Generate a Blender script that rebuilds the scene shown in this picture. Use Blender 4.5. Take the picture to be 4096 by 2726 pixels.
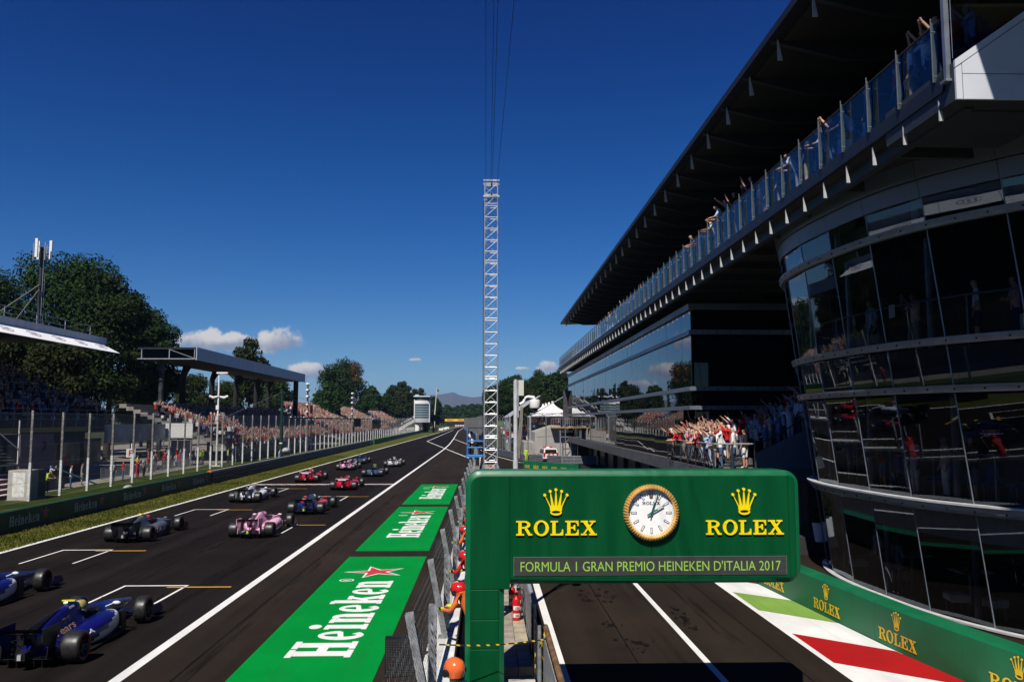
import bpy, bmesh, math, random
import numpy as np
from mathutils import Vector, Matrix, Euler
random.seed(7); RNG = np.random.default_rng(7)
R = math.radians; PI = math.pi
SC = bpy.context.scene; COL = SC.collection
for o in list(bpy.data.objects): bpy.data.objects.remove(o)

# ---------------------------------------------------------------- camera
cd = bpy.data.cameras.new('camera'); cam = bpy.data.objects.new('camera', cd); COL.objects.link(cam)
cam.location = (0, 0, 5.24); cam.rotation_euler = (R(90 + 5.372), 0, R(-1.772))
cd.sensor_width = 36; cd.lens = 29.44; cd.clip_start = .1; cd.clip_end = 30000
SC.camera = cam
# ---------------------------------------------------------------- sun
SUN_A, SUN_E = 20.0, 51.0        # sun stands behind the camera, 20 degrees to its left
sd = bpy.data.lights.new('sun', 'SUN'); sun = bpy.data.objects.new('sun', sd); COL.objects.link(sun)
sd.energy = 5.0; sd.angle = R(.53); sd.color = (1, .95, .87)
tosun = Vector((-math.sin(R(SUN_A))*math.cos(R(SUN_E)), -math.cos(R(SUN_A))*math.cos(R(SUN_E)), math.sin(R(SUN_E))))
sun.rotation_euler = tosun.to_track_quat('Z', 'Y').to_euler(); sun.location = (-20, -40, 60)
# ---------------------------------------------------------------- exposure
vs = SC.view_settings; vs.view_transform = 'Standard'; vs.look = 'None'; vs.gamma = 1; vs.use_curve_mapping = False
vs.exposure = .2
SC.cycles.max_bounces = 6; SC.cycles.transparent_max_bounces = 24; SC.cycles.glossy_bounces = 4; SC.cycles.diffuse_bounces = 1
SC.cycles.use_denoising = True; SC.cycles.caustics_reflective = False; SC.cycles.caustics_refractive = False
# ---------------------------------------------------------------- sky with its few clouds
W = bpy.data.worlds.new('World'); SC.world = W; W.use_nodes = True
class NT:
    def __init__(s, tree): s.t = tree
    def n(s, typ, **kw):
        nd = s.t.nodes.new(typ)
        for k, v in kw.items(): setattr(nd, k, v)
        return nd
    def l(s, a, b): s.t.links.new(a, b)
    def inp(s, nd, i, v):
        if isinstance(v, bpy.types.NodeSocket): s.l(v, nd.inputs[i])
        else: nd.inputs[i].default_value = v
    def math(s, op, a, b=0., c=None, clamp=False):
        nd = s.n('ShaderNodeMath', operation=op); nd.use_clamp = clamp
        s.inp(nd, 0, a); s.inp(nd, 1, b)
        if c is not None: s.inp(nd, 2, c)
        return nd.outputs[0]
    def mix(s, f, a, b, blend='MIX'):
        nd = s.n('ShaderNodeMix', data_type='RGBA', blend_type=blend)
        s.inp(nd, 0, f); s.inp(nd, 6, a if isinstance(a, bpy.types.NodeSocket) else (*a, 1)[:4]); s.inp(nd, 7, b if isinstance(b, bpy.types.NodeSocket) else (*b, 1)[:4])
        return nd.outputs[2]
    def noise(s, vec, scale, detail=4, rough=.55, out=0):
        nd = s.n('ShaderNodeTexNoise'); nd.inputs['Scale'].default_value = scale; nd.inputs['Detail'].default_value = detail; nd.inputs['Roughness'].default_value = rough
        if vec is not None: s.l(vec, nd.inputs['Vector'])
        return nd.outputs[out]
    def smooth(s, v, a, b, to0=0., to1=1.):
        nd = s.n('ShaderNodeMapRange', interpolation_type='SMOOTHSTEP'); s.inp(nd, 0, v)
        nd.inputs[1].default_value = a; nd.inputs[2].default_value = b; nd.inputs[3].default_value = to0; nd.inputs[4].default_value = to1
        return nd.outputs[0]
def build_world():
    t = NT(W.node_tree); W.node_tree.nodes.clear()
    sky = t.n('ShaderNodeTexSky', sky_type='NISHITA'); sky.sun_disc = False
    sky.sun_elevation = R(SUN_E); sky.sun_rotation = R(180 + SUN_A); sky.air_density = 1.0; sky.dust_density = .25; sky.ozone_density = 4.0; sky.altitude = 250
    tc = t.n('ShaderNodeTexCoord'); gen = tc.outputs['Generated']
    sx = t.n('ShaderNodeSeparateXYZ'); t.l(gen, sx.inputs[0])
    az = t.math('ARCTAN2', sx.outputs[0], sx.outputs[1]); el = t.math('ARCSINE', sx.outputs[2])
    hs = t.n('ShaderNodeHueSaturation'); hs.inputs['Saturation'].default_value = 1.42; t.l(sky.outputs[0], hs.inputs['Color'])
    # clear polarised autumn sky: the blue deepens steadily with height
    grade = t.smooth(el, -.02, .62)
    skyc = t.mix(1, hs.outputs[0], t.mix(grade, (.53, .72, .98), (.045, .27, .63)), 'MULTIPLY')
    f1 = t.noise(gen, 30, 8, .66); f2 = t.noise(gen, 11, 3, .5)
    nz = t.math('ADD', t.math('MULTIPLY', t.math('SUBTRACT', f1, .5), 2.5), t.math('MULTIPLY', t.math('SUBTRACT', f2, .5), 1.1))
    dens = None; tops = None
    # azimuth, elevation (degrees), half width, half height, strength
    clouds = [(-18.6, 5.0, 2.3, .7, 1), (-16.6, 5.05, 1.5, .6, 1), (-13.9, 5.1, 1.5, .9, 1), (-11.8, 3.2, 1.6, .65, 1), (-10.2, 2.4, 1.1, .5, .8), (-23.5, 6.1, 1.6, .8, 1),
              (-4.8, 4.05, .7, .2, .55), (2.5, 3.5, .8, .17, .55), (4.1, 3.6, .9, .55, .8), (7.5, 4.4, 1.5, .6, 1), (-33, 6, 3, 1, 1), (-48, 8, 4, 1.6, 1),
              (-64, 9, 5, 2, 1), (-85, 8, 4, 1.8, 1), (-110, 9, 5, 2, 1), (35, 7, 4, 1.6, 1), (80, 8, 5, 2, 1)]
    for a0, e0, w, h, k in clouds:
        u = t.math('DIVIDE', t.math('SUBTRACT', az, R(a0)), R(w)); v = t.math('DIVIDE', t.math('SUBTRACT', el, R(e0)), R(h))
        vv = t.math('MAXIMUM', v, t.math('MULTIPLY', v, -1.25))
        d = t.math('SUBTRACT', k, t.math('SQRT', t.math('ADD', t.math('MULTIPLY', u, u), t.math('MULTIPLY', vv, vv))))
        dens = d if dens is None else t.math('MAXIMUM', dens, d)
        tp = t.math('MULTIPLY', t.smooth(d, -.6, .4), t.math('SUBTRACT', v, t.math('MULTIPLY', u, .45)))
        tops = tp if tops is None else t.math('ADD', tops, tp)
    cov = t.smooth(t.math('ADD', dens, nz), -.12, .32)
    lit = t.smooth(t.math('ADD', tops, t.math('MULTIPLY', nz, .9)), -.7, .8)
    ccol = t.mix(lit, (3.3, 3.8, 5.0), (9.5, 9.2, 8.8))
    allc = t.mix(t.math('MULTIPLY', cov, .93), skyc, ccol)
    bg = t.n('ShaderNodeBackground'); bg.inputs[1].default_value = .066; t.l(allc, bg.inputs[0])
    out = t.n('ShaderNodeOutputWorld'); t.l(bg.outputs[0], out.inputs[0])
build_world(); W.cycles.sampling_method = 'MANUAL'; W.cycles.sample_map_resolution = 256

# ---------------------------------------------------------------- materials
MATS = {}
def mat(name, c=(.5, .5, .5), rough=.6, metal=0., var=.12, scale=6., spec=.4, bump=0., emit=None, estr=1., coat=0., stretch=None, aniso_dirt=None):
    if name in MATS: return MATS[name]
    m = bpy.data.materials.new(name); m.use_nodes = True; t = NT(m.node_tree); b = m.node_tree.nodes['Principled BSDF']
    b.inputs['Roughness'].default_value = rough; b.inputs['Metallic'].default_value = metal; b.inputs['Specular IOR Level'].default_value = spec
    if coat: b.inputs['Coat Weight'].default_value = coat; b.inputs['Coat Roughness'].default_value = .06
    tc = t.n('ShaderNodeTexCoord'); vec = tc.outputs['Object']
    if stretch:
        mp = t.n('ShaderNodeMapping'); mp.inputs['Scale'].default_value = stretch; t.l(vec, mp.inputs[0]); vec = mp.outputs[0]
    nz = t.noise(vec, scale, 5, .6)
    fac = t.smooth(nz, .3, .7)
    lo = tuple(x*(1-var) for x in c); hi = tuple(min(1, x*(1+var)) for x in c)
    colr = t.mix(fac, lo, hi); t.l(colr, b.inputs['Base Color'])
    if var: t.l(t.math('ADD', t.math('MULTIPLY', fac, .12), max(0, rough-.06)), b.inputs['Roughness'])
    if bump:
        bp = t.n('ShaderNodeBump'); bp.inputs['Strength'].default_value = bump; bp.inputs['Distance'].default_value = .02
        t.l(t.noise(vec, scale*6, 3), bp.inputs['Height']); t.l(bp.outputs[0], b.inputs['Normal'])
    if emit: b.inputs['Emission Color'].default_value = (*emit, 1); b.inputs['Emission Strength'].default_value = estr
    MATS[name] = m; return m
def glass(name, tint=(.2, .24, .27), ior=1.9, wob=0., refl=(1, 1, 1)):
    if name in MATS: return MATS[name]
    m = bpy.data.materials.new(name); m.use_nodes = True; t = NT(m.node_tree); t.t.nodes.clear()
    tr = t.n('ShaderNodeBsdfTransparent'); tr.inputs[0].default_value = (*tint, 1)
    gl = t.n('ShaderNodeBsdfGlossy'); gl.inputs['Roughness'].default_value = .004; gl.inputs[0].default_value = (*refl, 1)
    fr = t.n('ShaderNodeFresnel'); fr.inputs[0].default_value = ior
    if wob:
        tc = t.n('ShaderNodeTexCoord'); bp = t.n('ShaderNodeBump'); bp.inputs['Strength'].default_value = wob; bp.inputs['Distance'].default_value = .05
        t.l(t.noise(tc.outputs['Object'], .45, 2), bp.inputs['Height']); t.l(bp.outputs[0], gl.inputs['Normal']); t.l(bp.outputs[0], fr.inputs['Normal'])
    mx = t.n('ShaderNodeMixShader'); t.l(fr.outputs[0], mx.inputs[0]); t.l(tr.outputs[0], mx.inputs[1]); t.l(gl.outputs[0], mx.inputs[2])
    out = t.n('ShaderNodeOutputMaterial'); t.l(mx.outputs[0], out.inputs[0]); MATS[name] = m; return m
def netting(name, c, pitch, width, lift=0.):
    "woven wire mesh: two diagonal sets of wires with open air between them (Y and Z of the panel)"
    if name in MATS: return MATS[name]
    m = bpy.data.materials.new(name); m.use_nodes = True; t = NT(m.node_tree); t.t.nodes.clear()
    tc = t.n('ShaderNodeTexCoord'); sx = t.n('ShaderNodeSeparateXYZ'); t.l(tc.outputs['Object'], sx.inputs[0])
    yy = t.math('ADD', sx.outputs[0], sx.outputs[1])
    a = None
    for s in (1, -1):
        q = t.math('ADD', yy, t.math('MULTIPLY', sx.outputs[2], s*.8))
        w = t.math('LESS_THAN', t.math('FRACT', t.math('ADD', t.math('DIVIDE', q, pitch), 100)), width/pitch)
        a = w if a is None else t.math('MAXIMUM', a, w)
    tr = t.n('ShaderNodeBsdfTransparent'); b = t.n('ShaderNodeBsdfPrincipled'); b.inputs['Base Color'].default_value = (*c, 1); b.inputs['Metallic'].default_value = .3; b.inputs['Roughness'].default_value = .55
    mx = t.n('ShaderNodeMixShader'); t.l(a, mx.inputs[0]); t.l(tr.outputs[0], mx.inputs[1]); t.l(b.outputs[0], mx.inputs[2])
    out = t.n('ShaderNodeOutputMaterial'); t.l(mx.outputs[0], out.inputs[0]); MATS[name] = m; return m

# ---------------------------------------------------------------- mesh helpers
class MB:
    def __init__(s): s.v = []; s.f = []; s.m = []
    def add(s, vs_, fs, m=0):
        o = len(s.v); s.v += [tuple(p) for p in vs_]; s.f += [tuple(i+o for i in f) for f in fs]; s.m += [m]*len(fs); return s
    def quad(s, a, b, c, d, m=0): return s.add([a, b, c, d], [(0, 1, 2, 3)], m)
    def poly(s, pts, m=0): return s.add(pts, [tuple(range(len(pts)))], m)
    def box(s, x0, x1, y0, y1, z0, z1, m=0):
        return s.add([(x0,y0,z0),(x1,y0,z0),(x1,y1,z0),(x0,y1,z0),(x0,y0,z1),(x1,y0,z1),(x1,y1,z1),(x0,y1,z1)],
                     [(3,2,1,0),(4,5,6,7),(0,1,5,4),(1,2,6,5),(2,3,7,6),(3,0,4,7)], m)
    def bar(s, p, q, w, h=None, m=0, up=(0, 0, 1)):
        h = w if h is None else h; p = Vector(p); q = Vector(q); d = (q-p).normalized(); up = Vector(up)
        if abs(d.dot(up)) > .98: up = Vector((0, 1, 0))
        a = d.cross(up).normalized()*(w/2); b = a.normalized().cross(d).normalized()*(h/2)
        return s.add([p-a-b, p+a-b, p+a+b, p-a+b, q-a-b, q+a-b, q+a+b, q-a+b], [(3,2,1,0),(4,5,6,7),(0,1,5,4),(1,2,6,5),(2,3,7,6),(3,0,4,7)], m)
    def tube(s, pts, r, n=8, m=0, cap=True):
        pts = [Vector(p) for p in pts]; k = len(pts); rr = r if isinstance(r, (list, tuple)) else [r]*k; rings = []; prev = None
        for i, p in enumerate(pts):
            d = (pts[min(i+1, k-1)] - pts[max(i-1, 0)]).normalized()
            if prev is None: a = d.cross(Vector((0, 0, 1)) if abs(d.z) < .95 else Vector((0, 1, 0))).normalized()
            else: a = (prev - d*prev.dot(d)).normalized()
            prev = a; b = d.cross(a)
            rings.append([p + (a*math.cos(2*PI*j/n) + b*math.sin(2*PI*j/n))*rr[i] for j in range(n)])
        return s.loft(rings, m, cap)
    def loft(s, rings, m=0, cap=True):
        n = len(rings[0]); o = len(s.v)
        for r_ in rings: s.v += [tuple(p) for p in r_]
        fs = [(o+i*n+j, o+i*n+(j+1) % n, o+(i+1)*n+(j+1) % n, o+(i+1)*n+j) for i in range(len(rings)-1) for j in range(n)]
        if cap: fs += [tuple(o+j for j in range(n))[::-1], tuple(o+(len(rings)-1)*n+j for j in range(n))]
        s.f += fs; s.m += [m]*len(fs); return s
    def prism(s, poly, f0, f1, m=0, cap=True):
        return s.loft([[f0(p) for p in poly], [f1(p) for p in poly]], m, cap)
    def ball(s, c, r, nu=10, nv=6, m=0):
        r = r if isinstance(r, (tuple, list)) else (r, r, r)
        return s.loft([[(c[0]+r[0]*math.sin(PI*max(.02, min(.98, i/nv)))*math.cos(2*PI*j/nu), c[1]+r[1]*math.sin(PI*max(.02, min(.98, i/nv)))*math.sin(2*PI*j/nu), c[2]-r[2]*math.cos(PI*i/nv)) for j in range(nu)] for i in range(nv+1)], m)
    def disc(s, c, r, ax, n=16, m=0, thick=.02):
        c = Vector(c); ax = Vector(ax).normalized(); return s.tube([c-ax*thick/2, c+ax*thick/2], r, n, m)
    def mesh(s, name, mats, smooth=0):
        me = bpy.data.meshes.new(name); me.from_pydata(s.v, [], s.f)
        for mt in (mats if isinstance(mats, (list, tuple)) else [mats] if mats else []): me.materials.append(mt)
        if len(me.materials) > 1: me.polygons.foreach_set('material_index', s.m)
        if smooth:
            me.polygons.foreach_set('use_smooth', [True]*len(me.polygons)); me.set_sharp_from_angle(angle=R(smooth))
        me.update(); return me
    def obj(s, name, mats, parent=None, smooth=0, loc=(0, 0, 0), rz=0.):
        return ob(name, s.mesh(name, mats, smooth), parent, loc, rz)
def ob(name, me, parent=None, loc=(0, 0, 0), rz=0.):
    o = bpy.data.objects.new(name, me); COL.objects.link(o); o.parent = parent; o.location = loc; o.rotation_euler = (0, 0, rz); return o
def tag(o, label, cat, group=None):
    o['label'] = label; o['category'] = cat
    if group: o['group'] = group
    return o
def thing(name, label, cat, loc=(0, 0, 0), rz=0., group=None):
    return tag(ob(name, None, None, loc, rz), label, cat, group)
def struct(o): o['kind'] = 'structure'; return o
def stuff(o, label=None, cat=None):
    o['kind'] = 'stuff'
    if label: o['label'] = label; o['category'] = cat
    return o
def dup(o, parent=None, loc=None, rz=None, label=None, group=None):
    c = o.copy(); COL.objects.link(c); c.parent = parent
    if loc is not None: c.location = loc
    if rz is not None: c.rotation_euler = (0, 0, rz)
    if label: c['label'] = label
    if group: c['group'] = group
    for ch in KIDS.get(o.name, list(o.children)): dup(ch, c)
    return c
KIDS = {}
ORD = ['first','second','third','fourth','fifth','sixth','seventh','eighth','ninth','tenth','eleventh','twelfth','thirteenth','fourteenth','fifteenth','sixteenth','seventeenth','eighteenth','nineteenth','twentieth',
       'twenty-first','twenty-second','twenty-third','twenty-fourth','twenty-fifth','twenty-sixth','twenty-seventh','twenty-eighth','twenty-ninth','thirtieth']
def ordw(i): return ORD[i] if i < 30 else ['thirty-', 'forty-', 'fifty-', 'sixty-', 'seventy-', 'eighty-', 'ninety-'][(i+1)//10-3] + (ORD[(i+1) % 10-1] if (i+1) % 10 else 'tenth')
# ---------------------------------------------------------------- lettering (built-in typeface and hand-drawn slab letters)
_tx = {}
def font_polys(txt, bold=0.):
    key = (txt, bold)
    if key not in _tx:
        cu = bpy.data.curves.new('t', 'FONT'); cu.body = txt; cu.offset = bold; cu.resolution_u = 3; o = bpy.data.objects.new('t', cu); COL.objects.link(o)
        me = bpy.data.meshes.new_from_object(o.evaluated_get(bpy.context.evaluated_depsgraph_get()))
        v = [(p.co.x, p.co.y) for p in me.vertices]; f = [tuple(p.vertices) for p in me.polygons]
        bpy.data.objects.remove(o); bpy.data.curves.remove(cu); bpy.data.meshes.remove(me)
        x0 = min(p[0] for p in v); x1 = max(p[0] for p in v); _tx[key] = ([(p[0]-x0, p[1]) for p in v], f, x1-x0)
    return _tx[key]
def put_text(mb, txt, org, ux, uy, width, height, m=0, bold=.01, lift=.002):
    "flat letters; width is that of the whole line, height the cap height"
    v, f, w = font_polys(txt, bold); org = Vector(org); ux = Vector(ux).normalized(); uy = Vector(uy).normalized(); n = ux.cross(uy)
    mb.add([org + ux*(p[0]/w*width) + uy*(p[1]/.70*height) + n*lift for p in v], f, m)
def ell(cx, cy, rx, ry, a0=0, a1=360, n=24): return [(cx+rx*math.cos(R(a0+(a1-a0)*i/n)), cy+ry*math.sin(R(a0+(a1-a0)*i/n))) for i in range(n+1)]
def band(o, i): return [[o[k], o[k+1], i[k+1], i[k]] for k in range(len(o)-1)]
def rect(a, b, c, d): return [(a, c), (b, c), (b, d), (a, d)]
def roman(ch):
    if ch == 'R': return [rect(.14, .36, .05, .95), rect(0, .52, 0, .1), rect(0, .4, .9, 1)] + band(ell(.52, .74, .42, .26, -90, 90, 12), ell(.52, .745, .2, .165, -90, 90, 12)) + [rect(.36, .53, .9, 1), rect(.36, .53, .48, .58), [(.52, .5), (.74, .48), (.96, .1), (1.06, .1), (1.06, 0), (.8, 0)]], 1.1
    if ch == 'O': return band(ell(.5, .5, .5, .54), ell(.5, .5, .28, .43)), 1.04
    if ch == 'L': return [rect(.12, .34, .05, .95), rect(0, .5, .9, 1), rect(0, .84, 0, .1), [(.6, .1), (.84, .1), (.84, .4), (.76, .4), (.74, .22)]], .92
    if ch == 'E': return [rect(.12, .34, .05, .95), rect(0, .88, .9, 1), rect(0, .88, 0, .1), [(.66, .1), (.88, .1), (.88, .38), (.8, .38), (.78, .22)], [(.66, .9), (.78, .78), (.8, .64), (.88, .64), (.88, .9)], rect(.34, .56, .47, .56), [(.5, .56), (.5, .47), (.6, .32), (.66, .32), (.66, .72), (.6, .72)]], .96
    if ch == 'X': return [[(.12, .95), (.4, .95), (.98, .05), (.7, .05)], [(.12, .05), (.24, .05), (.5, .44), (.44, .52)], [(.58, .52), (.52, .6), (.78, .95), (.9, .95)], rect(0, .48, .9, 1), rect(.58, .98, .9, 1), rect(0, .4, 0, .1), rect(.54, 1.06, 0, .1)], 1.06
def slab(ch):
    if ch == 'H': return [rect(.07, .3, .06, .94), rect(.5, .73, .06, .94), rect(.3, .5, .42, .58), rect(0, .37, 0, .1), rect(0, .37, .9, 1), rect(.43, .8, 0, .1), rect(.43, .8, .9, 1)], .84
    if ch == 'e': return band(ell(.26, .36, .26, .38, 8, 312, 24), ell(.27, .37, .1, .27, 8, 318, 24)) + [[(.12, .29), (.46, .36), (.5, .46), (.12, .39)]], .56
    if ch == 'i': return [rect(.05, .27, .06, .72), rect(0, .2, .64, .73), rect(0, .32, 0, .09), ell(.16, .9, .13, .11, n=14)[:-1]], .36
    if ch == 'n': return [rect(.05, .26, .06, .72), rect(0, .2, .64, .73), rect(0, .3, 0, .09), rect(.38, .59, .06, .5), rect(.34, .65, 0, .09)] + band(ell(.385, .48, .205, .26, 0, 140, 10), ell(.33, .47, .07, .15, 0, 140, 10)), .69
    if ch == 'k': return [rect(.05, .26, .06, .95), rect(0, .2, .91, 1), rect(0, .3, 0, .09), [(.24, .3), (.36, .3), (.56, .64), (.42, .64)], rect(.36, .64, .63, .72), [(.3, .42), (.4, .52), (.66, .08), (.44, .08)], rect(.38, .72, 0, .09)], .72
def put_glyphs(mb, txt, font, org, ux, uy, width, height, depth=.004, m=0, gap=.06):
    org = Vector(org); ux = Vector(ux).normalized(); uy = Vector(uy).normalized(); n = ux.cross(uy)
    gl = [font(c) for c in txt]; tot = sum(g[1] for g in gl) + gap*(len(gl)-1); x = 0.; k = 0
    for pl, adv in gl:
        for p in pl:
            dz = depth + .0007*(k % 7); k += 1
            fn = lambda q, z: org + ux*((x+q[0])/tot*width) + uy*(q[1]*height) + n*z
            mb.prism(p, lambda q: fn(q, 0), lambda q: fn(q, dz), m)
        x += adv + gap
def put_crown(mb, c, ux, uy, w, h, depth=.01, m=0):
    "five-pointed coronet emblem on its base ring"
    c = Vector(c); ux = Vector(ux).normalized(); uy = Vector(uy).normalized(); n = ux.cross(uy)
    fn = lambda q, z: c + ux*(q[0]*w) + uy*(q[1]*h) + n*z
    tips = [(-.46, .76), (-.235, .90), (0, .96), (.235, .90), (.46, .76)]; vall = [-.25, -.19, -.065, .065, .19, .25]
    for i, tp in enumerate(tips):
        p = [(vall[i], .30), (vall[i+1], .30), (tp[0]+.012, tp[1]), (tp[0]-.012, tp[1])]
        mb.prism(p, lambda q: fn(q, 0), lambda q: fn(q, depth+.0006*i), m)
        mb.prism(ell(tp[0], tp[1], .062, .058, n=12)[:-1], lambda q: fn(q, 0), lambda q: fn(q, depth+.004+.0006*i), m)
    body = [(-.255, .34), (-.242, .178), (.242, .178), (.255, .34)]
    mb.prism(body, lambda q: fn(q, 0), lambda q: fn(q, depth+.0035), m)
    for p in band(ell(0, .115, .24, .115), ell(0, .125, .18, .055)): mb.prism(p, lambda q: fn(q, 0), lambda q: fn(q, depth+.0045), m)
def star_pts(r=1., q=.40): return [((r if i % 2 == 0 else r*q)*math.sin(PI*i/5), (r if i % 2 == 0 else r*q)*math.cos(PI*i/5)) for i in range(10)]
def fan(pts, c=(0, 0)): return [[c, pts[i], pts[(i+1) % len(pts)]] for i in range(len(pts))]
def put_star(mb, c, ux, uy, sx, sy, m_out, m_in, lift=.004):
    c = Vector(c); ux = Vector(ux); uy = Vector(uy); n = ux.cross(uy).normalized()
    for s_, mm, dz in ((1, m_out, lift), (.82, m_in, lift*2)):
        pts = star_pts(s_, .36 if s_ == 1 else .33); mb.add([c + ux*(p[0]*sx) + uy*(p[1]*sy) + n*dz for p in [(0, 0)] + pts], [(0, (i+1) % 10+1, i+1) for i in range(10)], mm)
# ================================================================ ground, circuit, painted markings
def asphalt(name, c, streak=.35, seed=0.):
    m = bpy.data.materials.new(name); m.use_nodes = True; t = NT(m.node_tree); b = m.node_tree.nodes['Principled BSDF']; MATS[name] = m
    tc = t.n('ShaderNodeTexCoord'); vec = tc.outputs['Object']
    mp = t.n('ShaderNodeMapping'); mp.inputs['Scale'].default_value = (1.1, .035, 1); mp.inputs['Location'].default_value = (seed, seed, 0); t.l(vec, mp.inputs[0])
    lane = t.noise(mp.outputs[0], 1.0, 4, .6)                       # rubbered lanes run along the straight
    mp2 = t.n('ShaderNodeMapping'); mp2.inputs['Scale'].default_value = (.25, .25, 1); t.l(vec, mp2.inputs[0])
    patch = t.noise(mp2.outputs[0], 1.0, 5, .65); grit = t.noise(vec, 55, 2, .8); stone = t.noise(vec, 14, 3, .7)
    c1 = t.mix(t.smooth(lane, .32, .68), tuple(x*(1-streak) for x in c), tuple(x*(1+streak*.7) for x in c))
    c2 = t.mix(t.smooth(patch, .35, .75), (1, 1, 1), (1.45, 1.36, 1.25)); c3 = t.mix(t.smooth(grit, .3, .75), (.72, .72, .72), (1.4, 1.38, 1.34)); c4 = t.mix(t.smooth(stone, .66, .8), (1, 1, 1), (1.5, 1.45, 1.4))
    col = t.mix(1, t.mix(1, t.mix(1, c1, c2, 'MULTIPLY'), c3, 'MULTIPLY'), c4, 'MULTIPLY')
    t.l(col, b.inputs['Base Color']); b.inputs['Roughness'].default_value = .85; b.inputs['Specular IOR Level'].default_value = .05
    bp = t.n('ShaderNodeBump'); bp.inputs['Strength'].default_value = .35; bp.inputs['Distance'].default_value = .01; t.l(grit, bp.inputs['Height']); t.l(bp.outputs[0], b.inputs['Normal'])
    return m
def paint(name, c, wear=.55, rough=.6):
    "road paint with scuffs where the asphalt shows through"
    m = bpy.data.materials.new(name); m.use_nodes = True; t = NT(m.node_tree); b = m.node_tree.nodes['Principled BSDF']; MATS[name] = m
    tc = t.n('ShaderNodeTexCoord'); vec = tc.outputs['Object']
    mp = t.n('ShaderNodeMapping'); mp.inputs['Scale'].default_value = (1, .22, 1); t.l(vec, mp.inputs[0])
    n1 = t.noise(mp.outputs[0], 2.2, 8, .75); n2 = t.noise(vec, .6, 4, .6); n3 = t.noise(vec, 40, 2, .8)
    worn = t.smooth(t.math('ADD', n1, t.math('MULTIPLY', n3, .16)), .70, .84)
    base = t.mix(t.smooth(n2, .35, .7), tuple(x*.86 for x in c), c); base = t.mix(t.math('MULTIPLY', t.smooth(n3, .45, .9), .3), base, tuple(x*.6 for x in c))
    mp3 = t.n('ShaderNodeMapping'); mp3.inputs['Scale'].default_value = (1.6, .12, 1); mp3.inputs['Location'].default_value = (3, 1, 0); t.l(vec, mp3.inputs[0])
    grime = t.smooth(t.noise(mp3.outputs[0], 1.1, 6, .7), .45, .8, 0., .45)          # tyres drag rubber over the paint
    base = t.mix(grime, base, tuple(x*.45+.01 for x in c))
    t.l(t.mix(t.math('MULTIPLY', worn, wear), base, (.05, .045, .04)), b.inputs['Base Color']); b.inputs['Roughness'].default_value = rough; b.inputs['Specular IOR Level'].default_value = .06
    return m
def turf(name, c1, c2, c3):
    m = bpy.data.materials.new(name); m.use_nodes = True; t = NT(m.node_tree); b = m.node_tree.nodes['Principled BSDF']; MATS[name] = m
    tc = t.n('ShaderNodeTexCoord'); vec = tc.outputs['Object']
    a = t.noise(vec, .35, 5, .6); f = t.noise(vec, 7, 5, .75); g = t.noise(vec, 1.4, 4, .6)
    col = t.mix(t.smooth(a, .35, .65), c1, c2); col = t.mix(t.math('MULTIPLY', t.smooth(g, .55, .75), .7), col, c3); col = t.mix(1, col, t.mix(t.smooth(f, .3, .7), (.45, .45, .45), (1.5, 1.5, 1.4)), 'MULTIPLY')
    t.l(col, b.inputs['Base Color']); b.inputs['Roughness'].default_value = .95; b.inputs['Specular IOR Level'].default_value = .1
    bp = t.n('ShaderNodeBump'); bp.inputs['Strength'].default_value = .8; bp.inputs['Distance'].default_value = .05; t.l(f, bp.inputs['Height']); t.l(bp.outputs[0], b.inputs['Normal'])
    return m
M_TRACK = asphalt('track asphalt', (.0112, .0090, .0085), .26); M_APRON = asphalt('apron asphalt', (.0210, .0160, .0126), .2, 9.)
M_WHITE = paint('white road paint', (.80, .79, .76), .5); M_YEL = paint('amber road paint', (.62, .32, .03), .5); M_RED = paint('red road paint', (.42, .012, .014), .45); M_MATG = paint('bright green run-off paint', (.0, .25, .032), .3)
M_LIME = paint('light green kerb paint', (.21, .36, .07), .3); M_MATW = paint('white letter paint', (.84, .83, .81), .2); M_MATR = paint('coral star paint', (.6, .045, .045), .2)
M_TURF = turf('verge grass', (.052, .066, .010), (.10, .098, .018), (.15, .125, .035)); M_TURF2 = turf('bank grass', (.03, .055, .01), (.06, .075, .016), (.10, .07, .03)); M_FIELD = turf('open ground', (.03, .045, .012), (.05, .055, .02), (.07, .06, .03))
M_GRAVEL = mat('pale gravel', (.26, .235, .20), .95, var=.45, scale=9, bump=.5); M_CONC = mat('concrete', (.36, .34, .31), .85, var=.25, scale=2.5, bump=.2)

g = MB(); g.quad((-4500, -390, -.03), (4500, -390, -.03), (4500, 10400, -.03), (-4500, 10400, -.03)); struct(g.obj('ground', M_FIELD))
g = MB(); g.quad((-23, -60, -.012), (-19.0, -60, -.012), (-19.0, 700, -.012), (-27, 700, -.012)); struct(g.obj('grass_verge', M_TURF))
g = MB(); g.quad((-31.2, -60, -.008), (-22.55, -60, -.008), (-26.2, 700, -.008), (-36, 700, -.008)); struct(g.obj('grass_bank', M_TURF2))
g = MB(); g.quad((-70, -60, -.016), (-31.2, -60, -.016), (-36, 600, -.016), (-90, 600, -.016)); struct(g.obj('gravel_path', M_GRAVEL))
def xl(y): return -19.2 - max(0, y-330)*.004
g = MB(); g.poly([(-19.32, -60, 0), (-7.4, -60, 0), (-7.4, 150, 0), (-8.8, 232, 0), (-12.9, 392, 0), (-14.9, 560, 0), (-15.5, 690, 0), (-21.2, 690, 0), (-19.32, 330, 0)]); struct(g.obj('race_track', M_TRACK))
g = MB(); g.poly([(-7.4, -60, .0), (14, -60, .0), (14, 140, .0), (4, 150, .0), (-1, 200, .0), (-3.4, 270, .0), (-11.2, 430, .0), (-14.6, 560, 0), (-12.9, 392, 0), (-8.8, 232, 0), (-7.4, 150, 0)]); struct(g.obj('pit_lane', M_APRON))
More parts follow.
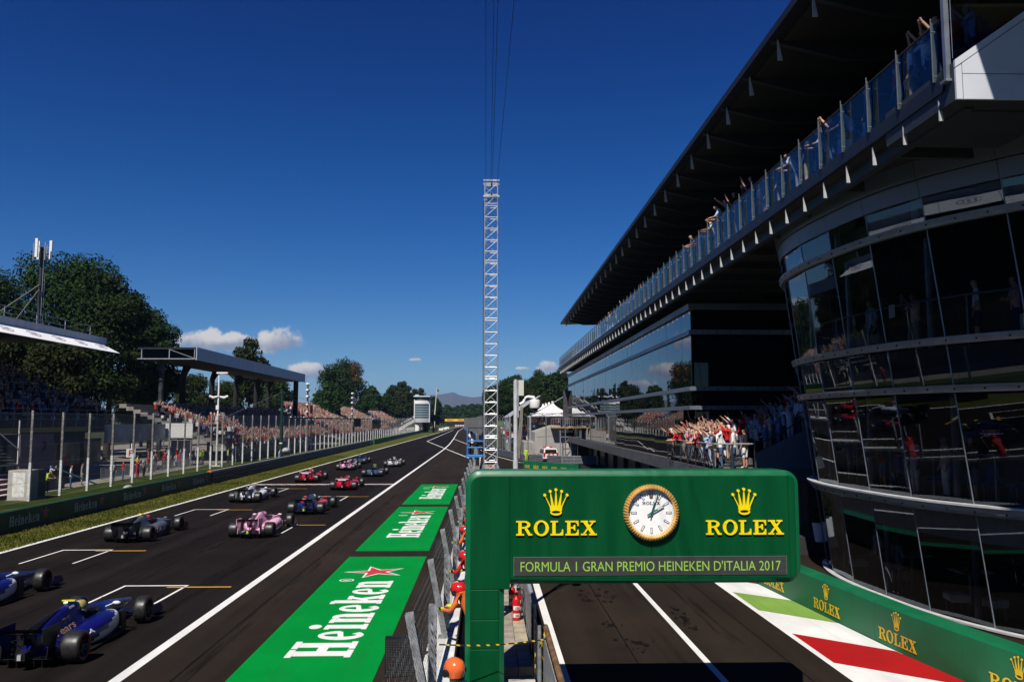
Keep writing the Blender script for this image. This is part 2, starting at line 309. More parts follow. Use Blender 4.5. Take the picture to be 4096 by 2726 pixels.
def line(name, pts, w, m, z=.004):
    g = MB(); L = []; Rr = []
    for i, p in enumerate(pts):
        a = Vector(pts[max(0, i-1)]); b = Vector(pts[min(len(pts)-1, i+1)]); d = (b-a).normalized(); n = Vector((-d.y, d.x))*(w/2)
        L.append((p[0]+n.x, p[1]+n.y, z)); Rr.append((p[0]-n.x, p[1]-n.y, z))
    for i in range(len(pts)-1): g.quad(Rr[i], Rr[i+1], L[i+1], L[i])
    return struct(g.obj(name, m))
line('left_track_edge_line', [(-19.2, -60), (-19.2, 200), (-19.2, 330), (-20.6, 640)], .24, M_WHITE)
line('pit_exit_line', [(-7.46, -60), (-7.46, 148), (-7.8, 180), (-8.9, 232), (-10.6, 300), (-12.9, 392), (-14.8, 560)], .25, M_WHITE)
line('pit_lane_edge_line', [(1.62, -40), (1.62, 60), (1.45, 86)], .2, M_WHITE); line('pit_lane_centre_line', [(4.88, -40), (4.8, 40), (4.6, 95)], .15, M_WHITE)
line('merge_chevron', [(-1.1, 107), (-14.4, 207), (-16.6, 430)], .22, M_WHITE, .008); line('merge_line', [(-1.6, 157), (-8.7, 231)], .2, M_WHITE, .008)
line('pit_exit_kerb_line', [(8.6, 97), (4.2, 104.5), (1.5, 121.5), (-1.2, 150)], .18, M_WHITE)
# grid boxes
def gridbox(x0, y, wl=2.02):
    g = MB(); z = .005; t = .085
    g.quad((x0, y-t*1.6, z), (x0+wl, y-t*1.6, z), (x0+wl, y, z), (x0, y, z))
    for xx in (x0, x0+wl-t): g.quad((xx, y-3.3, z), (xx+t, y-3.3, z), (xx+t, y-.136, z), (xx, y-.136, z))
    struct(g.obj('grid_box_line', M_WHITE))
    g = MB(); g.quad((x0+1.45, y-.42, .009), (x0+3.45, y-.42, .009), (x0+3.45, y-.27, .009), (x0+1.45, y-.27, .009)); struct(g.obj('grid_position_line', M_YEL))
for y in (27.6, 43.2, 58.8): gridbox(-11.46, y)
for y in (19.6, 35.1, 50.5, 65.6): gridbox(-17.1, y)
# start line: chequers with a red band behind
g = MB()
for i in range(28):
    x = -19.05 + i*.41; g.quad((x, 69.1 + (.22 if i % 2 else 0), .005), (x+.41, 69.1+(.22 if i % 2 else 0), .005), (x+.41, 69.34+(.22 if i % 2 else 0), .005), (x, 69.34+(.22 if i % 2 else 0), .005))
g.quad((-19.05, 69.57, .005), (-7.6, 69.57, .005), (-7.6, 69.85, .005), (-19.05, 69.85, .005)); struct(g.obj('start_line', M_WHITE))
g = MB(); g.quad((-19.05, 70.5, .005), (-7.6, 70.5, .005), (-7.6, 71.0, .005), (-19.05, 71.0, .005)); struct(g.obj('finish_line_band', paint('dull red line', (.12, .012, .009), .5)))
# painted run-off panels beside the pit wall with lettering that reads along the straight
for k, (y0, y1) in enumerate(((15.2, 33.0), (34.4, 51.6), (53.0, 69.4))):
    g = MB(); g.quad((-5.23, y0, .005), (-2.27, y0, .005), (-2.27, y1, .005), (-5.23, y1, .005), 0)
    f = (y1-y0)/17.4; ty = y0 + 3.95*f
    put_glyphs(g, 'Heineken', slab, (-3.0, ty, .007), (0, 1, 0), (-1, 0, 0), 8.7*f, 1.46, .004, 1)
    put_star(g, (-3.78, y0+14.2*f, .006), (0, 1, 0), (-1, 0, 0), 1.12*f, 1.12, 1, 2, .004)
    rg = band(ell(0, 0, .24, .24, n=20), ell(0, 0, .19, .19, n=20))
    for p in rg: g.add([(-4.55 - q[1], y0+12.75*f + q[0], .009) for q in p], [(0, 1, 2, 3)], 1)
    put_text(g, 'R', (-4.44, y0+12.65*f, .008), (0, 1, 0), (-1, 0, 0), .2, .22, 1, .02)
    struct(g.obj('painted_runoff_panel', [M_MATG, M_MATW, M_MATR]))
# tricolour apron along the green barrier
BAR = [(8.3, 33), (8.62, 29), (8.85, 26), (8.95, 24.7), (9.16, 22), (9.37, 19.3), (9.72, 16.8), (10.05, 15), (10.7, 12.5), (11.6, 9)]
def bx(y):
    for (xa, ya), (xb, yb) in zip(BAR, BAR[1:]):
        if yb <= y <= ya: return xa + (xb-xa)*(ya-y)/(ya-yb)
    return BAR[0][0] if y > BAR[0][1] else BAR[-1][0]
g = MB()
ys = [33 - i for i in range(25)]
for a, b in zip(ys, ys[1:]): g.quad((7.40, b, .004), (bx(b)-.02, b, .004), (bx(a)-.02, a, .004), (7.40, a, .004))
struct(g.obj('white_apron', M_WHITE))
for nm, mm, lst in (('green_apron_patch', M_LIME, [(26.0, 23.55, 24.75, 22.0), (36.0, 33.5, 34.8, 32.0)]), ('red_apron_patch', M_RED, [(21.0, 18.5, 19.35, 16.7), (31.0, 28.5, 29.9, 27.2)])):
    for a, b, c, d in lst:
        g = MB(); g.quad((7.55, b, .008), (bx(d)-.03, d, .008), (bx(c)-.03, c, .008), (7.55, a, .008)); struct(g.obj(nm, mm))
# tyre marks and oil stains
M_MARK = mat('tyre rubber mark', (.009, .008, .008), .8, var=.4, scale=3); 
def rubber(name):
    m = bpy.data.materials.new(name); m.use_nodes = True; t = NT(m.node_tree); b = m.node_tree.nodes['Principled BSDF']; MATS[name] = m
    tc = t.n('ShaderNodeTexCoord'); mp = t.n('ShaderNodeMapping'); mp.inputs['Scale'].default_value = (6, .25, 1); t.l(tc.outputs['Object'], mp.inputs[0])
    b.inputs['Base Color'].default_value = (.0035, .0032, .0032, 1); b.inputs['Roughness'].default_value = .7; b.inputs['Specular IOR Level'].default_value = .1
    t.l(t.smooth(t.noise(mp.outputs[0], 1.6, 5, .65), .42, .78, 0., .5), b.inputs['Alpha']); return m
M_MARK = rubber('laid rubber')
for k, (x, y0, y1, w) in enumerate([(xx+dx, yy-9, yy-1.2, .36) for xx, ys_ in ((-10.45, (27.6, 43.2, 58.8, 74.5)), (-16.1, (35.1, 50.5, 65.6))) for yy in ys_ for dx in (-.8, .8)] + [(-9.0, -10, 140, .7), (-11.4, -10, 150, .6), (-14.0, 10, 160, .7), (-12.6, 0, 170, .5), (-17.2, 20, 120, .5), (-6.2, 8, 60, .4), (5.9, 20, 60, .4)]):
    g = MB(); g.quad((x-w/2, y0, .0022+.0001*k), (x+w/2, y0, .0022+.0001*k), (x+w/2, y1, .0022+.0001*k), (x-w/2, y1, .0022+.0001*k)); struct(g.obj('tyre_mark', M_MARK))
def scuff(name):
    m = bpy.data.materials.new(name); m.use_nodes = True; t = NT(m.node_tree); b = m.node_tree.nodes['Principled BSDF']; MATS[name] = m
    tc = t.n('ShaderNodeTexCoord'); mp = t.n('ShaderNodeMapping'); mp.inputs['Scale'].default_value = (.5, 1.1, 1); mp.inputs['Rotation'].default_value = (0, 0, .5); t.l(tc.outputs['Object'], mp.inputs[0])
    b.inputs['Base Color'].default_value = (.10, .075, .052, 1); b.inputs['Roughness'].default_value = .9; b.inputs['Specular IOR Level'].default_value = .05
    a = t.math('MULTIPLY', t.smooth(t.noise(mp.outputs[0], 1.3, 7, .7), .58, .80, 0., .55), t.smooth(t.noise(tc.outputs['Object'], .16, 2), .4, .65)); t.l(a, b.inputs['Alpha']); return m
M_SCUFF = scuff('dusty scuffs')
for x0, x1 in ((-7.3, -5.3), (-2.2, -1.3), (1.8, 4.7), (5.0, 7.3)): g = MB(); g.quad((x0, 6, .0034), (x1, 6, .0034), (x1, 120, .0034), (x0, 120, .0034)); struct(g.obj('dust_scuffs', M_SCUFF))
for x in (-6.35, 3.3, 6.6): line('asphalt_seam', [(x, 4), (x+.03, 60), (x, 110)], .03, mat('bitumen seam', (.006, .0055, .005), .7, spec=.05), .0038)
M_OIL = mat('oil stain', (.008, .0065, .006), .8, var=.3, spec=.05)
for cx, cy, sx, sy, n in ((3.55, 20.2, .55, .8, 30), (5.25, 22.6, .2, 1.5, 40), (3.4, 25.6, .7, 1.0, 30), (3.2, 22.0, .35, .4, 16)):
    g = MB()
    for i in range(n):
        a = random.random()*2*PI; r_ = random.random(); px = cx + math.cos(a)*r_*sx; py = cy + math.sin(a)*r_*sy; s_ = random.uniform(.015, .06)
        g.poly([(px + s_*(1+.4*random.uniform(-1, 1))*math.cos(2*PI*j/9), py + s_*2.2*(1+.4*random.uniform(-1, 1))*math.sin(2*PI*j/9), .004+.0003*i) for j in range(9)])
    struct(g.obj('oil_stain', M_OIL))
# grass blades along the near verge
n = 26000; yy = 28 + RNG.random(n)**1.6*95; xx = -22.35 + RNG.random(n)*3.12; hh = .035 + RNG.random(n)*.06; aa = RNG.random(n)*PI; lx = RNG.normal(0, .03, n); ly = RNG.normal(0, .03, n)
v = np.zeros((n, 3, 3)); w_ = .03
v[:, 0] = np.stack([xx-np.cos(aa)*w_, yy-np.sin(aa)*w_, np.full(n, -.012)], 1); v[:, 1] = np.stack([xx+np.cos(aa)*w_, yy+np.sin(aa)*w_, np.full(n, -.012)], 1); v[:, 2] = np.stack([xx+lx, yy+ly, hh], 1)
me = bpy.data.meshes.new('grass_blades'); me.from_pydata(v.reshape(-1, 3).tolist(), [], np.arange(n*3).reshape(-1, 3).tolist()); me.materials.append(M_TURF)
stuff(ob('grass_blades', me), 'short dry grass blades on the verge beside the track', 'grass')
# ================================================================ clock gantry
M_SIGN = mat('dark green enamel', (.0006, .062, .0185), .45, var=.16, scale=1.6, spec=.14, stretch=(2.2, 1, .22)); M_SIGN2 = mat('green edge enamel', (.0015, .115, .042), .4, var=.05, spec=.4)
M_YELL = mat('yellow acrylic', (.85, .66, .002), .35, var=.03); M_GOLD = mat('polished gold', (.88, .52, .15), .36, .55, var=.05, spec=.8); M_DIAL = mat('white dial', (.9, .89, .87), .5, var=.02)
M_DKGRN = mat('hand green enamel', (.0, .13, .075), .4, var=.02); M_BLK = mat('black plastic', (.012, .012, .013), .5, var=.2); M_LED = mat('led matrix face', (.105, .11, .095), .6, var=.25, scale=90, stretch=(.01, .01, 1)); M_LEDT = mat('lit led text', (.1, .2, .02), emit=(.30, .50, .08), estr=.55)
def rounded(x0, x1, z0, z1, r, corners):
    pts = []
    for key, cx, cz, a in (('bl', x0, z0, 180), ('br', x1, z0, 270), ('tr', x1, z1, 0), ('tl', x0, z1, 90)):
        if key in corners:
            ox = cx + (r if cx == x0 else -r); oz = cz + (r if cz == z0 else -r); pts += [(ox + r*math.cos(R(a+15*i)), oz + r*math.sin(R(a+15*i))) for i in range(7)]
        else: pts.append((cx, cz))
    return pts
M_STUDG = mat('green screw heads', (.001, .035, .012), .4)
SY = 14.67
gs = thing('clock_gantry', 'dark green gantry sign with gold clock and yellow lettering over the pit lane', 'sign', (0, SY, 0))
def inset(poly, d):
    n = len(poly); out = []
    for i in range(n):
        a, b, c = Vector(poly[i-1]), Vector(poly[i]), Vector(poly[(i+1) % n]); e1 = (b-a).normalized(); e2 = (c-b).normalized(); n1 = Vector((-e1.y, e1.x)); n2 = Vector((-e2.y, e2.x)); nn = n1+n2
        out.append(tuple(b + nn*(d/max(.3, nn.dot(n1))) if nn.length > 1e-6 else b + n1*d))
    return out
beam = rounded(-.35, 5.49, 2.43, 4.36, .26, ('br', 'tr', 'tl'))
outl = [(-.35, -.4), (.32, -.4), (.32, 2.43)] + beam[1:]     # whole outline, counter-clockwise in x,z
g = MB(); lo = inset(outl, .085)
g.loft([[(p[0], .012, p[1]) for p in lo], [(p[0], .075, p[1]) for p in outl], [(p[0], .62, p[1]) for p in outl]], 0, True); g.obj('sign_casing', M_SIGN2, gs, 40)
def panel(poly, name='panel', y0=-.004, y1=.014, m=M_SIGN):
    g = MB(); q = inset(poly, .012); g.loft([[(p[0], y0, p[1]) for p in q], [(p[0], y0+.005, p[1]) for p in poly], [(p[0], y1, p[1]) for p in poly]], 0, True); return g.obj(name, m, gs)
e = .088; s_ = .004
lb = rounded(-.35+e, .42-s_/2, 2.35+s_/2, 4.36-e, .18, ('tl',)); panel(lb)
panel(rect(.42+s_/2, 2.867-s_/2, 2.43+e, 4.36-e)); panel(rect(2.867+s_/2, 5.28-s_/2, 2.43+e, 4.36-e)); panel(rounded(5.28+s_/2, 5.49-e, 2.43+e, 4.36-e, .11, ('br', 'tr')))
zz = [2.35, 1.845, 1.36, .8, .2, -.4]
for a, b in zip(zz, zz[1:]): panel(rect(-.35+e, .32-e, b+s_/2, a-s_/2))
F = -.006
for x0, x1, cx in ((.525, 1.917, 1.213), (3.816, 5.176, 4.493)):
    g = MB(); put_glyphs(g, 'ROLEX', roman, (x0, F, 3.262), (1, 0, 0), (0, 0, 1), x1-x0, .245, .03); g.obj('lettering', M_YELL, gs)
    g = MB(); put_crown(g, (cx, F, 3.60), (1, 0, 0), (0, 0, 1), .42, .455, .03); g.obj('crown_emblem', M_YELL, gs)
g = MB(); g.box(.48, 5.22, -.012, .02, 2.575, 2.895); led = g.obj('led_display', M_LED, gs)
g = MB()
for i in range(28): g.box(.49, 5.21, -.0155, -.0125, 2.58+i*.0112, 2.583+i*.0112)
g.obj('led_strip', M_BLK, led)
g = MB(); put_text(g, "FORMULA 1 GRAN PREMIO HEINEKEN D'ITALIA 2017", (.60, -.017, 2.652), (1, 0, 0), (0, 0, 1), 4.51, .165, 0, 0., .002); stuff(g.obj('led_text', M_LEDT, led))
g = MB()
for x in (-.22, .2): 
    for z in (.95, 1.4, 1.8, 1.9, 2.3): g.tube([(x, -.006, z), (x, -.0015, z)], .009, 8)
for x in (.47, 2.82, 2.91, 5.23):
    for z in (2.55, 3.05, 3.6, 4.22): g.tube([(x, -.006, z), (x, -.0015, z)], .009, 8)
stuff(g.obj('panel_screws', M_STUDG, gs))
# clock
ck = ob('clock', None, gs, (2.867, 0, 3.64))
g = MB(); n = 120; rings = []
for rr, yy in ((.402, -.07), (.412, -.108), (.437, -.108), (.462, -.08), (.48, -.04), (.48, .0)):
    rings.append([((rr + (.007 if (j % 4 < 2 and rr > .41) else 0))*math.cos(2*PI*j/240), yy - (.02 if (j % 4 < 2 and .40 < rr < .48) else 0), (rr + (.007 if (j % 4 < 2 and rr > .41) else 0))*math.sin(2*PI*j/240)) for j in range(240)])
rings.append([(.39*math.cos(2*PI*j/240), -.03, .39*math.sin(2*PI*j/240)) for j in range(240)]); rings = [rings[-1]] + rings[:-1]
g.loft(rings, 0, False); g.obj('fluted_bezel', M_GOLD, ck, 25)
g = MB(); g.tube([(0, -.03, 0), (0, -.001, 0)], .402, 96); g.obj('dial', M_DIAL, ck)
for h in range(1, 12):
    a = h*PI/6; d = Vector((math.sin(a), 0, math.cos(a))); g = MB()
    g.bar(d*.255 + Vector((0, -.034, 0)), d*.355 + Vector((0, -.034, 0)), .034, .008, 0, (0, 1, 0)); g.bar(d*.264 + Vector((0, -.038, 0)), d*.346 + Vector((0, -.038, 0)), .018, .008, 1, (0, 1, 0)); g.obj('hour_marker', [M_BLK, M_DIAL], ck)
for mnt in range(60):
    pass
g = MB()
for mnt in range(60):
    a = mnt*PI/30; d = Vector((math.sin(a), 0, math.cos(a))); g.bar(d*.372 + Vector((0, -.0325, 0)), d*.384 + Vector((0, -.0325, 0)), .004, .004, 0, (0, 1, 0))
stuff(g.obj('minute_track', M_BLK, ck))
g = MB(); put_crown(g, (0, -.031, .245), (1, 0, 0), (0, 0, 1), .125, .135, .005); g.obj('dial_emblem', mat('bronze print', (.16, .085, .03), .5), ck)
g = MB(); put_glyphs(g, 'ROLEX', roman, (-.155, -.031, .138), (1, 0, 0), (0, 0, 1), .31, .05, .002); g.obj('dial_lettering', M_BLK, ck)
for ang, l, w, nm, yy in ((60.5, .245, .026, 'hour_hand', -.062), (17, .36, .02, 'minute_hand', -.07)):
    d = Vector((math.sin(R(ang)), 0, math.cos(R(ang)))); g = MB(); g.bar(d*-.085 + Vector((0, yy, 0)), d*l + Vector((0, yy, 0)), w, .006, 0, (0, 1, 0)); g.bar(d*l*.5 + Vector((0, yy-.004, 0)), d*l*.88 + Vector((0, yy-.004, 0)), w*.6, .005, 1, (0, 1, 0)); g.obj(nm, [M_DKGRN, M_DIAL], ck)
g = MB(); g.tube([(0, -.08, 0), (0, -.03, 0)], .018, 12); g.obj('hub', M_DKGRN, ck)
# ================================================================ pit building
M_GLASS = glass('facade glass', (.10, .125, .14), 1.75, .012); M_BGLASS = glass('balcony glass', (.62, .72, .90), 1.6); M_CGLASS = glass('lounge glass', (.93, .95, .98), 1.85, .02, (.8, .9, 1))
M_RGLASS = glass('recess glass', (.25, .28, .32), 1.42)
M_STEEL = mat('brushed grey steel', (.21, .235, .285), .4, .5, var=.12, scale=3); M_CLAD = mat('pale grey cladding', (.60, .62, .68), .45, .1, var=.06, scale=.8); M_CLAD2 = mat('blue grey cladding', (.13, .155, .20), .4, .2, var=.08, scale=.8)
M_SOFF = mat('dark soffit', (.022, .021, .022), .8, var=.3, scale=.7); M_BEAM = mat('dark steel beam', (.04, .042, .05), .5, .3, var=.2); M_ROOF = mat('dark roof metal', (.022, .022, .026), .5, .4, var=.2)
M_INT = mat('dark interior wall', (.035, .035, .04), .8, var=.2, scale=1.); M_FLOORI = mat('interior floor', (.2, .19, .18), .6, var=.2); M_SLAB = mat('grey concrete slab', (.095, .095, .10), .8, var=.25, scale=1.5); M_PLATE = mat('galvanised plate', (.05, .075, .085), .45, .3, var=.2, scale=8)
M_STUD = mat('dark bolt', (.02, .02, .022), .4, .8)
BROT = -.0057
pb = thing('pit_building', 'long dark glass pit building with overhanging roof and glass railed balcony', 'building', (0, 0, 0), BROT)
def bpart(name, g, m, smooth=0, parent=None): return g.obj(name, m, parent or pb, smooth)
X0 = 10.5; YN, YF = 43.5, 113.2
rows = [(3.12, 5.76), (5.98, 6.74), (6.98, 9.68), (9.94, 11.0)]
pw = 2.05; ncol = int((YF-YN)/pw)
for r_, (z0, z1) in enumerate(rows):
    g = MB(); me = None
    for c in range(ncol):
        y0 = YN + c*pw
        if r_ == 0 and y0 < 45.4: continue
        g = MB(); g.box(-.012, .012, .012, pw-.012, 0, z1-z0)
        if me is None: me = g.mesh('pane', M_GLASS)
        o = ob('window_pane', me, pb, (X0, y0, z0)); o.rotation_euler = (0, random.gauss(0, .0022), random.gauss(0, .0028))
for z, h in ((5.87, .2), (6.86, .22), (9.81, .24)):
    g = MB(); g.box(X0-.14, X0-.02, YN-.1, YF, z-h/2, z+h/2); rl = bpart('facade_rail', g, M_STEEL)
    g = MB()
    for y in np.arange(YN+.5, YF, .68): g.box(X0-.15, X0-.138, y-.03, y+.03, z-.03, z+.03)
    stuff(g.obj('bolt_row', M_STUD, rl))
    g = MB(); g.box(X0-.1, 22, YN-.2, YN-.08, z-h/2, z+h/2); rl = bpart('facade_rail', g, M_STEEL)
    g = MB()
    for x in np.arange(X0+.6, 20, .7): g.box(x-.03, x+.03, YN-.212, YN-.198, z-.03, z+.03)
    stuff(g.obj('bolt_row', M_STUD, rl))
g = MB(); g.box(X0-.16, X0+.2, YN-.2, YF+.3, 11.0, 11.32); g.box(X0+.2, 22, YN-.2, YN+.2, 11.0, 11.32); bpart('facade_cap', g, M_CLAD2)
g = MB(); g.box(10.25, 26, 46, YF+.6, 2.35, 3.05); bpart('floor_slab', g, M_SLAB)
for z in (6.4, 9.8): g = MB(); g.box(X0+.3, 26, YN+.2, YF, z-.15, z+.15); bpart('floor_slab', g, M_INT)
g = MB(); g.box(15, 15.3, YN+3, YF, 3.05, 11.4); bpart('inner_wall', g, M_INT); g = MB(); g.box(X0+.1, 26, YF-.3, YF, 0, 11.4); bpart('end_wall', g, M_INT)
g = MB(); g.box(9.9, 11.0, YF+.8, YF+2.0, 4.6, 9.2); bpart('end_pier', g, mat('weathered dark panel', (.05, .048, .055), .7, var=.4, scale=1.2))
for y in np.arange(48, YF, 6.15): g = MB(); g.box(11.6, 11.9, y, y+.3, 3.05, 11.2); bpart('column', g, M_BEAM)
# garages below
g = MB(); g.box(13.0, 13.3, 46, YF, 0, 2.35); bpart('garage_wall', g, M_INT)
for i, y in enumerate(np.arange(47, YF-5, 6.6)):
    g = MB(); g.box(12.6, 12.98, y, y+.5, 0, 2.34); bpart('garage_pier', g, M_BEAM)
    g = MB(); g.box(12.9, 12.99, y+.8, y+5.8, .02, 2.1); bpart('garage_door', g, mat('garage shutter', (.03, .03, .035), .5, var=.3))
# recess behind the terrace: return wall of glass
for z0, z1 in rows:
    for c in range(5):
        g = MB(); x = X0+.12 + c*2.05; g.box(x, x+2.03, YN-.05, YN-.03, z0, z1); bpart('window_pane', g, M_RGLASS)
g = MB(); g.box(X0+.2, 34, YN+2.5, YN+2.7, 2.6, 12); bpart('inner_wall', g, M_INT)
for x in (11.4, 14.2): g = MB(); g.tube([(x, YN+.5, 3.1), (x, YN+.5, 11)], .14, 10); bpart('column', g, M_STEEL, 40)
# balcony (one part with its own pieces)
bal = ob('balcony', None, pb, (0, 0, 5.24*(1-1.033))); bal.scale = (1.033,)*3
_pb = pb; pb = bal
YB0, YB1 = 15.9, 110.
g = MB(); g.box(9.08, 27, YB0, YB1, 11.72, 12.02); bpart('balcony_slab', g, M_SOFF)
g = MB(); g.box(8.98, 9.08, YB0, YB1, 11.74, 12.06); bpart('balcony_edge_beam', g, mat('blue grey edge beam', (.014, .017, .028), .5, .2, var=.1))
g = MB(); g.box(9.4, 9.6, YB0, YB1, 11.38, 11.72); bpart('balcony_lower_beam', g, M_BEAM)
nb = int((YB1-YB0)/1.47)
gpost = MB(); gpost.prism([(0, 0), (.06, 0), (.085, .42), (.035, 1.25), (0, 1.25)], lambda p: (p[0], -.012, p[1]), lambda p: (p[0], .012, p[1])); mpost = gpost.mesh('balcony_post', M_PLATE)
grod = MB(); grod.tube([(-.05, 0, 0), (-.05, 0, 1.34)], .014, 6); 
for z in (.12, 1.05): grod.tube([(-.06, 0, z), (.03, 0, z)], .022, 6)
mrod = grod.mesh('rod', mat('bright steel', (.22, .24, .26), .35, .6, var=.05), 40)
gfin = MB(); gfin.prism([(-.01, .44), (.012, .44), (.085, 0), (-.01, 0)][::-1], lambda p: (p[0], -.015, p[1]), lambda p: (p[0], .015, p[1])); M_FIN = mat('pale bracket', (.5, .5, .48), .5, .2, var=.1); mfin = gfin.mesh('bracket', M_FIN)
gbp = MB(); gbp.quad((0, .03, 1.2), (0, 1.44, 1.2), (0, 1.44, .06), (0, .03, .06)); mbp = gbp.mesh('railing_pane', M_BGLASS)
gsb = MB(); gsb.box(0, 4.5, -.06, .06, 0, .3); msb = gsb.mesh('soffit_joist', M_BEAM)
for i in range(nb):
    y = YB0 + .25 + i*1.47
    ob('balcony_post', mpost, pb, (8.93, y, 12.02)); ob('post_rod', mrod, pb, (8.98, y, 12.02))
    ob('bracket', mfin, pb, (9.02, y, 11.22)); ob('railing_pane', mbp, pb, (9.06, y, 12.04))
    if i % 2 == 0: ob('soffit_joist', msb, pb, (9.62, y, 11.40))
g = MB(); g.tube([(9.06, YB0, 13.28), (9.06, YB1, 13.28)], .025, 6); bpart('top_rail', g, M_BEAM)
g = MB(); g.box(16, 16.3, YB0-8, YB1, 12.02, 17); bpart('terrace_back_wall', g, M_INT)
for y in np.arange(20, YB1, 8.8): g = MB(); g.tube([(13.4, y, 12.02), (13.4, y, 16.6)], .18, 10); bpart('terrace_column', g, M_BEAM, 40)
# roof
rfg = ob('roof_canopy', None, _pb, (0, 0, 5.24*(1-1.062))); rfg.scale = (1.062,)*3; pb = rfg
RX, RZ, RY0, RY1 = 8.1, 16.3, -6., 96.9
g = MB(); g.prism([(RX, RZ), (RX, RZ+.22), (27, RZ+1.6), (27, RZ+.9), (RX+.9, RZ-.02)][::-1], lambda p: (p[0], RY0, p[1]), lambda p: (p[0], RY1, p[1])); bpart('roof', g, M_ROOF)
gj = MB(); gj.prism([(.1, .0), (.1, -.06), (2.2, -.55), (8, -.45), (8, .3), (1, .02)][::-1], lambda p: (p[0], -.09, p[1]), lambda p: (p[0], .09, p[1])); mj = gj.mesh('roof_beam', M_BEAM)
gf2 = MB(); gf2.prism([(-.01, 0), (.015, 0), (.13, -.62), (-.01, -.62)], lambda p: (p[0], -.02, p[1]), lambda p: (p[0], .02, p[1])); mf2 = gf2.mesh('roof_bracket', M_FIN)
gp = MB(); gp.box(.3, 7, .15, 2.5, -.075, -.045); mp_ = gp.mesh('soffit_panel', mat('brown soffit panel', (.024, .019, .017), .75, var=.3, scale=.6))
for i in range(int((RY1-RY0)/2.66)):
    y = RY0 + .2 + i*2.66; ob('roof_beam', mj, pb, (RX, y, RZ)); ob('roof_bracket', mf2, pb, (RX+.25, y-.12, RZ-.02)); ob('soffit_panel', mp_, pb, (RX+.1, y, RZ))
# grey clad end box with a raked parapet
pb = bal
g = MB(); prof = [(9.02, 11.43), (11.6, 11.43), (11.6, 14.0), (9.02, 12.2)]
g.prism(prof, lambda p: (p[0], 15.56, p[1]), lambda p: (p[0], 18.4, p[1])); bpart('parapet_core', g, M_BEAM)
for pl in ([(9.02, 11.43), (9.14, 11.43), (9.14, 12.13), (9.02, 12.05)], [(9.155, 11.43), (11.6, 11.43), (11.6, 11.93), (9.155, 11.93)], [(9.155, 11.945), (11.6, 11.945), (11.6, 13.85), (9.155, 12.145)], [(9.02, 12.07), (11.6, 13.87), (11.6, 14.02), (9.02, 12.22)]):
    g = MB(); g.prism(pl, lambda p: (p[0], 15.5, p[1]), lambda p: (p[0], 15.555, p[1])); bpart('cladding_panel', g, M_CLAD)
g = MB(); g.box(8.95, 9.05, 15.70, 15.80, 11.9, 13.7); g.box(8.9, 9.1, 15.64, 15.86, 11.85, 11.9); bpart('corner_post', g, M_STEEL)
g = MB(); g.prism([(9.05, 12.3), (10.8, 13.5), (10.8, 14.8), (9.05, 13.6)], lambda p: (p[0], 15.62, p[1]), lambda p: (p[0], 15.635, p[1])); bpart('railing_pane', g, M_BGLASS)
pb = _pb
# curved lounge block
cp = [(13.4, 26.6), (12.3, 26.2), (11.0, 25.75), (10.15, 24.95), (9.6, 23.4), (9.42, 21.7), (9.5, 19.8), (9.72, 18.1), (10.15, 16.8), (10.7, 15.8), (11.5, 14.7), (12.6, 13.5), (14, 12.2)]
def crom(pts, n=10):
    out = []
    for i in range(len(pts)-1):
        p0, p1, p2, p3 = [Vector(pts[max(0, min(len(pts)-1, k))]) for k in (i-1, i, i+1, i+2)]
        for j in range(n):
            t_ = j/n; out.append(.5*((2*p1) + (p2-p0)*t_ + (2*p0-5*p1+4*p2-p3)*t_*t_ + (3*p1-p0-3*p2+p3)*t_**3))
    return out + [Vector(pts[-1])]
cc = crom(cp); acc = [0.]
for a, b in zip(cc, cc[1:]): acc.append(acc[-1] + (b-a).length)
def cat(s, z, off=0.):
    "point on the leaning curved face: s along it, off outwards"
    s = max(0, min(acc[-1]-1e-4, s)); i = max(k for k in range(len(acc)-1) if acc[k] <= s); f = (s-acc[i])/(acc[i+1]-acc[i]); p = cc[i].lerp(cc[i+1], f); d = (cc[i+1]-cc[i]).normalized(); n = Vector((d.y, -d.x))
    return Vector((p.x - .125*(z-1) + n.x*off, p.y + n.y*off, z))
KC_ = 1.25
cb = thing('curved_lounge', 'curved dark glass lounge block leaning over the green barrier with steel rails', 'building', (0, 0, 5.24*(1-KC_))); cb.scale = (KC_,)*3
def kz(z): return 5.24 + (z-5.24)*KC_
SL = acc[-1]; cols = [0, 1.6, 3.0, 4.2, 5.6] + [5.6+1.62*(k+1) for k in range(9)]; cols = [c for c in cols if c < SL]
crow = [(1.1, 3.3), (3.55, 5.75), (5.98, 6.74), (6.96, 9.14), (9.34, 9.82)]
for z0, z1 in crow:
    for a, b in zip(cols, cols[1:]):
        g = MB(); g.quad(cat(a+.012, z0), cat(b-.012, z0), cat(b-.012, z1), cat(a+.012, z1)); g.obj('window_pane', M_CGLASS, cb)
for a in cols[1:]:
    for z0, z1 in crow:
        g = MB(); g.bar(cat(a, z0-.03, .004), cat(a, z1+.03, .004), .02, .02); g.obj('mullion', M_STEEL, cb)
ss = np.arange(0, SL, .3)
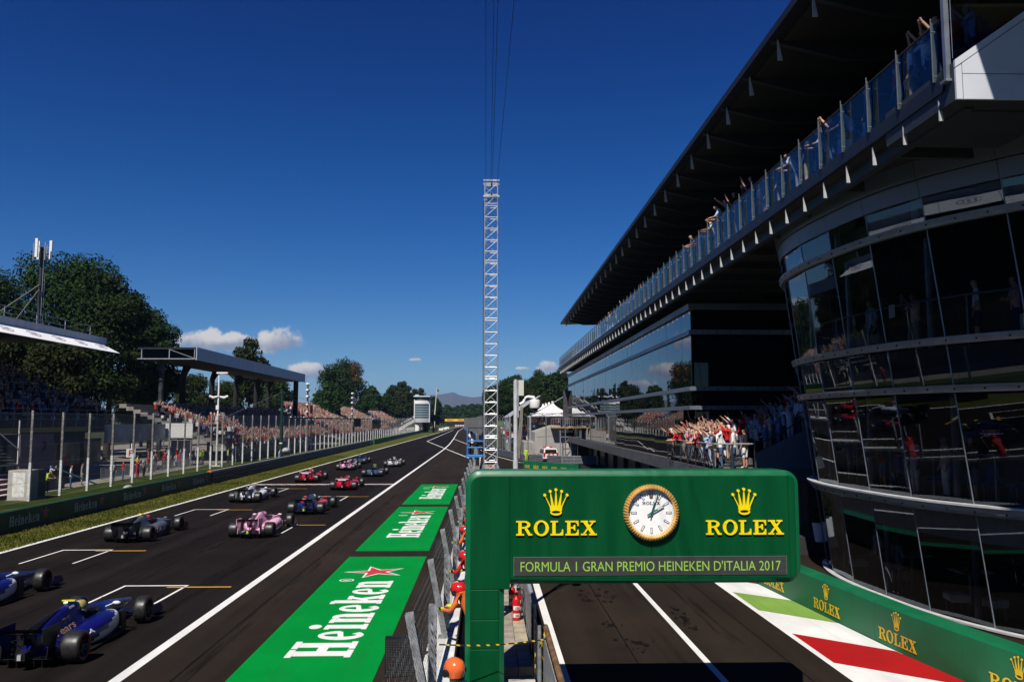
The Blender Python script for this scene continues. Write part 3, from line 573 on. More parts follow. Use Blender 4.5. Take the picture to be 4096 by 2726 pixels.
for z, h, o_ in ((1.0, .13, .1), (3.42, .17, .16), (5.87, .15, .14), (6.85, .15, .14), (9.24, .15, .14)):
    g = MB(); rings = []
    for s in ss: rings.append([cat(s, z-h/2, .0), cat(s, z-h/2, o_*.7), cat(s, z, o_), cat(s, z+h/2, o_), cat(s, z+h/2, 0)])
    g.loft(rings, 0, True); rl = g.obj('steel_rail', M_STEEL, cb, 30)
    g = MB()
    for s in np.arange(.4, SL, .62): p = cat(s, z-.01, o_); g.ball(p, .022, 6, 4)
    stuff(g.obj('bolt_row', M_STUD, rl))
    if z in (1.0, 3.42):
        g = MB(); g.loft([[cat(s, z+h/2+.01, .0), cat(s, z+h/2+.01, o_+.05), cat(s, z+h/2+.05, o_+.05), cat(s, z+h/2+.05, 0)] for s in ss], 0); g.obj('sill', mat('pale sill', (.5, .5, .5), .5, var=.1), rl)
for (z0, z1, o_) in ((9.84, 10.2, .05), (10.225, 10.6, .08)):
    for a, b in zip(cols, cols[1:]):
        g = MB(); q = [a+.006, (2*a+b)/3, (a+2*b)/3, b-.006]; g.loft([[cat(s, z0, o_), cat(s, z1, o_), cat(s, z1, o_-.05), cat(s, z0, o_-.05)] for s in q], 0); g.obj('parapet_panel', M_CLAD2, cb)
def deck(z, t_, m, nm, inner=.08):
    pts = [cat(s, z, -inner) for s in ss]; poly = [(p.x, p.y) for p in pts] + [(17, 12.2), (17, 26.6)]
    g = MB(); g.prism(poly[::-1], lambda p: (p[0], p[1], z), lambda p: (p[0], p[1], z+t_)); return g.obj(nm, m, cb)
deck(.5, .5, M_FLOORI, 'floor'); deck(3.32, .16, M_FLOORI, 'floor'); deck(5.8, .95, M_INT, 'floor'); deck(9.16, .16, M_INT, 'floor'); deck(10.4, .15, M_INT, 'roof_deck')
g = MB(); g.box(15.5, 15.8, 11, 26.8, .5, 10.5); g.box(11.4, 15.6, 26.4, 26.7, .5, 10.5); g.obj('inner_wall', mat('lounge wall', (.10, .10, .115), .8, var=.2), cb)
for s in (5.0, 8.2, 11.4, 14.6):
    for z0, z1 in ((1.0, 3.32), (3.48, 5.8), (6.75, 9.16), (9.32, 10.4)):
        if s < SL: p = cat(s, (z0+z1)/2, -.55); g = MB(); g.tube([(p.x, p.y, z0), (p.x, p.y, z1)], .075, 8); g.obj('inner_column', M_STEEL, cb, 40)
g = MB(); g.loft([[cat(s, 2.72, -.42), cat(s, 3.3, -.42), cat(s, 3.3, -.5), cat(s, 2.72, -.5)] for s in np.arange(4.6, SL-.5, .4)]); g.obj('bulkhead', mat('grey bulkhead', (.30, .31, .32), .7), cb, 30)
# inner guard rails on the two upper floors
for zf in (3.48, 6.75):
    g = MB(); g.tube([cat(s, zf+1.05, -.45) for s in np.arange(6, SL-1, .5)], .025, 6)
    for s in np.arange(6, SL-1, 1.6): p = cat(s, zf+1.05, -.45); g.tube([p, (p.x, p.y, zf)], .02, 6)
    g.obj('guard_rail', M_STEEL, cb, 40)
# terrace and raked stair stand
tr = thing('spectator_terrace', 'concrete terrace with railing and raked steps in the recess of the glass building', 'terrace', (0, 0, 0), BROT)
g = MB(); g.box(9.6, 22, 36.3, 46, 2.62, 3.1); g.obj('slab', M_SLAB, tr)
g = MB(); g.box(10.6, 20, 33.0, 36.2, 0, .67); g.box(13.2, 20, 35.0, 36.2, .67, 2.6); g.obj('base_plinth', M_SOFF, tr)
for i in range(10):
    g = MB(); x = 12.0 + i*.72; g.box(x, 19.6, 37.2, 43.3, 3.1+i*.34, 3.1+(i+1)*.34); g.obj('step', M_SLAB, tr)
g = MB(); g.prism([(11.7, 3.1), (20, 3.1), (20, 7.2), (18.6, 6.9), (11.7, 3.75)][::-1], lambda p: (p[0], 37.0, p[1]), lambda p: (p[0], 37.18, p[1])); g.obj('side_wall', M_CLAD2, tr)
for x, z in ((10.2, .15), (10.68, .3), (11.16, .45)): g = MB(); g.box(x, x+.47, 37.2, 45.6, 3.1, 3.1+z); g.obj('step', M_SLAB, tr)
g = MB(); g.tube([(9.66, 45.8, 4.2), (9.66, 36.45, 4.2), (11.5, 36.45, 4.2)], .03, 8); g.obj('top_rail', mat('pale handrail', (.55, .55, .55), .35, .5), tr, 40)
for y in np.arange(36.45, 46, 1.55): g = MB(); g.box(9.63, 9.69, y-.03, y+.03, 3.1, 4.2); g.obj('post', M_BEAM, tr)
for x in (10.5, 11.5): g = MB(); g.box(x-.04, x+.04, 36.42, 36.48, 3.1, 4.2); g.obj('post', M_BEAM, tr)
for y in np.arange(36.5, 45, 1.55): g = MB(); g.quad((9.65, y+.06, 4.05), (9.65, y+1.46, 4.05), (9.65, y+1.46, 3.2), (9.65, y+.06, 3.2)); g.obj('railing_pane', M_BGLASS, tr)
g = MB(); g.tube([(11.5, 36.6, 4.2), (12.2, 36.9, 4.35), (18.8, 36.9, 8.0)], .03, 6); g.obj('stair_rail', M_BEAM, tr)

# ================================================================ green barrier below the lounge
M_BARG = mat('green barrier paint', (.0045, .128, .048), .5, var=.12, scale=1.2, bump=.05); M_BART = mat('painted sunlit barrier top', (.02, .25, .11), .5, var=.1); M_BARY = mat('gold lettering paint', (.70, .46, .015), .5, var=.06)  # second green is the same paint, lightened for sun on the top
gb = thing('green_barrier', 'green concrete barrier with yellow crowns and lettering below the curved lounge', 'barrier', (0, 0, 0))
yb = [34, 29.6, 26.2, 22.85, 20.3, 17.2, 13.8, 9.2]
for a, b in zip(yb, yb[1:]):
    pa = Vector((bx(a), a-.006, 0)); pb_ = Vector((bx(b), b+.006, 0)); n = 4; g = MB(); rings = []
    for i in range(n+1):
        y = a-.006 + (b-a+.012)*i/n; x = bx(y); rings.append([(x, y, -.02), (x, y, .90), (x+.05, y, .955), (x+.42, y, .97), (x+.42, y, -.02)])
    g.loft(rings, 0, True)
    for k in range(len(g.f)):
        pass
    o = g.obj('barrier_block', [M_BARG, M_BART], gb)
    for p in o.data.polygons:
        if p.normal.z > .6: p.material_index = 1  # upward faces take the green that has sunlight painted in
for yc in (29.4, 26.0, 22.65, 19.35, 15.75, 12.3):
    a = Vector((bx(yc+.73), yc+.73, 0)); b = Vector((bx(yc-.73), yc-.73, 0)); ux = (b-a).normalized(); nrm = Vector((ux.y, -ux.x, 0)); o_ = nrm*.012
    # the barrier faces the pit lane: letters read from far to near
    g = MB(); put_glyphs(g, 'ROLEX', roman, a + o_ + Vector((0, 0, .12)), ux, (0, 0, 1), 1.46, .27, .004); g.obj('lettering', M_BARY, gb)
    c = (a+b)/2; g = MB(); put_crown(g, c + o_ + Vector((0, 0, .45)), ux, (0, 0, 1), .36, .42, .004); g.obj('crown_emblem', M_BARY, gb)
# ================================================================ left of the track: barrier, rails, fence, stands
def lx(y): return -21.6 - .0143*y
M_HBAR = mat('dark green hoarding', (.004, .042, .022), .55, var=.1, scale=.8); M_HLET = mat('pale hoarding lettering', (.30, .42, .38), .6, var=.08); M_HSTAR = mat('hoarding star red', (.42, .05, .035), .6, var=.05)
M_ARM = mat('dark armco steel', (.055, .058, .068), .45, .6, var=.3, scale=2); M_ARMW = mat('worn rail edge', (.5, .5, .5), .5, .3, var=.5, scale=6, stretch=(1, .3, 1)); M_POSTW = mat('white painted post', (.78, .77, .74), .7, var=.2, scale=5, bump=.1); M_POSTG = mat('weathered grey post', (.22, .21, .195), .8, var=.4, scale=9, bump=.2)
M_NET = netting('chain link', (.2, .2, .205), .10, .011); M_GALV = mat('galvanised steel', (.34, .35, .36), .5, .5, var=.25, scale=10); M_WHT = mat('white enamel', (.75, .74, .72), .45, var=.05)
hb = thing('advertising_barrier', 'dark green advertising barrier with pale lettering and red stars beside the verge', 'barrier')
for k in range(8):
    y0 = 19.4 + k*6.4; y1 = min(y0+6.39, 70.2); g = MB(); g.loft([[(lx(y), y, -.05), (lx(y), y, .98), (lx(y)-.3, y, 1.0), (lx(y)-.3, y, -.05)] for y in (y0, y1)]); g.obj('barrier_block', M_HBAR, hb)
for k in range(7):
    y0 = 33.9 + k*6.4
    if y0 > 67: break
    d = Vector((lx(y0+3)-lx(y0), 3, 0)).normalized(); n = Vector((1, .0143, 0)).normalized()*.012; o_ = Vector((lx(y0), y0, .27))+n
    g = MB(); put_glyphs(g, 'Heineken', slab, o_, d, (0, 0, 1), 2.75, .47, .004); g.obj('lettering', M_HLET, hb)
    g = MB(); put_star(g, o_ + d*3.33 + Vector((0, 0, .34)), d, (0, 0, 1), .34, .36, 0, 1, .004); g.obj('star_emblem', [mat('star outline', (.35, .33, .28), .6), M_HSTAR], hb)
    g = MB(); [g.add([o_ + d*(2.86+q[0]) + Vector((0, 0, .52+q[1])) + n*.3 for q in p], [(0, 1, 2, 3)]) for p in band(ell(0, 0, .055, .055, n=12), ell(0, 0, .04, .04, n=12))]; g.obj('registered_mark', M_HLET, hb)
g = MB(); g.ball((lx(70.4)-.1, 70.45, .95), .16, 10, 6); tag(g.obj('marker_ball', mat('orange plastic', (.7, .1, .02), .5)), 'orange ball on the far end of the green barrier', 'marker')
# guard rail
gr = thing('guard_rail', 'dark triple rail steel crash barrier running along the far verge', 'guard rail')
wp = [(0, 0), (.03, .03), (.08, .06), (.08, .11), (.02, .15), (.02, .17), (.08, .21), (.08, .26), (.03, .29), (0, .32), (-.02, .16)]
for k in range(25):
    y0 = 70.6 + k*13.2; y1 = y0 + 13.17
    if 181 < (y0+y1)/2 < 214: continue
    for z in (.02, .34, .66):
        g = MB(); g.loft([[(lx(y)+p[0], y, z+p[1]) for p in wp] for y in (y0, y1)]); o = g.obj('rail', [M_ARM], gr)
        g = MB(); g.bar((lx(y0)+.083, y0, z+.085), (lx(y1)+.083, y1, z+.085), .004, .018); g.obj('worn_edge', M_ARMW, o)
    for i in range(3 if y0 < 220 else 1): g = MB(); y = y0 + 2 + i*4.4; g.box(lx(y)-.2, lx(y)-.05, y-.06, y+.06, 0, 1.0); g.obj('post', M_ARM, gr)
g = MB(); g.loft([[(lx(y)-.25, y, -.01), (lx(y)-.25, y, .99), (lx(y)-.45, y, .99), (lx(y)-.45, y, -.01)] for y in (70.6, 400)]); g.obj('backing_kerb', mat('pale dusty concrete', (.33, .31, .27), .9, var=.3), gr)
g = MB(); g.loft([[(lx(y)+.25, y, 0), (lx(y)+.25, y, 1.0), (lx(y)-.2, y, 1.05), (lx(y)-.2, y, 0)] for y in (182, 213.5)]); tag(g.obj('foam_barrier', mat('green foam cover', (.01, .09, .02), .6)), 'solid green foam barrier set into the distant crash rail', 'barrier')
# debris fence
df = thing('debris_fence', 'tall chain link debris fence on white footed posts along the left bank', 'fence')
gp1 = MB(); gp1.box(-.075, .075, -.075, .075, -.05, 2.45, 0); gp1.box(-.07, .07, -.07, .07, 2.45, 5.8, 1); mp1 = gp1.mesh('fence_post', [M_POSTW, M_POSTG])
gn1 = MB(); gn1.box(-.09, -.085, .08, 3.92, .1, 5.7); mn1 = gn1.mesh('mesh_panel', M_NET)
gw1 = MB()
for z in (.15, 1.2, 2.4, 3.6, 4.7, 5.68): gw1.bar((.1, 0, z), (.1, 4, z), .016, .016)
mw1 = gw1.mesh('strand_wire', M_GALV)
for k in range(90):
    y = -23.9 + k*4.0; x = -29.7 + max(0, y-190)*.012
    p = ob('fence_post', mp1, df, (x, y, 0), random.gauss(0, .01)); p.scale = (1, 1, random.uniform(.985, 1.01)); ob('mesh_panel', mn1, df, (x, y, 0)); ob('strand_wire', mw1, df, (x, y, 0))

# ---- crowd as one mass: small full figures
M_CR = [mat('crowd red', (.36, .02, .02), .8, var=.3, scale=2), mat('crowd white', (.62, .6, .58), .8, var=.2, scale=2), mat('crowd skin', (.40, .25, .185), .7, var=.25, scale=2), mat('crowd dark', (.03, .03, .04), .8, var=.3, scale=2), mat('crowd blue', (.07, .11, .26), .8, var=.3, scale=2), mat('crowd orange', (.44, .13, .07), .8, var=.2, scale=2), mat('crowd hair', (.04, .025, .018), .8, var=.3), mat('crowd yellow', (.55, .5, .05), .8)]
def crowd(name, label, spots, scale=1., raised=.55, pal=(.40, .24, .0, .12, .08, .14, 0, .02), face=1.0):
    "spots: (x, y, z) feet; every figure has legs, torso, head, two arms"
    n = len(spots); tv = np.array([(-.2,-.11,.85),(.2,-.11,.85),(.2,.11,.85),(-.2,.11,.85),(-.24,-.12,1.42),(.24,-.12,1.42),(.24,.12,1.42),(-.24,.12,1.42)]); bf = [(3,2,1,0),(4,5,6,7),(0,1,5,4),(1,2,6,5),(2,3,7,6),(3,0,4,7)]
    V = []; Fc = []; Mi = []; o = 0
    def part(vs_, mi):
        nonlocal o
        V.extend(vs_.tolist()); Fc.extend([tuple(i+o for i in f) for f in bf]); Mi.extend([mi]*6); o += 8
    pc = np.cumsum(np.array(pal)/sum(pal))
    for (x, y, z) in spots:
        a = random.gauss(0, .5) + face*0; ca, sa = math.cos(a), math.sin(a); s_ = random.uniform(.92, 1.06)*scale; c = int(np.searchsorted(pc, random.random())); c2 = random.choice((3, 3, 4, 4, 1, 3))
        def put(vs_, mi): w = vs_.copy()*s_; w2 = w.copy(); w2[:, 0] = w[:, 0]*ca - w[:, 1]*sa + x; w2[:, 1] = w[:, 0]*sa + w[:, 1]*ca + y; w2[:, 2] += z; part(w2, mi)
        put(tv, c); put(tv*np.array([.85, .9, 1]) * np.array([1, 1, .6]) - np.array([0, 0, .02]) * 1 - np.array([0, 0, .48]), c2)
        hd = tv*np.array([.42, .85, .38]) + np.array([0, 0, 1.15]); put(hd, 2); hh = hd.copy(); hh[:, 2] = hh[:, 2]*.35 + 1.14; hh[:, :2] *= 1.08; put(hh, random.choice((6, 6, 0, 1, 6)))
        for sd_ in (-1, 1):
            p0 = np.array([sd_*.26, 0, 1.36]); u = random.random()
            p1 = np.array([sd_*(.26+random.random()*.25), random.uniform(-.1, .1), 1.36+random.uniform(.25, .62)]) if u < raised else np.array([sd_*.34, .05, .85]); d = p1-p0; w_ = np.array([.055, 0, 0]) if abs(d[2]) > .2 else np.array([0, 0, .055]); h_ = np.array([0, .055, 0])
            put(np.array([p0-w_-h_, p0+w_-h_, p0+w_+h_, p0-w_+h_, p1-w_*.8-h_*.8, p1+w_*.8-h_*.8, p1+w_*.8+h_*.8, p1-w_*.8+h_*.8]), 2 if random.random() < .75 else c)
    me = bpy.data.meshes.new(name); me.from_pydata(V, [], Fc)
    for m in M_CR: me.materials.append(m)
    me.polygons.foreach_set('material_index', Mi); me.update(); return stuff(ob(name, me), label, 'crowd')
def stand_spots(x0, dx, z0, dz, rows, y0, y1, fill=.85, pitch=.55, jit=.12):
    out = []
    for r_ in range(rows):
        y = y0
        while y < y1:
            if random.random() < fill: out.append((x0 - dx*r_ + random.gauss(0, jit), y + random.gauss(0, jit), z0 + dz*r_))
            y += pitch
    return out
# ---- stand one: dark covered grandstand with white awning
M_STC = mat('grandstand concrete', (.20, .19, .18), .85, var=.25, scale=1.), ; M_STC = M_STC[0]; M_FAS = mat('grey blue fascia', (.40, .42, .47), .55, .1, var=.12, scale=.6, stretch=(1, 3, .2)); M_AWN = mat('white awning cloth', (.86, .85, .84), .8, var=.06, scale=.5); M_DARK = mat('black steelwork and painted shade', (.012, .012, .012), .8, var=.2); M_EMB = mat('faint violet emblem', (.30, .22, .34), .8)
s1 = thing('covered_grandstand', 'dark covered grandstand with white awning strip and antenna mast on its roof', 'grandstand')
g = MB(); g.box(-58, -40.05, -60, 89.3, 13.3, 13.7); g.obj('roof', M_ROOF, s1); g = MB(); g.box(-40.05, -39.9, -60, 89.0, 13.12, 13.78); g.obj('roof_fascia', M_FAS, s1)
for k in range(34):
    y1 = 87.9 - 4.24*k; y0 = y1-4.2; g = MB(); g.add([(-39.95, y0, 13.12), (-38.0, y0, 12.1), (-38.0, y1, 12.1), (-39.95, y1, 13.12), (-39.95, y0, 13.08), (-38.0, y0, 12.06), (-38.0, y1, 12.06), (-39.95, y1, 13.08)], [(0, 1, 2, 3), (7, 6, 5, 4), (0, 4, 5, 1), (1, 5, 6, 2), (2, 6, 7, 3), (3, 7, 4, 0)]); o = g.obj('awning_panel', M_AWN, s1)
    g = MB(); e1 = Vector((0, 1, 0)); e2 = Vector((-1.95, 0, 1.02)).normalized(); c = Vector((-39.0, (y0+y1)/2, 12.63)) + Vector((.463, 0, .886))*.012
    for q in band(ell(0, 0, .95, .5, 200, 520, 20), ell(0, 0, .85, .42, 200, 520, 20)): g.add([c + e1*p[0] + e2*p[1] for p in q], [(0, 1, 2, 3)])
    for q in (rect(-.5, -.3, -.2, .22), rect(-.05, .15, -.25, .2), rect(.35, .5, -.15, .25)): g.add([c + e1*p[0] + e2*p[1] for p in q], [(0, 1, 2, 3)])
    g.obj('awning_emblem', M_EMB, o)
for i in range(14):
    g = MB(); x = -39.2 - i*.9; g.box(x-.9, x, -60, 88, 5.2+i*.4-1.2, 5.2+i*.4); g.obj('seating_step', M_DARK, s1)  # steps coloured near black to paint in the shade under the roof
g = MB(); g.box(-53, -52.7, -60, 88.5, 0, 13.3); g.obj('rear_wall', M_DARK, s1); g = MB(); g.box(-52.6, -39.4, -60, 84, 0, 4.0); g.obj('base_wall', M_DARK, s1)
g = MB(); g.box(-39.3, -39.15, -60, 84, 4.15, 4.55); g.obj('yellow_band', mat('ochre band', (.35, .24, .02), .7), s1)
for z in (5.3, 5.75, 6.2): g = MB(); g.tube([(-38.75, -60, z), (-38.75, 88, z)], .03, 6); g.obj('front_rail', M_POSTG, s1)
for y in np.arange(22, 88, 2.1): g = MB(); g.box(-38.79, -38.71, y-.03, y+.03, 4.6, 6.22); g.obj('rail_post', M_POSTG, s1)
for y in np.arange(44, 84, 4.4):
    g = MB(); g.box(-39.35, -39.2, y, y+3.6, 1.0, 3.4); g.obj('window', mat('dim shop window', (.05, .06, .065), .1, var=.3), s1)
for y in (28, 44, 60, 76): g = MB(); g.tube([(-47, y, 5), (-47, y, 13.3)], .25, 10); g.obj('column', M_DARK, s1, 40)
g = MB(); g.box(-50, -45, 58, 69, 10.6, 13.2); g.obj('commentary_box', M_DARK, s1); g = MB(); g.box(-44.98, -44.95, 59, 68.5, 11.2, 12.6); g.obj('box_window', glass('box glass', (.1, .2, .22), 1.8), s1)
crowd('crowd_in_covered_stand', 'dense shaded crowd seated in the dark covered grandstand', stand_spots(-39.7, .9, 5.2, .4, 13, 34, 87.5, .6, .62), 1, .3, (.10, .12, 0, .5, .26, .03, 0, .01))  # clothes palette darkened to paint in the roof's shade
# roof furniture
for y in np.arange(62, 89, 5.2): g = MB(); g.tube([(-41.2, y, 13.7), (-41.2, y, 15.0)], .05, 6); g.obj('roof_rail_post', M_GALV, s1)
g = MB(); g.tube([(-41.2, 62, 14.95), (-41.2, 88.5, 14.95)], .03, 6); g.tube([(-41.2, 62, 14.4), (-41.2, 88.5, 14.4)], .025, 6); g.obj('roof_rail', M_GALV, s1)
am = thing('antenna_mast', 'telecom mast with white panel antennas standing on the covered grandstand roof', 'antenna', (-42.6, 80.5, 13.7))
g = MB(); g.tube([(0, 0, 0), (0, 0, 8)], .16, 10); g.obj('pole', M_BEAM, am, 40)
for z in np.arange(1, 8, .6): g = MB(); g.bar((.25, -.1, z), (.25, .25, z), .03); g.obj('ladder_rung', M_GALV, am)
for s_ in (-.1, .25): g = MB(); g.bar((.25, s_, 0), (.25, s_, 8), .03); g.obj('ladder_rail', M_GALV, am)
for a in (20, 140, 260):
    g = MB(); cx, cy = .75*math.cos(R(a)), .75*math.sin(R(a)); g.box(cx-.12, cx+.12, cy-.09, cy+.09, 6.9, 8.7); g.obj('panel_antenna', M_WHT, am)
    g = MB(); g.bar((0, 0, 7.2), (cx, cy, 7.2), .05); g.bar((0, 0, 8.0), (cx, cy, 8.0), .05); g.obj('bracket_arm', M_GALV, am)
for a in (80, 200, 320):
    g = MB(); cx, cy = .7*math.cos(R(a)), .7*math.sin(R(a)); g.tube([(cx, cy, 6.7), (cx, cy, 8.4)], .06, 6); g.bar((0, 0, 7.5), (cx, cy, 7.5), .04); g.obj('radio_unit', M_GALV, am)
g = MB(); g.bar((0, 0, 4.4), (.8, -9.0, .1), .1); g.bar((0, 0, 4.0), (-.5, -3.5, .1), .07); g.obj('brace', mat('tan steel', (.14, .12, .09), .7), am)
wm = thing('weather_mast', 'thin weather mast with crossbar and anemometer on the grandstand roof', 'antenna', (-41.6, 67.8, 13.7))
g = MB(); g.tube([(0, 0, 0), (0, 0, 5.0)], .05, 6); g.obj('pole', M_GALV, wm); g = MB(); g.bar((0, -.7, 4.9), (0, .7, 4.9), .04); g.bar((0, -.5, 3.6), (0, .5, 3.6), .03); g.obj('crossbar', M_GALV, wm)
for s_ in (-.9, .9): g = MB(); g.ball((0, s_*.8, 5.0), .12, 8, 5); g.obj('wind_cup', M_DARK, wm)
# ---- stand two: roofed stand with grey fascia
s2 = thing('roofed_grandstand', 'open roofed grandstand with long grey fascia and red crowd below', 'grandstand')
ysm = [108, 124, 141, 156.5, 172.6]
for a, b in zip(ysm, ysm[1:]):
    g = MB(); g.box(-37.1, -37.0, a+.05, b-.05, 12.85, 14.5); g.obj('fascia_panel', M_FAS, s2)
g = MB(); g.box(-44.5, -37.3, 109.2, 109.3, 13.05, 14.32); g.obj('end_shade_panel', M_DARK, s2); g = MB(); g.box(-44.5, -37.12, 108, 172.6, 14.32, 14.46); g.obj('roof_sheet', M_ROOF, s2); g = MB(); g.box(-44.5, -37.12, 108.4, 172.6, 12.95, 13.05); g.obj('soffit', M_DARK, s2)  # dark panel behind the truss is added to paint shade inside the roof
for x in (-37.3, -40.5, -44): g = MB(); g.bar((x, 108.1, 13.0), (x, 108.1, 14.32), .1); g.obj('truss_upright', M_GALV, s2)
g = MB(); g.bar((-44.5, 108.1, 13.0), (-37.1, 108.1, 13.0), .12); g.bar((-44.5, 108.1, 14.3), (-37.1, 108.1, 14.3), .1); g.bar((-40.5, 108.1, 14.2), (-37.4, 108.1, 13.1), .06); g.obj('truss_chord', M_GALV, s2)
for y in (123, 136, 149, 162, 171):
    g = MB(); g.tube([(-44, y, 0), (-44, y, 11.6), (-43.4, y, 13)], [.5, .45, .6], 10); g.obj('column', M_DARK, s2, 40)
g = MB(); g.tube([(-42.3, 110.5, 0), (-42.3, 110.5, 12.95)], .32, 12); g.obj('front_column', mat('painted sun dapple column', (.045, .048, .05), .6, var=.9, scale=.5), s2, 40)  # dappled light is painted into the first column's colour
g = MB(); g.tube([(-38.5, 171, 0), (-38.5, 171, 12.9)], .5, 12); g.obj('front_column', M_DARK, s2, 40)
for i in range(17): g = MB(); x = -31.2 - i*.9; g.box(x-.9, x, 108, 172, 1.5+i*.36-.5, 1.5+i*.36); g.obj('seating_step', M_STC, s2)
for y in np.arange(106, 173, 3.2):
    g = MB()
    for q in ((0, .2, 1.8), (0, 3.0, .2)): g.bar((-31.1, y, q[1]*.5), (-31.1, y+2.8, q[2]*.8), .05)
    g.bar((-31.1, y, 0), (-31.1, y, 2.5), .06); g.bar((-31.1, y, 1.45), (-31.1, y+3.2, 1.45), .05); g.bar((-31.1, y, 2.45), (-31.1, y+3.2, 2.45), .05); g.obj('scaffold_frame', M_GALV, s2)
g = MB()
for k in range(9): g.bar((-33 + k*.35, 106.2, 4.8-k*.3), (-33+k*.35, 106.2, 6.2-k*.3), .05)
g.bar((-33.2, 106.2, 6.2), (-30, 106.2, 3.5), .07); g.bar((-33.2, 106.2, 4.7), (-30, 106.2, 2.0), .1); g.obj('stair_rail', M_POSTG, s2)
crowd('crowd_in_roofed_stand', 'packed crowd in red filling the roofed grandstand', stand_spots(-31.5, .9, 1.5, .36, 13, 109, 172, .88, .47), .95, .55, (.34, .24, 0, .22, .1, .08, 0, .02))
crowd('crowd_in_stair_corner', 'small packed crowd beside the stand stairs', stand_spots(-31.2, .8, 3.0, .45, 4, 104, 109, .8, .6), 1, .6)
g = MB(); g.box(-36.6, -36.3, 82, 96.6, 3.0, 4.8); tag(g.obj('grey_wall_panel', mat('dappled panel wall', (.30, .31, .33), .7, var=.6, scale=.35)), 'dappled grey panel wall under the covered grandstand edge', 'wall')
bw = thing('white_hoarding', 'blank white hoarding board standing beside the scaffold stairs', 'board'); g = MB(); g.box(-36.9, -33.4, 97.0, 97.15, 3.2, 4.85); g.obj('board', M_WHT, bw)
for x in (-36.7, -35.1, -33.6): g = MB(); g.box(x-.06, x+.06, 97.16, 97.28, 0, 4.7); g.obj('leg', M_POSTG, bw)
g = MB(); g.box(-36.6, -34.6, 98.6, 100.5, 0, 2.9); tag(g.obj('cream_kiosk_wall', mat('cream kiosk', (.42, .40, .34), .8, var=.2)), 'cream kiosk wall below the blank white hoarding', 'kiosk')
# ---- stand three: open stand
s3 = thing('open_grandstand', 'open scaffold grandstand packed with red spectators before the dark trees', 'grandstand')
for i in range(16): g = MB(); x = -33.5 - i*.9; g.box(x-.9, x, 196, 300, 1.2+i*.44-.5, 1.2+i*.44); g.obj('seating_step', M_STC, s3)
for y in np.arange(194, 300, 5): g = MB(); g.bar((-33.3, y, 0), (-33.3, y, 2.4), .08); g.bar((-33.3, y, 2.3), (-33.3, y+5, 2.3), .06); g.bar((-33.3, y, 0), (-33.3, y+5, 2.2), .05); g.obj('scaffold_frame', M_GALV, s3)
crowd('crowd_in_open_stand', 'red and white crowd packed into the open grandstand', stand_spots(-33.8, .9, 1.2, .44, 16, 197, 299, .88, .66), 1., .6, (.36, .24, 0, .2, .08, .1, 0, .02))
crowd('crowd_on_far_bank', 'far crowd on the second open bank', stand_spots(-36, .9, 3.2, .5, 8, 305, 345, .8, 1.0), 1.1, .6)
# flags in the stand
def flag(label, p, cols, w=2.2, h=1.3, horiz=True):
    f = thing('flag', label, 'flag', p, 0, 'flags waved in the open stand'); g = MB(); g.tube([(0, 0, 0), (0, 0, h+1.2)], .03, 6); g.obj('flag_pole', M_GALV, f); n = 12
    g = MB()
    for k, m in enumerate(cols):
        for i in range(n):
            y0, y1 = i/n*w, (i+1)/n*w; z0 = 1.1 + h*k/len(cols); z1 = 1.1+h*(k+1)/len(cols); wv = lambda y: .12*math.sin(y*4)
            g.quad((wv(y0), y0, z0), (wv(y1), y1, z0-.05*y1), (wv(y1), y1, z1-.05*y1), (wv(y0), y0, z1), k)
    g.obj('cloth', cols, f)
M_FB = mat('flag blue', (.02, .06, .35), .8); M_FR = mat('flag red', (.5, .02, .02), .8); M_FG = mat('flag green', (.02, .2, .06), .8)
flag('white and blue flag held above the crowd in the open stand', (-43.5, 238, 7.0), [M_WHT, M_FB, M_WHT], 1.8, 1.6); flag('red flag at the left corner of the open stand', (-41, 197, 5.6), [M_FR, M_FR], 3.2, 2.0); flag('green white and red flag hung low on the open stand front', (-33.2, 210, 1.2), [M_FR, M_FG, M_WHT], 3.4, 1.8)
# ---- poles along the left bank
def pole(name, label, p, h, r0, r1, m): t_ = thing(name, label, 'pole', p); g = MB(); g.tube([(0, 0, 0), (0, 0, h)], [r0, r1], 10); g.obj('shaft', m, t_, 40); return t_
c1 = pole('camera_pole', 'white camera pole in front of the roofed grandstand', (-30.6, 97, 0), 10.6, .12, .09, M_WHT)
g = MB(); g.box(-.25, 1.0, -.2, .2, 10.5, 10.68); g.obj('lamp_head', M_WHT, c1)
for s_ in (-1, 1): g = MB(); g.tube([(0, s_*.1, 7.9), (.55*s_, .25*s_, 7.75), (.95*s_, .4*s_, 7.95)], [.09, .16, .13], 8); g.obj('camera_housing', M_WHT, c1, 40)
for z in (6.4, 5.2): g = MB(); g.box(-.22, .1, -.15, .15, z, z+.5); g.obj('junction_box', M_WHT, c1)
g = MB(); g.box(-.5, .5, -.4, .4, -.02, .1); g.obj('base_plate', M_WHT, c1)
for nm, p, h in (('beside the roofed grandstand', (-30.1, 142.7, 0), 11.3), ('beside the open grandstand', (-30.0, 189.6, 0), 11.2)):
    fp = pole('floodlight_pole', f'concrete floodlight pole with three lamp pairs {nm}', p, h, .2, .12, M_POSTG); fp['group'] = 'floodlight poles'
    for z in (h-.1, h-1.1, h-2.2):
        for s_ in (-1, 1): g = MB(); g.ball((0, s_*.42, z), (.28, .36, .24), 10, 6); g.bar((0, 0, z-.1), (0, s_*.42, z), .05); g.obj('lamp_head', M_WHT, fp, 40)
    for z in (h-3.6, h-4.8): g = MB(); g.box(-.15, .15, -.6, -.15, z, z+.3); g.obj('junction_box', M_WHT, fp)
gp_ = pole('green_pole', 'tall dark green steel pole standing behind the crash rail with guy wires', (-27.1, 112.5, 0), 9.1, .26, .17, mat('dark green steel', (.006, .03, .02), .5)); 
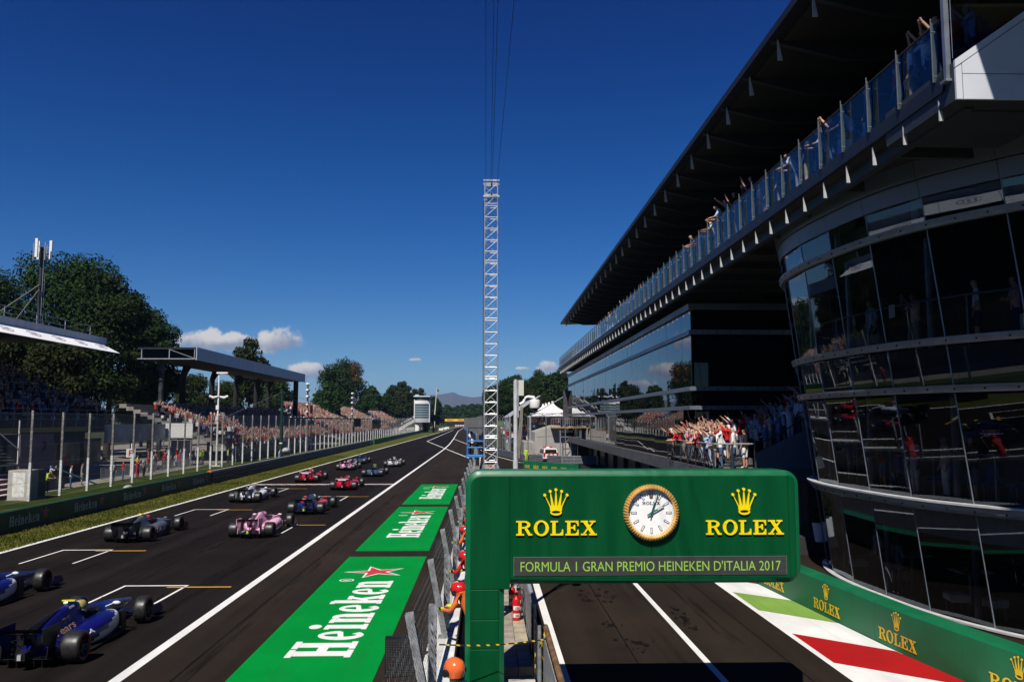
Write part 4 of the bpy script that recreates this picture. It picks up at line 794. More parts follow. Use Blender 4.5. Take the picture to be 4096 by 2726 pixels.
g = MB(); g.bar((0, 0, 8.9), (-2.5, -24, 4.4), .03); g.bar((0, 0, 8.9), (-3, 90, 5.8), .03); g.bar((0, 0, 8.8), (-2, 45, 5.2), .03); g.obj('guy_wire', M_POSTG, gp_)
g = MB(); g.tube([(0, 0, 2.1), (0, 0, 2.25)], .24, 10); g.obj('white_band', M_WHT, gp_)
tb = thing('cable_beam', 'dark green cable beam with small lamps along the fence top', 'beam', (0, 0, 0)); g = MB(); g.bar((-27.2, 112.8, 5.5), (-28.6, 222, 5.5), .16, .2); g.obj('beam', MATS['dark green steel'], tb)
for y in np.arange(118, 215, 9): g = MB(); x = -27.2-1.4*(y-112.8)/109; g.ball((x+.1, y, 5.62), .11, 8, 5); g.obj('lamp', M_WHT, tb)
db = thing('dark_screen', 'blank dark screen panel hung on the cable beam', 'screen'); g = MB(); g.box(-28.35, -28.15, 181, 190.5, 3.75, 5.4); g.obj('panel', M_DARK, db); g = MB(); g.box(-28.36, -28.14, 180.9, 190.6, 5.4, 5.5); g.obj('frame', M_DARK, db)
sl = thing('start_light_panel', 'black start light panel of five columns beside the dark screen', 'lights', (-28.3, 212, 0))
for k in range(5):
    g = MB(); y = k*3.4; g.box(-.12, .12, y-1.1, y+1.1, 3.0, 5.25); hs = g.obj('lamp_housing', M_DARK, sl)
    for z in (3.4, 4.1, 4.8): g = MB(); g.disc((.13, y, z), .2, (1, 0, 0), 12); g.obj('lamp_lens', mat('pale lens', (.6, .6, .6), .3), hs)
g = MB(); g.box(-.1, .1, -1.5, 15, 5.3, 5.6); g.obj('top_bar', M_WHT, sl)
# ---- odds and ends behind the fence at the near left
cab = thing('electric_cabinet', 'pale electric cabinet standing behind the fence at lower left', 'cabinet', (-30.6, 57.2, 0)); g = MB(); g.box(-.6, .7, -.9, .35, .05, 1.95); g.obj('housing', mat('cabinet cream', (.48, .46, .42), .7, var=.12), cab); g = MB(); g.box(-.55, .71, .36, 1.3, .05, 1.9); g.obj('side_unit', mat('cabinet dark', (.05, .05, .05), .7), cab); g = MB(); g.box(-.65, .75, -.95, 1.35, -.02, .05); g.obj('plinth', M_CONC, cab); g = MB(); g.box(-.3, .5, -.915, -.902, .2, 1.8); g.obj('door', M_POSTW, cab)
bl = thing('maroon_bleacher', 'small maroon stepped bleacher with white edges behind the fence', 'bleacher', (-35, 57, 0))
for i in range(5): g = MB(); g.box(-3, 3.2-i*.55, -.6, 4.4, i*.28, i*.28+.24); st = g.obj('step', mat('maroon board', (.13, .012, .022), .7, var=.15), bl); g = MB(); g.box(-3, 3.21-i*.55, -.62, 4.42, i*.28+.24, i*.28+.28); g.obj('white_edge', M_WHT, st)
pbd = thing('picture_board', 'mauve picture board with two dark car shapes leaning behind the cabinet', 'board', (-33.4, 63, 0)); g = MB(); g.prism([(-.9, 1.6), (2.2, 1.6), (1.9, 4.2), (-1.0, 4.2)], lambda p: (p[0]*.3, p[0], p[1]), lambda p: (p[0]*.3+.06, p[0], p[1])); g.obj('board', mat('mauve print', (.16, .12, .17), .8, var=.2, scale=1), pbd)
for cy, cz in ((.0, 2.6), (1.15, 3.0)):
    g = MB(); [g.box(.31*cy+.085+.001*i, .31*cy+.10+.001*i, cy+a, cy+b, cz+c, cz+d) for i, (a, b, c, d) in enumerate(((-.35, .35, .0, .22), (-.42, -.2, -.12, .12), (.2, .42, -.12, .12), (-.18, .18, .22, .5), (-.45, .45, .5, .62)))]; g.obj('printed_car_shape', M_DARK, pbd)
for y in (-.6, 1.7): g = MB(); g.bar((0, y, 0), (0, y, 1.7), .08); g.obj('leg', M_POSTG, pbd)
sf = thing('scaffold_stair', 'grey scaffold stair rising behind the fence at far left', 'stairs', (-35.2, 55, 0))
for i in range(12): g = MB(); g.box(-.7, .7, 8-i*.5, 8.45-i*.5, 2.0+i*.26, 2.05+i*.26); g.obj('tread', M_GALV, sf)
for y in (2.2, 5, 8.2):
    for x in (-.8, .8): g = MB(); g.tube([(x, y, 0), (x, y, 5.2)], .05, 6); g.obj('upright', M_WHT, sf)
for x in (-.8, .8): g = MB(); g.bar((x, 8.4, 3.0), (x, 2, 6.1), .06); g.bar((x, 8.4, .2), (x, 2.2, 3.4), .05); g.bar((x, 2.2, 4.2), (x, 8.2, 4.2), .05); g.bar((x, 2.2, 2.0), (x, 8.2, 2.0), .05); g.obj('side_rail', M_WHT, sf)
fs = thing('letter_sign', 'white sign with a red letter F behind the fence', 'sign', (-30.8, 74.4, 0)); g = MB(); g.bar((0, 0, 0), (0, 0, 3.2), .09); g.obj('post', M_POSTW, fs); g = MB(); g.box(-.42, .36, -.09, -.05, 2.0, 2.75); g.obj('board', M_WHT, fs); g = MB(); put_text(g, 'F', (-.2, -.094, 2.13), (1, 0, 0), (0, 0, 1), .3, .5, 0, .03); g.obj('letter', M_FR, fs)
bp_ = thing('barrier_pipe', 'blue pipe lying across grey debris behind the fence', 'pipe', (-31.4, 62, 0)); g = MB(); g.tube([(0, 0, 1.9), (1.3, 4.5, .3)], .06, 8); g.obj('pipe', mat('pale blue pipe', (.12, .3, .55), .5), bp_); 
g = MB(); g.prism([(-1, 0), (5, 0), (5.3, .9), (3.5, 1.3), (1, 1.2), (-.5, .8)], lambda p: (-2.2, p[0], p[1]), lambda p: (-1.4, p[0], p[1]*.8)); tag(g.obj('tarpaulin_heap', mat('grey tarpaulin', (.10, .10, .105), .8, var=.5, scale=2, bump=.6), None, 0, (-31.4, 62, 0)), 'grey tarpaulin heap behind the fence beside a blue pipe', 'tarpaulin')
fl = thing('crowd_barrier', 'grey steel crowd barriers standing along the gravel path', 'barrier', (-33.2, 74, 0))
for k in range(9):
    g = MB(); y = k*2.5; g.bar((0, y, .15), (0, y+2.35, .15), .04); g.bar((0, y, 1.1), (0, y+2.35, 1.1), .04); [g.bar((0, y+i*.235, .15), (0, y+i*.235, 1.1), .02) for i in range(11)]; g.obj('barrier_section', M_GALV, fl)
cl = thing('concrete_loaf', 'small pale concrete block lying on the bank behind the hoarding', 'block', (-25.6, 61.5, .0)); g = MB(); g.ball((0, 0, .35), (.3, .62, .26), 12, 6); g.obj('block', M_CONC, cl, 40); g = MB(); g.box(-.1, .1, -.15, .15, -.02, .2); g.obj('foot', M_CONC, cl)
# ================================================================ trees
def leafmat(name, c, c2):
    m = bpy.data.materials.new(name); m.use_nodes = True; t = NT(m.node_tree); b = m.node_tree.nodes['Principled BSDF']; MATS[name] = m
    oi = t.n('ShaderNodeObjectInfo'); tc = t.n('ShaderNodeTexCoord'); ge = t.n('ShaderNodeNewGeometry')
    n1 = t.noise(tc.outputs['Object'], .5, 4, .6); f = t.math('ADD', t.math('MULTIPLY', ge.outputs['Random Per Island'], .5), t.math('MULTIPLY', n1, .6))
    col = t.mix(t.smooth(f, .3, .85), c, c2); hv = t.n('ShaderNodeHueSaturation'); t.l(col, hv.inputs['Color']); t.l(t.math('ADD', .485, t.math('MULTIPLY', oi.outputs['Random'], .03)), hv.inputs['Hue']); t.l(t.math('ADD', .75, t.math('MULTIPLY', oi.outputs['Random'], .5)), hv.inputs['Value'])
    t.l(hv.outputs[0], b.inputs['Base Color']); b.inputs['Roughness'].default_value = .75; b.inputs['Specular IOR Level'].default_value = .10
    b.inputs['Transmission Weight'].default_value = 0
    return m
M_LEAF = leafmat('maple leaves', (.009, .022, .005), (.030, .058, .012)); M_LEAFB = leafmat('autumn tinged leaves', (.013, .022, .006), (.034, .042, .011)); M_BARK = mat('bark', (.045, .036, .028), .9, var=.4, scale=4, bump=.4); M_LEAFR = leafmat('rusty leaves', (.10, .045, .015), (.16, .07, .02))
def crown_mesh(name, lobes, n, size, m, seed, m2=None):
    "leaf sprays spread through overlapping lobes (cx, cy, cz, rx, ry, rz), thick at the shell, gaps between lobes"
    rg = np.random.default_rng(seed); vol = np.array([l[3]*l[4]*l[5] for l in lobes])**.67; cnt = np.maximum(8, (n*vol/vol.sum()).astype(int)); P = []; N = []
    for l, c in zip(lobes, cnt):
        d = rg.normal(size=(c, 3)); d /= np.linalg.norm(d, axis=1)[:, None]; r_ = rg.random(c)**.35
        bump = 1 + .16*np.sin(d[:, 0]*5+seed) * np.cos(d[:, 2]*6+l[0]) + rg.normal(0, .07, c)
        P.append(np.array(l[:3]) + d*np.array(l[3:])*(r_*bump)[:, None]); N.append(d)
    P = np.concatenate(P); N = np.concatenate(N); k = len(P)
    nn = N + rg.normal(0, .7, (k, 3)) + np.array([0, 0, .35]); nn /= np.linalg.norm(nn, axis=1)[:, None]; a = np.cross(nn, rg.normal(size=(k, 3))); a /= np.linalg.norm(a, axis=1)[:, None]; b = np.cross(nn, a)
    s = size*(.55+.9*rg.random(k))[:, None]; V = np.stack([P-a*s, P+b*s*.55+nn*s*.12, P+a*s, P-b*s*.55+nn*s*.12], 1).reshape(-1, 3)
    me = bpy.data.meshes.new(name); me.from_pydata(V.tolist(), [], np.arange(k*4).reshape(-1, 4).tolist()); me.materials.append(m)
    if m2: me.materials.append(m2); z = P[:, 2]; me.polygons.foreach_set('material_index', ((rg.random(k) < .5) & (P[:, 0] > P[:, 0].max()*.25) & (z > z.min()+.62*(z.max()-z.min()))).astype(int).tolist())
    me.update(); return me
def trunk_mesh(name, h, r, lobes, seed):
    g = MB(); rd = random.Random(seed); g.tube([(0, 0, -.1), (rd.uniform(-.2, .2), rd.uniform(-.2, .2), h*.35), (rd.uniform(-.4, .4), rd.uniform(-.4, .4), h*.75)], [r*1.25, r*.85, r*.35], 9)
    for l in lobes[:7]:
        z0 = h*rd.uniform(.28, .6); g.tube([(0, 0, z0), (l[0]*.45, l[1]*.45, z0+(l[2]-z0)*.55), (l[0], l[1], l[2])], [r*.45, r*.28, r*.1], 6)
    return g.mesh(name, M_BARK, 60)
def lobes_for(seed, h, w, base, n, top=.55):
    rd = random.Random(seed); L = [(0, 0, base + (h-base)*.5, w*.36, w*.36, (h-base)*.42)]
    for i in range(n):
        a = i*2.4 + rd.random(); f = rd.random(); z = base + (h-base)*(.12+.74*f); rr = w*.5*(1-abs(f-.42)*.85)*rd.uniform(.55, .8); s_ = w*rd.uniform(.13, .21)
        L.append((math.cos(a)*rr, math.sin(a)*rr, z, s_, s_, s_*rd.uniform(.7, 1.0)))
    L.append((rd.uniform(-.1, .1)*w, 0, h-w*.14, w*.17, w*.17, w*.15)); return L
def tree_kind(seed, h, w, base, n, leaves, size, m, m2=None, r=.35):
    L = lobes_for(seed, h, w, base, n); return (crown_mesh(f'crown', L, leaves, size, m, seed, m2), trunk_mesh('trunk', h, r, L, seed))
def plant(name, kind, p, label, group=None, s=1., sz=None, rz=None):
    t_ = thing(name, label, 'tree', p, random.random()*6 if rz is None else rz, group); t_.scale = (s, s, s if sz is None else sz)
    c = ob('crown', kind[0], t_); ob('trunk', kind[1], t_); return t_
KA = tree_kind(11, 29, 18, 11, 22, 36000, .22, M_LEAF, None, .55); KB = tree_kind(5, 25, 12, 8, 18, 25000, .22, M_LEAF, None, .4); KC = tree_kind(23, 20, 13, 4, 18, 16000, .28, M_LEAFB, None, .35)
KD = tree_kind(31, 28, 21, 3, 26, 24000, .36, M_LEAF, M_LEAFR, .6); KE = tree_kind(41, 22, 9, 6, 14, 7000, .38, M_LEAFB, None, .3); KF = tree_kind(47, 20, 12, 3, 16, 9000, .42, M_LEAF, None, .35); KG = tree_kind(53, 19, 13, 2, 14, 6000, .55, M_LEAF, None, .4)
plant('maple_tree', KA, (-60, 121, 0), 'largest dark maple behind the covered grandstand mast', s=1.0); plant('maple_tree', KB, (-50.5, 114, 0), 'dark maple right of the antenna mast behind the grandstand', s=1.0); plant('maple_tree', KB, (-50.0, 127, 0), 'lower dark maple beside the roofed grandstand corner', s=.88, rz=2.2)
plant('maple_tree', KA, (-71, 122, 0), 'dark maple at the left edge behind the weather mast', s=.9, rz=1.); plant('maple_tree', KC, (-56, 101, 0), 'low leafy tree filling the gap below the grandstand awning', s=.8); plant('maple_tree', KC, (-49, 97, 0), 'shaded tree showing between the two grandstands', s=.72, rz=3.)
plant('maple_tree', KC, (-64, 108, 0), 'leafy tree low behind the covered grandstand', s=.95, rz=4.)
plant('young_tree', KE, (-56, 200, 0), 'slim tree rising above the grey grandstand fascia', s=1.12, rz=1.)
for i, (x, y, s_) in enumerate(((-64, 126, .72), (-66, 140, .78), (-63, 152, .7), (-67, 166, .8), (-62, 178, .75), (-58, 190, .7))): plant('hedge_tree', KC, (x, y, 0), f'{ordw(i)} tree from the left seen under the grey grandstand roof', 'trees behind the roofed grandstand', s_)
plant('chestnut_tree', KD, (-55, 318, 0), 'huge rounded dark tree with a rusty top behind the open stand', s=1.02, rz=.4)
plant('forest_tree', KF, (-44, 236, 0), 'dark tree between the grey fascia and the huge rounded tree', s=.8); plant('forest_tree', KF, (-66, 262, 0), 'dark bushy tree left of the huge rounded tree', s=1.05)
plant('forest_tree', KG, (-72, 300, 0), 'low dark tree behind the roofed grandstand end', s=.9)
fx = [(-62, 370), (-56, 392), (-50.5, 372), (-46.5, 405), (-42, 380), (-39, 410), (-36.5, 372), (-33.5, 395), (-54, 420), (-44, 430), (-34, 440), (-60, 350)]
for i, (x, y) in enumerate(sorted(fx, key=lambda q: q[0]/q[1])): plant('forest_tree', KE if i % 3 else KF, (x, y, 0), f'{ordw(i)} tree from the left in the wood left of the tower', 'wood left of the tower', random.uniform(.85, 1.12))
for i, (x, y) in enumerate(((-31.5, 470), (-33.8, 452), (-29.5, 480), (-36, 480))): plant('forest_tree', KF, (x, y, 0), ('tree behind the left edge of the control tower', 'tree just left of the control tower', 'tree behind the right edge of the control tower', 'tall tree behind the control tower')[i], 'trees behind the tower', .92)
far = sorted([(random.uniform(-75, 34), random.uniform(720, 900)) for _ in range(34)], key=lambda q: q[0]/q[1])
far = [q for q in far if not (1758 < 1944+3350*q[0]/q[1] < 1882 and q[1] < 725)]
for i, (x, y) in enumerate(far): plant('forest_tree', KG, (x, y, 0), f'{ordw(i)} tree from the left in the distant tree line below the mountain', 'distant tree line', random.uniform(.85, 1.12)*(1.0 if x < 0 else 1.15))
rt = sorted([(5, 262, .86), (9, 285, 1.0), (6.5, 310, .9), (13, 250, .92), (17, 270, 1.05), (21, 255, .98), (25, 275, 1.1), (29, 258, 1.0), (33, 280, 1.12), (38, 262, 1.0), (12, 320, 1.1), (2.5, 340, .95), (20, 330, 1.1), (15, 225, .72)], key=lambda q: q[0]/q[1])
for i, (x, y, s_) in enumerate(rt): plant('forest_tree', (KF, KB, KC)[i % 3], (x, y, 0), f'{ordw(i)} tree from the left in the wood behind the white tent', 'wood behind the white tent', s_*(1 if i % 3 == 0 else .82))
for i, (x, y) in enumerate(((-8, 560), (-3, 540), (3, 520), (-42, 640), (-36, 600), (-33, 540), (9, 500), (-46, 700), (-9, 680))): plant('forest_tree', KG, (x, y, 0), f'{("fourth","fifth","sixth","third","second","first","eighth","seventh","ninth")[i]} tree of the nearer clump around the yellow bridge', 'trees around the yellow bridge', .6)
for i, (x, y, s_) in enumerate(((-66, 60, .8), (-68, 40, .85), (-64, 20, .8), (-66, 0, .9), (-62, -25, .9), (-58, -50, .95), (-50, -85, 1.), (-34, -95, 1.), (-16, -100, 1.), (4, -95, 1.), (24, -100, 1.))): plant('reflection_tree', KG, (x, y, 0), f'{ordw(i)} unseen tree added for the reflection in the lounge glass', 'unseen trees added for glass reflections', s_)  # unseen trees added so the curved glass has something dark to reflect
# mountain
def ridge():
    prof = [(-2600, 120), (-1800, 200), (-1200, 258), (-800, 266), (-612, 270), (-480, 275), (-410, 288), (-362, 299), (-335, 294), (-270, 264), (-226, 252), (-150, 247), (-24, 257), (150, 270), (400, 262), (900, 230), (1700, 150), (2600, 80)]
    xs = np.linspace(-2600, 2600, 240); zs = np.interp(xs, [p[0] for p in prof], [p[1] for p in prof]); rg = np.random.default_rng(3); nz = np.convolve(rg.normal(0, 1, 240), np.ones(3)/3, 'same')*3
    g = MB(); ny = 14
    for j in range(ny):
        f = j/(ny-1); row = []
        for i in range(240):
            gul = 34*math.sin(xs[i]*.018 + 2*math.sin(xs[i]*.006) + f*2)*(1-abs(2*f-1)); h = (zs[i]+nz[i]*(f > .9))*(f**.85) + gul*.5; row.append((xs[i], 9000 - 1300*(1-f) + gul, h))
        g.v += row
    g.f = [(j*240+i, j*240+i+1, (j+1)*240+i+1, (j+1)*240+i) for j in range(ny-1) for i in range(239)]; g.m = [0]*len(g.f)
    return g
M_MTN = turf('mountain heath', (.05, .055, .03), (.09, .075, .05), (.12, .095, .06)); struct(ridge().obj('mountain', M_MTN, None, 60))
# ================================================================ pit wall, walkway, mast, cameras
M_IBEAM = mat('galvanised beam', (.30, .31, .32), .5, .35, var=.35, scale=9); M_WALLW = mat('white pit wall paint', (.66, .65, .62), .7, var=.12, scale=2); M_YT = mat('hazard yellow', (.75, .55, .02), .5); M_RUST = mat('rusty pipe', (.16, .085, .035), .8, var=.4, scale=5)
pw_ = thing('pit_wall', 'white topped concrete pit wall with debris posts beside the painted run-off', 'wall')
for k in range(21):
    y0 = 2 + k*4.4; g = MB(); g.box(-1.0, -.58, y0+.01, y0+4.39, -.02, 1.12, 0); g.box(-1.04, -.54, y0+.01, y0+4.39, 1.12, 1.2, 1); g.obj('wall_block', [M_CONC, M_WALLW], pw_)
def ibeam(g, p, q, w=.11, d=.12, t=.012):
    p = Vector(p); q = Vector(q); a = Vector((0, 1, 0)); ax = (q-p).normalized(); b = ax.cross(a).normalized()
    for s_ in (-1, 1): g.bar(p+a*s_*d/2, q+a*s_*d/2, w, t, 0, a)
    g.bar(p, q, t, d-.014, 0, a)
gv = MB(); ibeam(gv, (-.75, 0, 1.2), (-.75, 0, 2.62)); gv.box(-.86, -.64, -.12, .12, 1.2, 1.22); mv = gv.mesh('post', M_IBEAM)
gl_ = MB(); ibeam(gl_, (-.75, 0, 1.2), (-1.04, 0, 2.62)); gl_.box(-.88, -.62, -.12, .12, 1.2, 1.22); ml = gl_.mesh('leaning_post', M_IBEAM)
M_WIRE = mat('dull wire', (.13, .135, .14), .5, .5, var=.3)
def chain(p00, p10, p01, nu, nv, r=.0035):
    "woven wire: zig-zag wires over a parallelogram panel"
    g = MB(); o = Vector(p00); u = Vector(p10)-o; v = Vector(p01)-o; nrm = u.cross(v).normalized()
    for i in range(nu):
        pts = []
        for j in range(nv*2+1):
            f = (i + (.5 if j % 2 else -.05 + .05) + (.52 if j % 2 else 0)*1.0)/nu; pts.append(o + u*f + v*(j/(nv*2)) + nrm*(.006 if j % 2 else -.006))
        for a, b in zip(pts, pts[1:]): g.bar(a, b, r*2)
    return g
mcn = chain((-1.06, .05, 2.6), (-.98, 3.9, 2.62), (-.79, .05, 1.25), 26, 11, .0022).mesh('mesh_panel', M_WIRE); mcn2 = chain((-.79, .05, 2.6), (-.79, .5, 2.6), (-.79, .05, 1.25), 3, 11, .0022).mesh('mesh_panel', M_WIRE)
for k in range(20):
    y = 2.95 + k*4.4
    ob('leaning_post', ml, pw_, (0, y, 0)); ob('post', mv, pw_, (0, y+.52, 0))
    if k < 9: ob('mesh_panel', mcn, pw_, (0, y+.55, 0)); ob('mesh_panel', mcn2, pw_, (0, y, 0))
    else: g = MB(); g.quad((-.79, .05, 1.25), (-.79, 3.9, 1.25), (-1.02, 3.9, 2.6), (-1.06, .05, 2.6)); g.obj('mesh_panel', netting('pit chain link', (.3, .3, .3), .09, .012), pw_, 0, (0, y+.5, 0))
    g = MB(); g.tube([(-1.05, 0, 2.58), (-.79, .52, 2.58)], .008, 5); g.obj('tie_cable', M_BEAM, pw_, 0, (0, y, 0))
# led boards fixed outside the wall
for i, y in enumerate((14.9, 28.6, 42.4, 56, 69.5, 83)):
    b = thing('led_board', f'black led board on the track side of the pit wall, {ordw(i)} from the camera', 'screen', (0, y, 0), 0, 'led boards along the pit wall'); g = MB(); g.box(-1.72, -1.08, -.06, .06, .62 if i else .86, 1.28 if i else 1.53); g.obj('cabinet', M_BLK, b)
    z0, z1 = (.65, 1.25) if i else (.89, 1.5); g = MB(); nn = 22 if i < 2 else 10
    for a in range(nn):
        for c in range(nn): x = -1.70 + .6*(a+.5)/nn; z = z0 + (z1-z0)*(c+.5)/nn; g.box(x-.004, x+.004, -.066, -.061, z-.004, z+.004)
    stuff(g.obj('led_dots', mat('grey led dot', (.16, .15, .14), .5), b)); g = MB(); g.box(-1.08, -1.0, -.03, .03, 1.0, 1.08); g.obj('bracket', M_IBEAM, b)
# walkway
wk = struct(thing('pit_walkway', '', '')); del wk['label']; del wk['category']
for k in range(48):
    y = 16.3 + k*1.5; g = MB(); g.box(-.52, .62, y, y+1.49, .0, .6+random.uniform(-.004, .004)); g.obj('paving_slab', mat('paving slab', (.30, .26, .21), .9, var=.3, scale=3, bump=.2), wk); g = MB(); g.box(.63, .9, y, y+1.49, 0, .6+random.uniform(-.004, .004)); g.obj('kerb_stone', mat('kerb stone', (.33, .28, .20), .9, var=.35, scale=4, bump=.2), wk)
for y0, y1, z in ((14.9, 16.25, .42), (13.3, 14.85, .24)): g = MB(); g.box(-.5, .9, y0, y1, 0, z); g.obj('step', M_CONC, wk)
g = MB(); g.box(.4, .86, 14.2, 14.95, .42, .78); tag(g.obj('stone_block', mat('pale stone block', (.42, .38, .31), .9, var=.25, scale=6, bump=.3)), 'pale stone block on the walkway beside the gantry foot', 'block')
hr = thing('walkway_railing', 'grey panelled railing with tube handrail between walkway and pit lane', 'railing')
M_PERF = mat('perforated sheet', (.30, .31, .33), .6, .2, var=.3, scale=14, stretch=(1, 1, .4))
for k in range(32):
    y = 15.4 + k*2.2; g = MB(); g.box(.945, .96, y+.03, y+2.17, .55, 1.5); pn = g.obj('panel', M_PERF, hr)
    if k < 6:
        g = MB(); [g.box(.94, .9445, y+.12+.21*i, y+.2+.21*i, z, z+.012) for i in range(10) for z in (.66, .8, .94, 1.08, 1.22, 1.36)]; stuff(g.obj('perforations', M_BLK, pn))
    g = MB(); g.tube([(.97, y, 0), (.97, y, 1.58)], .035, 8); g.obj('upright', M_GALV, hr, 40)
g = MB(); g.tube([(.97, 17.9, 1.6), (.97, 86, 1.6)], .045, 10); g.obj('handrail', mat('pale grey tube', (.38, .40, .44), .45, .3), hr, 40)
g = MB(); g.tube([(.96, 17.0, 0), (.96, 17.0, 1.62), (.96, 17.2, 1.75), (.96, 17.9, 1.62)], .05, 10); g.obj('end_post', M_GALV, hr, 40)
g = MB(); g.tube([(1.08, 15.4, 1.55), (1.08, 9, 1.55)], .05, 10); g.tube([(1.08, 15.4, 1.55), (1.06, 15.6, 1.5), (1.06, 15.6, 0)], .05, 10); g.obj('rusty_handrail', M_RUST, hr, 40)
for k in range(3): g = MB(); y = 9.3+k*2.1; g.box(1.04, 1.055, y, y+2.05, .2, 1.4); g.obj('panel', M_PERF, hr)
M_STR = bpy.data.materials.new('hazard stripes'); M_STR.use_nodes = True; t_ = NT(M_STR.node_tree); tc_ = t_.n('ShaderNodeTexCoord'); sx_ = t_.n('ShaderNodeSeparateXYZ'); t_.l(tc_.outputs['Object'], sx_.inputs[0])
t_.l(t_.mix(t_.math('LESS_THAN', t_.math('FRACT', t_.math('ADD', t_.math('MULTIPLY', t_.math('ADD', t_.math('ADD', sx_.outputs[0], sx_.outputs[1]), sx_.outputs[2]), 5.), 50)), .34), (.02, .02, .02), (.75, .55, .02)), M_STR.node_tree.nodes['Principled BSDF'].inputs['Base Color'])
for y0 in (15.75, 16.9): g = MB(); g.box(.905, .918, y0, y0+.16, .62, 1.62); g.obj('hazard_strip', M_STR, hr)
tp = MB(); pts = [Vector((-.75, 14.0, 1.62)).lerp(Vector((1.02, 14.55, 1.55)), i/16) - Vector((0, 0, .05*math.sin(PI*i/16))) for i in range(17)]
tp.loft([[p + Vector((0, 0, .012)), p + Vector((0, .004, .0)), p - Vector((0, 0, .012))] for p in pts]); tag(tp.obj('barrier_tape', M_STR), 'yellow and black barrier tape stretched across the gantry column', 'tape')
tp = MB(); tp.loft([[Vector((1.0+.05*math.sin(i), 15.3+.02*i, 1.6-.09*i)) + Vector((.0, .03*math.cos(i*.7), .0)), Vector((1.06+.05*math.sin(i), 15.3+.02*i, 1.6-.09*i))] for i in range(11)], 0, False); tag(tp.obj('hanging_tape', M_STR), 'loose end of hazard tape hanging from the rusty handrail', 'tape')
# fire extinguishers
def extinguisher(label, x, y, s_=1.):
    e = thing('fire_extinguisher', label, 'extinguisher', (x, y, .6), .2, 'fire extinguishers on the walkway'); e.scale = (s_,)*3; g = MB(); g.loft([[(r_*math.cos(2*PI*j/16), r_*math.sin(2*PI*j/16), z) for j in range(16)] for r_, z in ((.085, 0), (.09, .02), (.09, .44), (.075, .5), (.035, .54), (.03, .58))]); g.obj('cylinder', mat('extinguisher red', (.5, .012, .014), .25, var=.05), e, 40)
    g = MB(); g.box(-.03, .03, -.03, .03, .57, .63); g.bar((0, -.02, .63), (.03, -.15, .66), .025); g.bar((0, -.02, .6), (.03, -.13, .58), .02); g.obj('valve', M_BLK, e)
    g = MB(); g.tube([(.03, 0, .6), (.14, .02, .58), (.17, .02, .42), (.13, .01, .2), (.1, 0, .1)], .012, 6); g.obj('hose', M_BLK, e, 40)
    for z in (.08, .25):
        g = MB(); g.loft([[(.0915*math.cos(R(a)), .0915*math.sin(R(a)), zz) for a in range(-150, -29, 12)] for zz in (z, z+.09)], 0, False); lb = g.obj('label', M_WHT, e); lb.data.polygons[-1].select = False
        g = MB(); put_text(g, 'CEA', (-.05, -.0945, z+.02), (1, 0, 0), (0, 0, 1), .1, .05, 0, .03); g.obj('label_text', MATS['extinguisher red'], e)
extinguisher('front red fire extinguisher with white labels on the walkway', .72, 20.0); extinguisher('second red fire extinguisher behind the front one on the walkway', .78, 20.7, .95); extinguisher('third red fire extinguisher by the grey camera pole', .66, 21.3, .95)
# camera pole
cpn = thing('dome_camera_pole', 'pale grey pole with white dome camera and box above the gantry', 'camera', (.81, 23, .6)); M_CAMP = mat('pale grey pole paint', (.50, .51, .53), .5, .1, var=.1)
g = MB(); g.tube([(0, 0, 0), (0, 0, .18)], .1, 12); g.tube([(0, 0, .18), (0, 0, 3.55)], .072, 12); g.tube([(0, 0, 3.55), (0, 0, 5.75)], .058, 12); g.obj('shaft', M_CAMP, cpn, 40); g = MB(); g.box(-.07, .12, -.06, .06, 5.75, 5.85); g.obj('cap', M_BLK, cpn)
g = MB(); g.box(.08, .22, -.1, .1, 5.3, 5.72); g.obj('junction_box', mat('cream box', (.55, .55, .47), .5, var=.05), cpn); g = MB(); g.box(.05, .085, -.04, .04, 4.7, 5.74); g.obj('mounting_rail', M_GALV, cpn)
g = MB(); g.tube([(.12, 0, 5.06), (.22, 0, 5.12), (.26, 0, 5.24), (.34, 0, 5.27), (.5, 0, 5.26), (.52, 0, 5.18)], [.045, .045, .04, .04, .04, .045], 10); g.obj('bracket_arm', M_WHT, cpn, 40)
g = MB(); g.loft([[(.53+r_*math.cos(2*PI*j/18), r_*math.sin(2*PI*j/18), z) for j in range(18)] for r_, z in ((.06, 5.2), (.135, 5.185), (.145, 5.15), (.145, 4.98), (.135, 4.96))]); g.obj('camera_housing', M_WHT, cpn, 40); g = MB(); g.ball((.53, 0, 4.955), .085, 14, 8); g.obj('dome', mat('black dome', (.01, .01, .012), .08), cpn, 60)
for k, (x, d) in enumerate(((.1, .0), (.13, .015), (.16, -.01))): g = MB(); g.tube([(x+.04, d, 5.0), (x+.02, d, 4.6), (x-.04, d, 4.0), (x-.06, d, 3.6)], .012, 6); g.obj('cable', mat('tan cable', (.28, .25, .2), .7), cpn, 40)
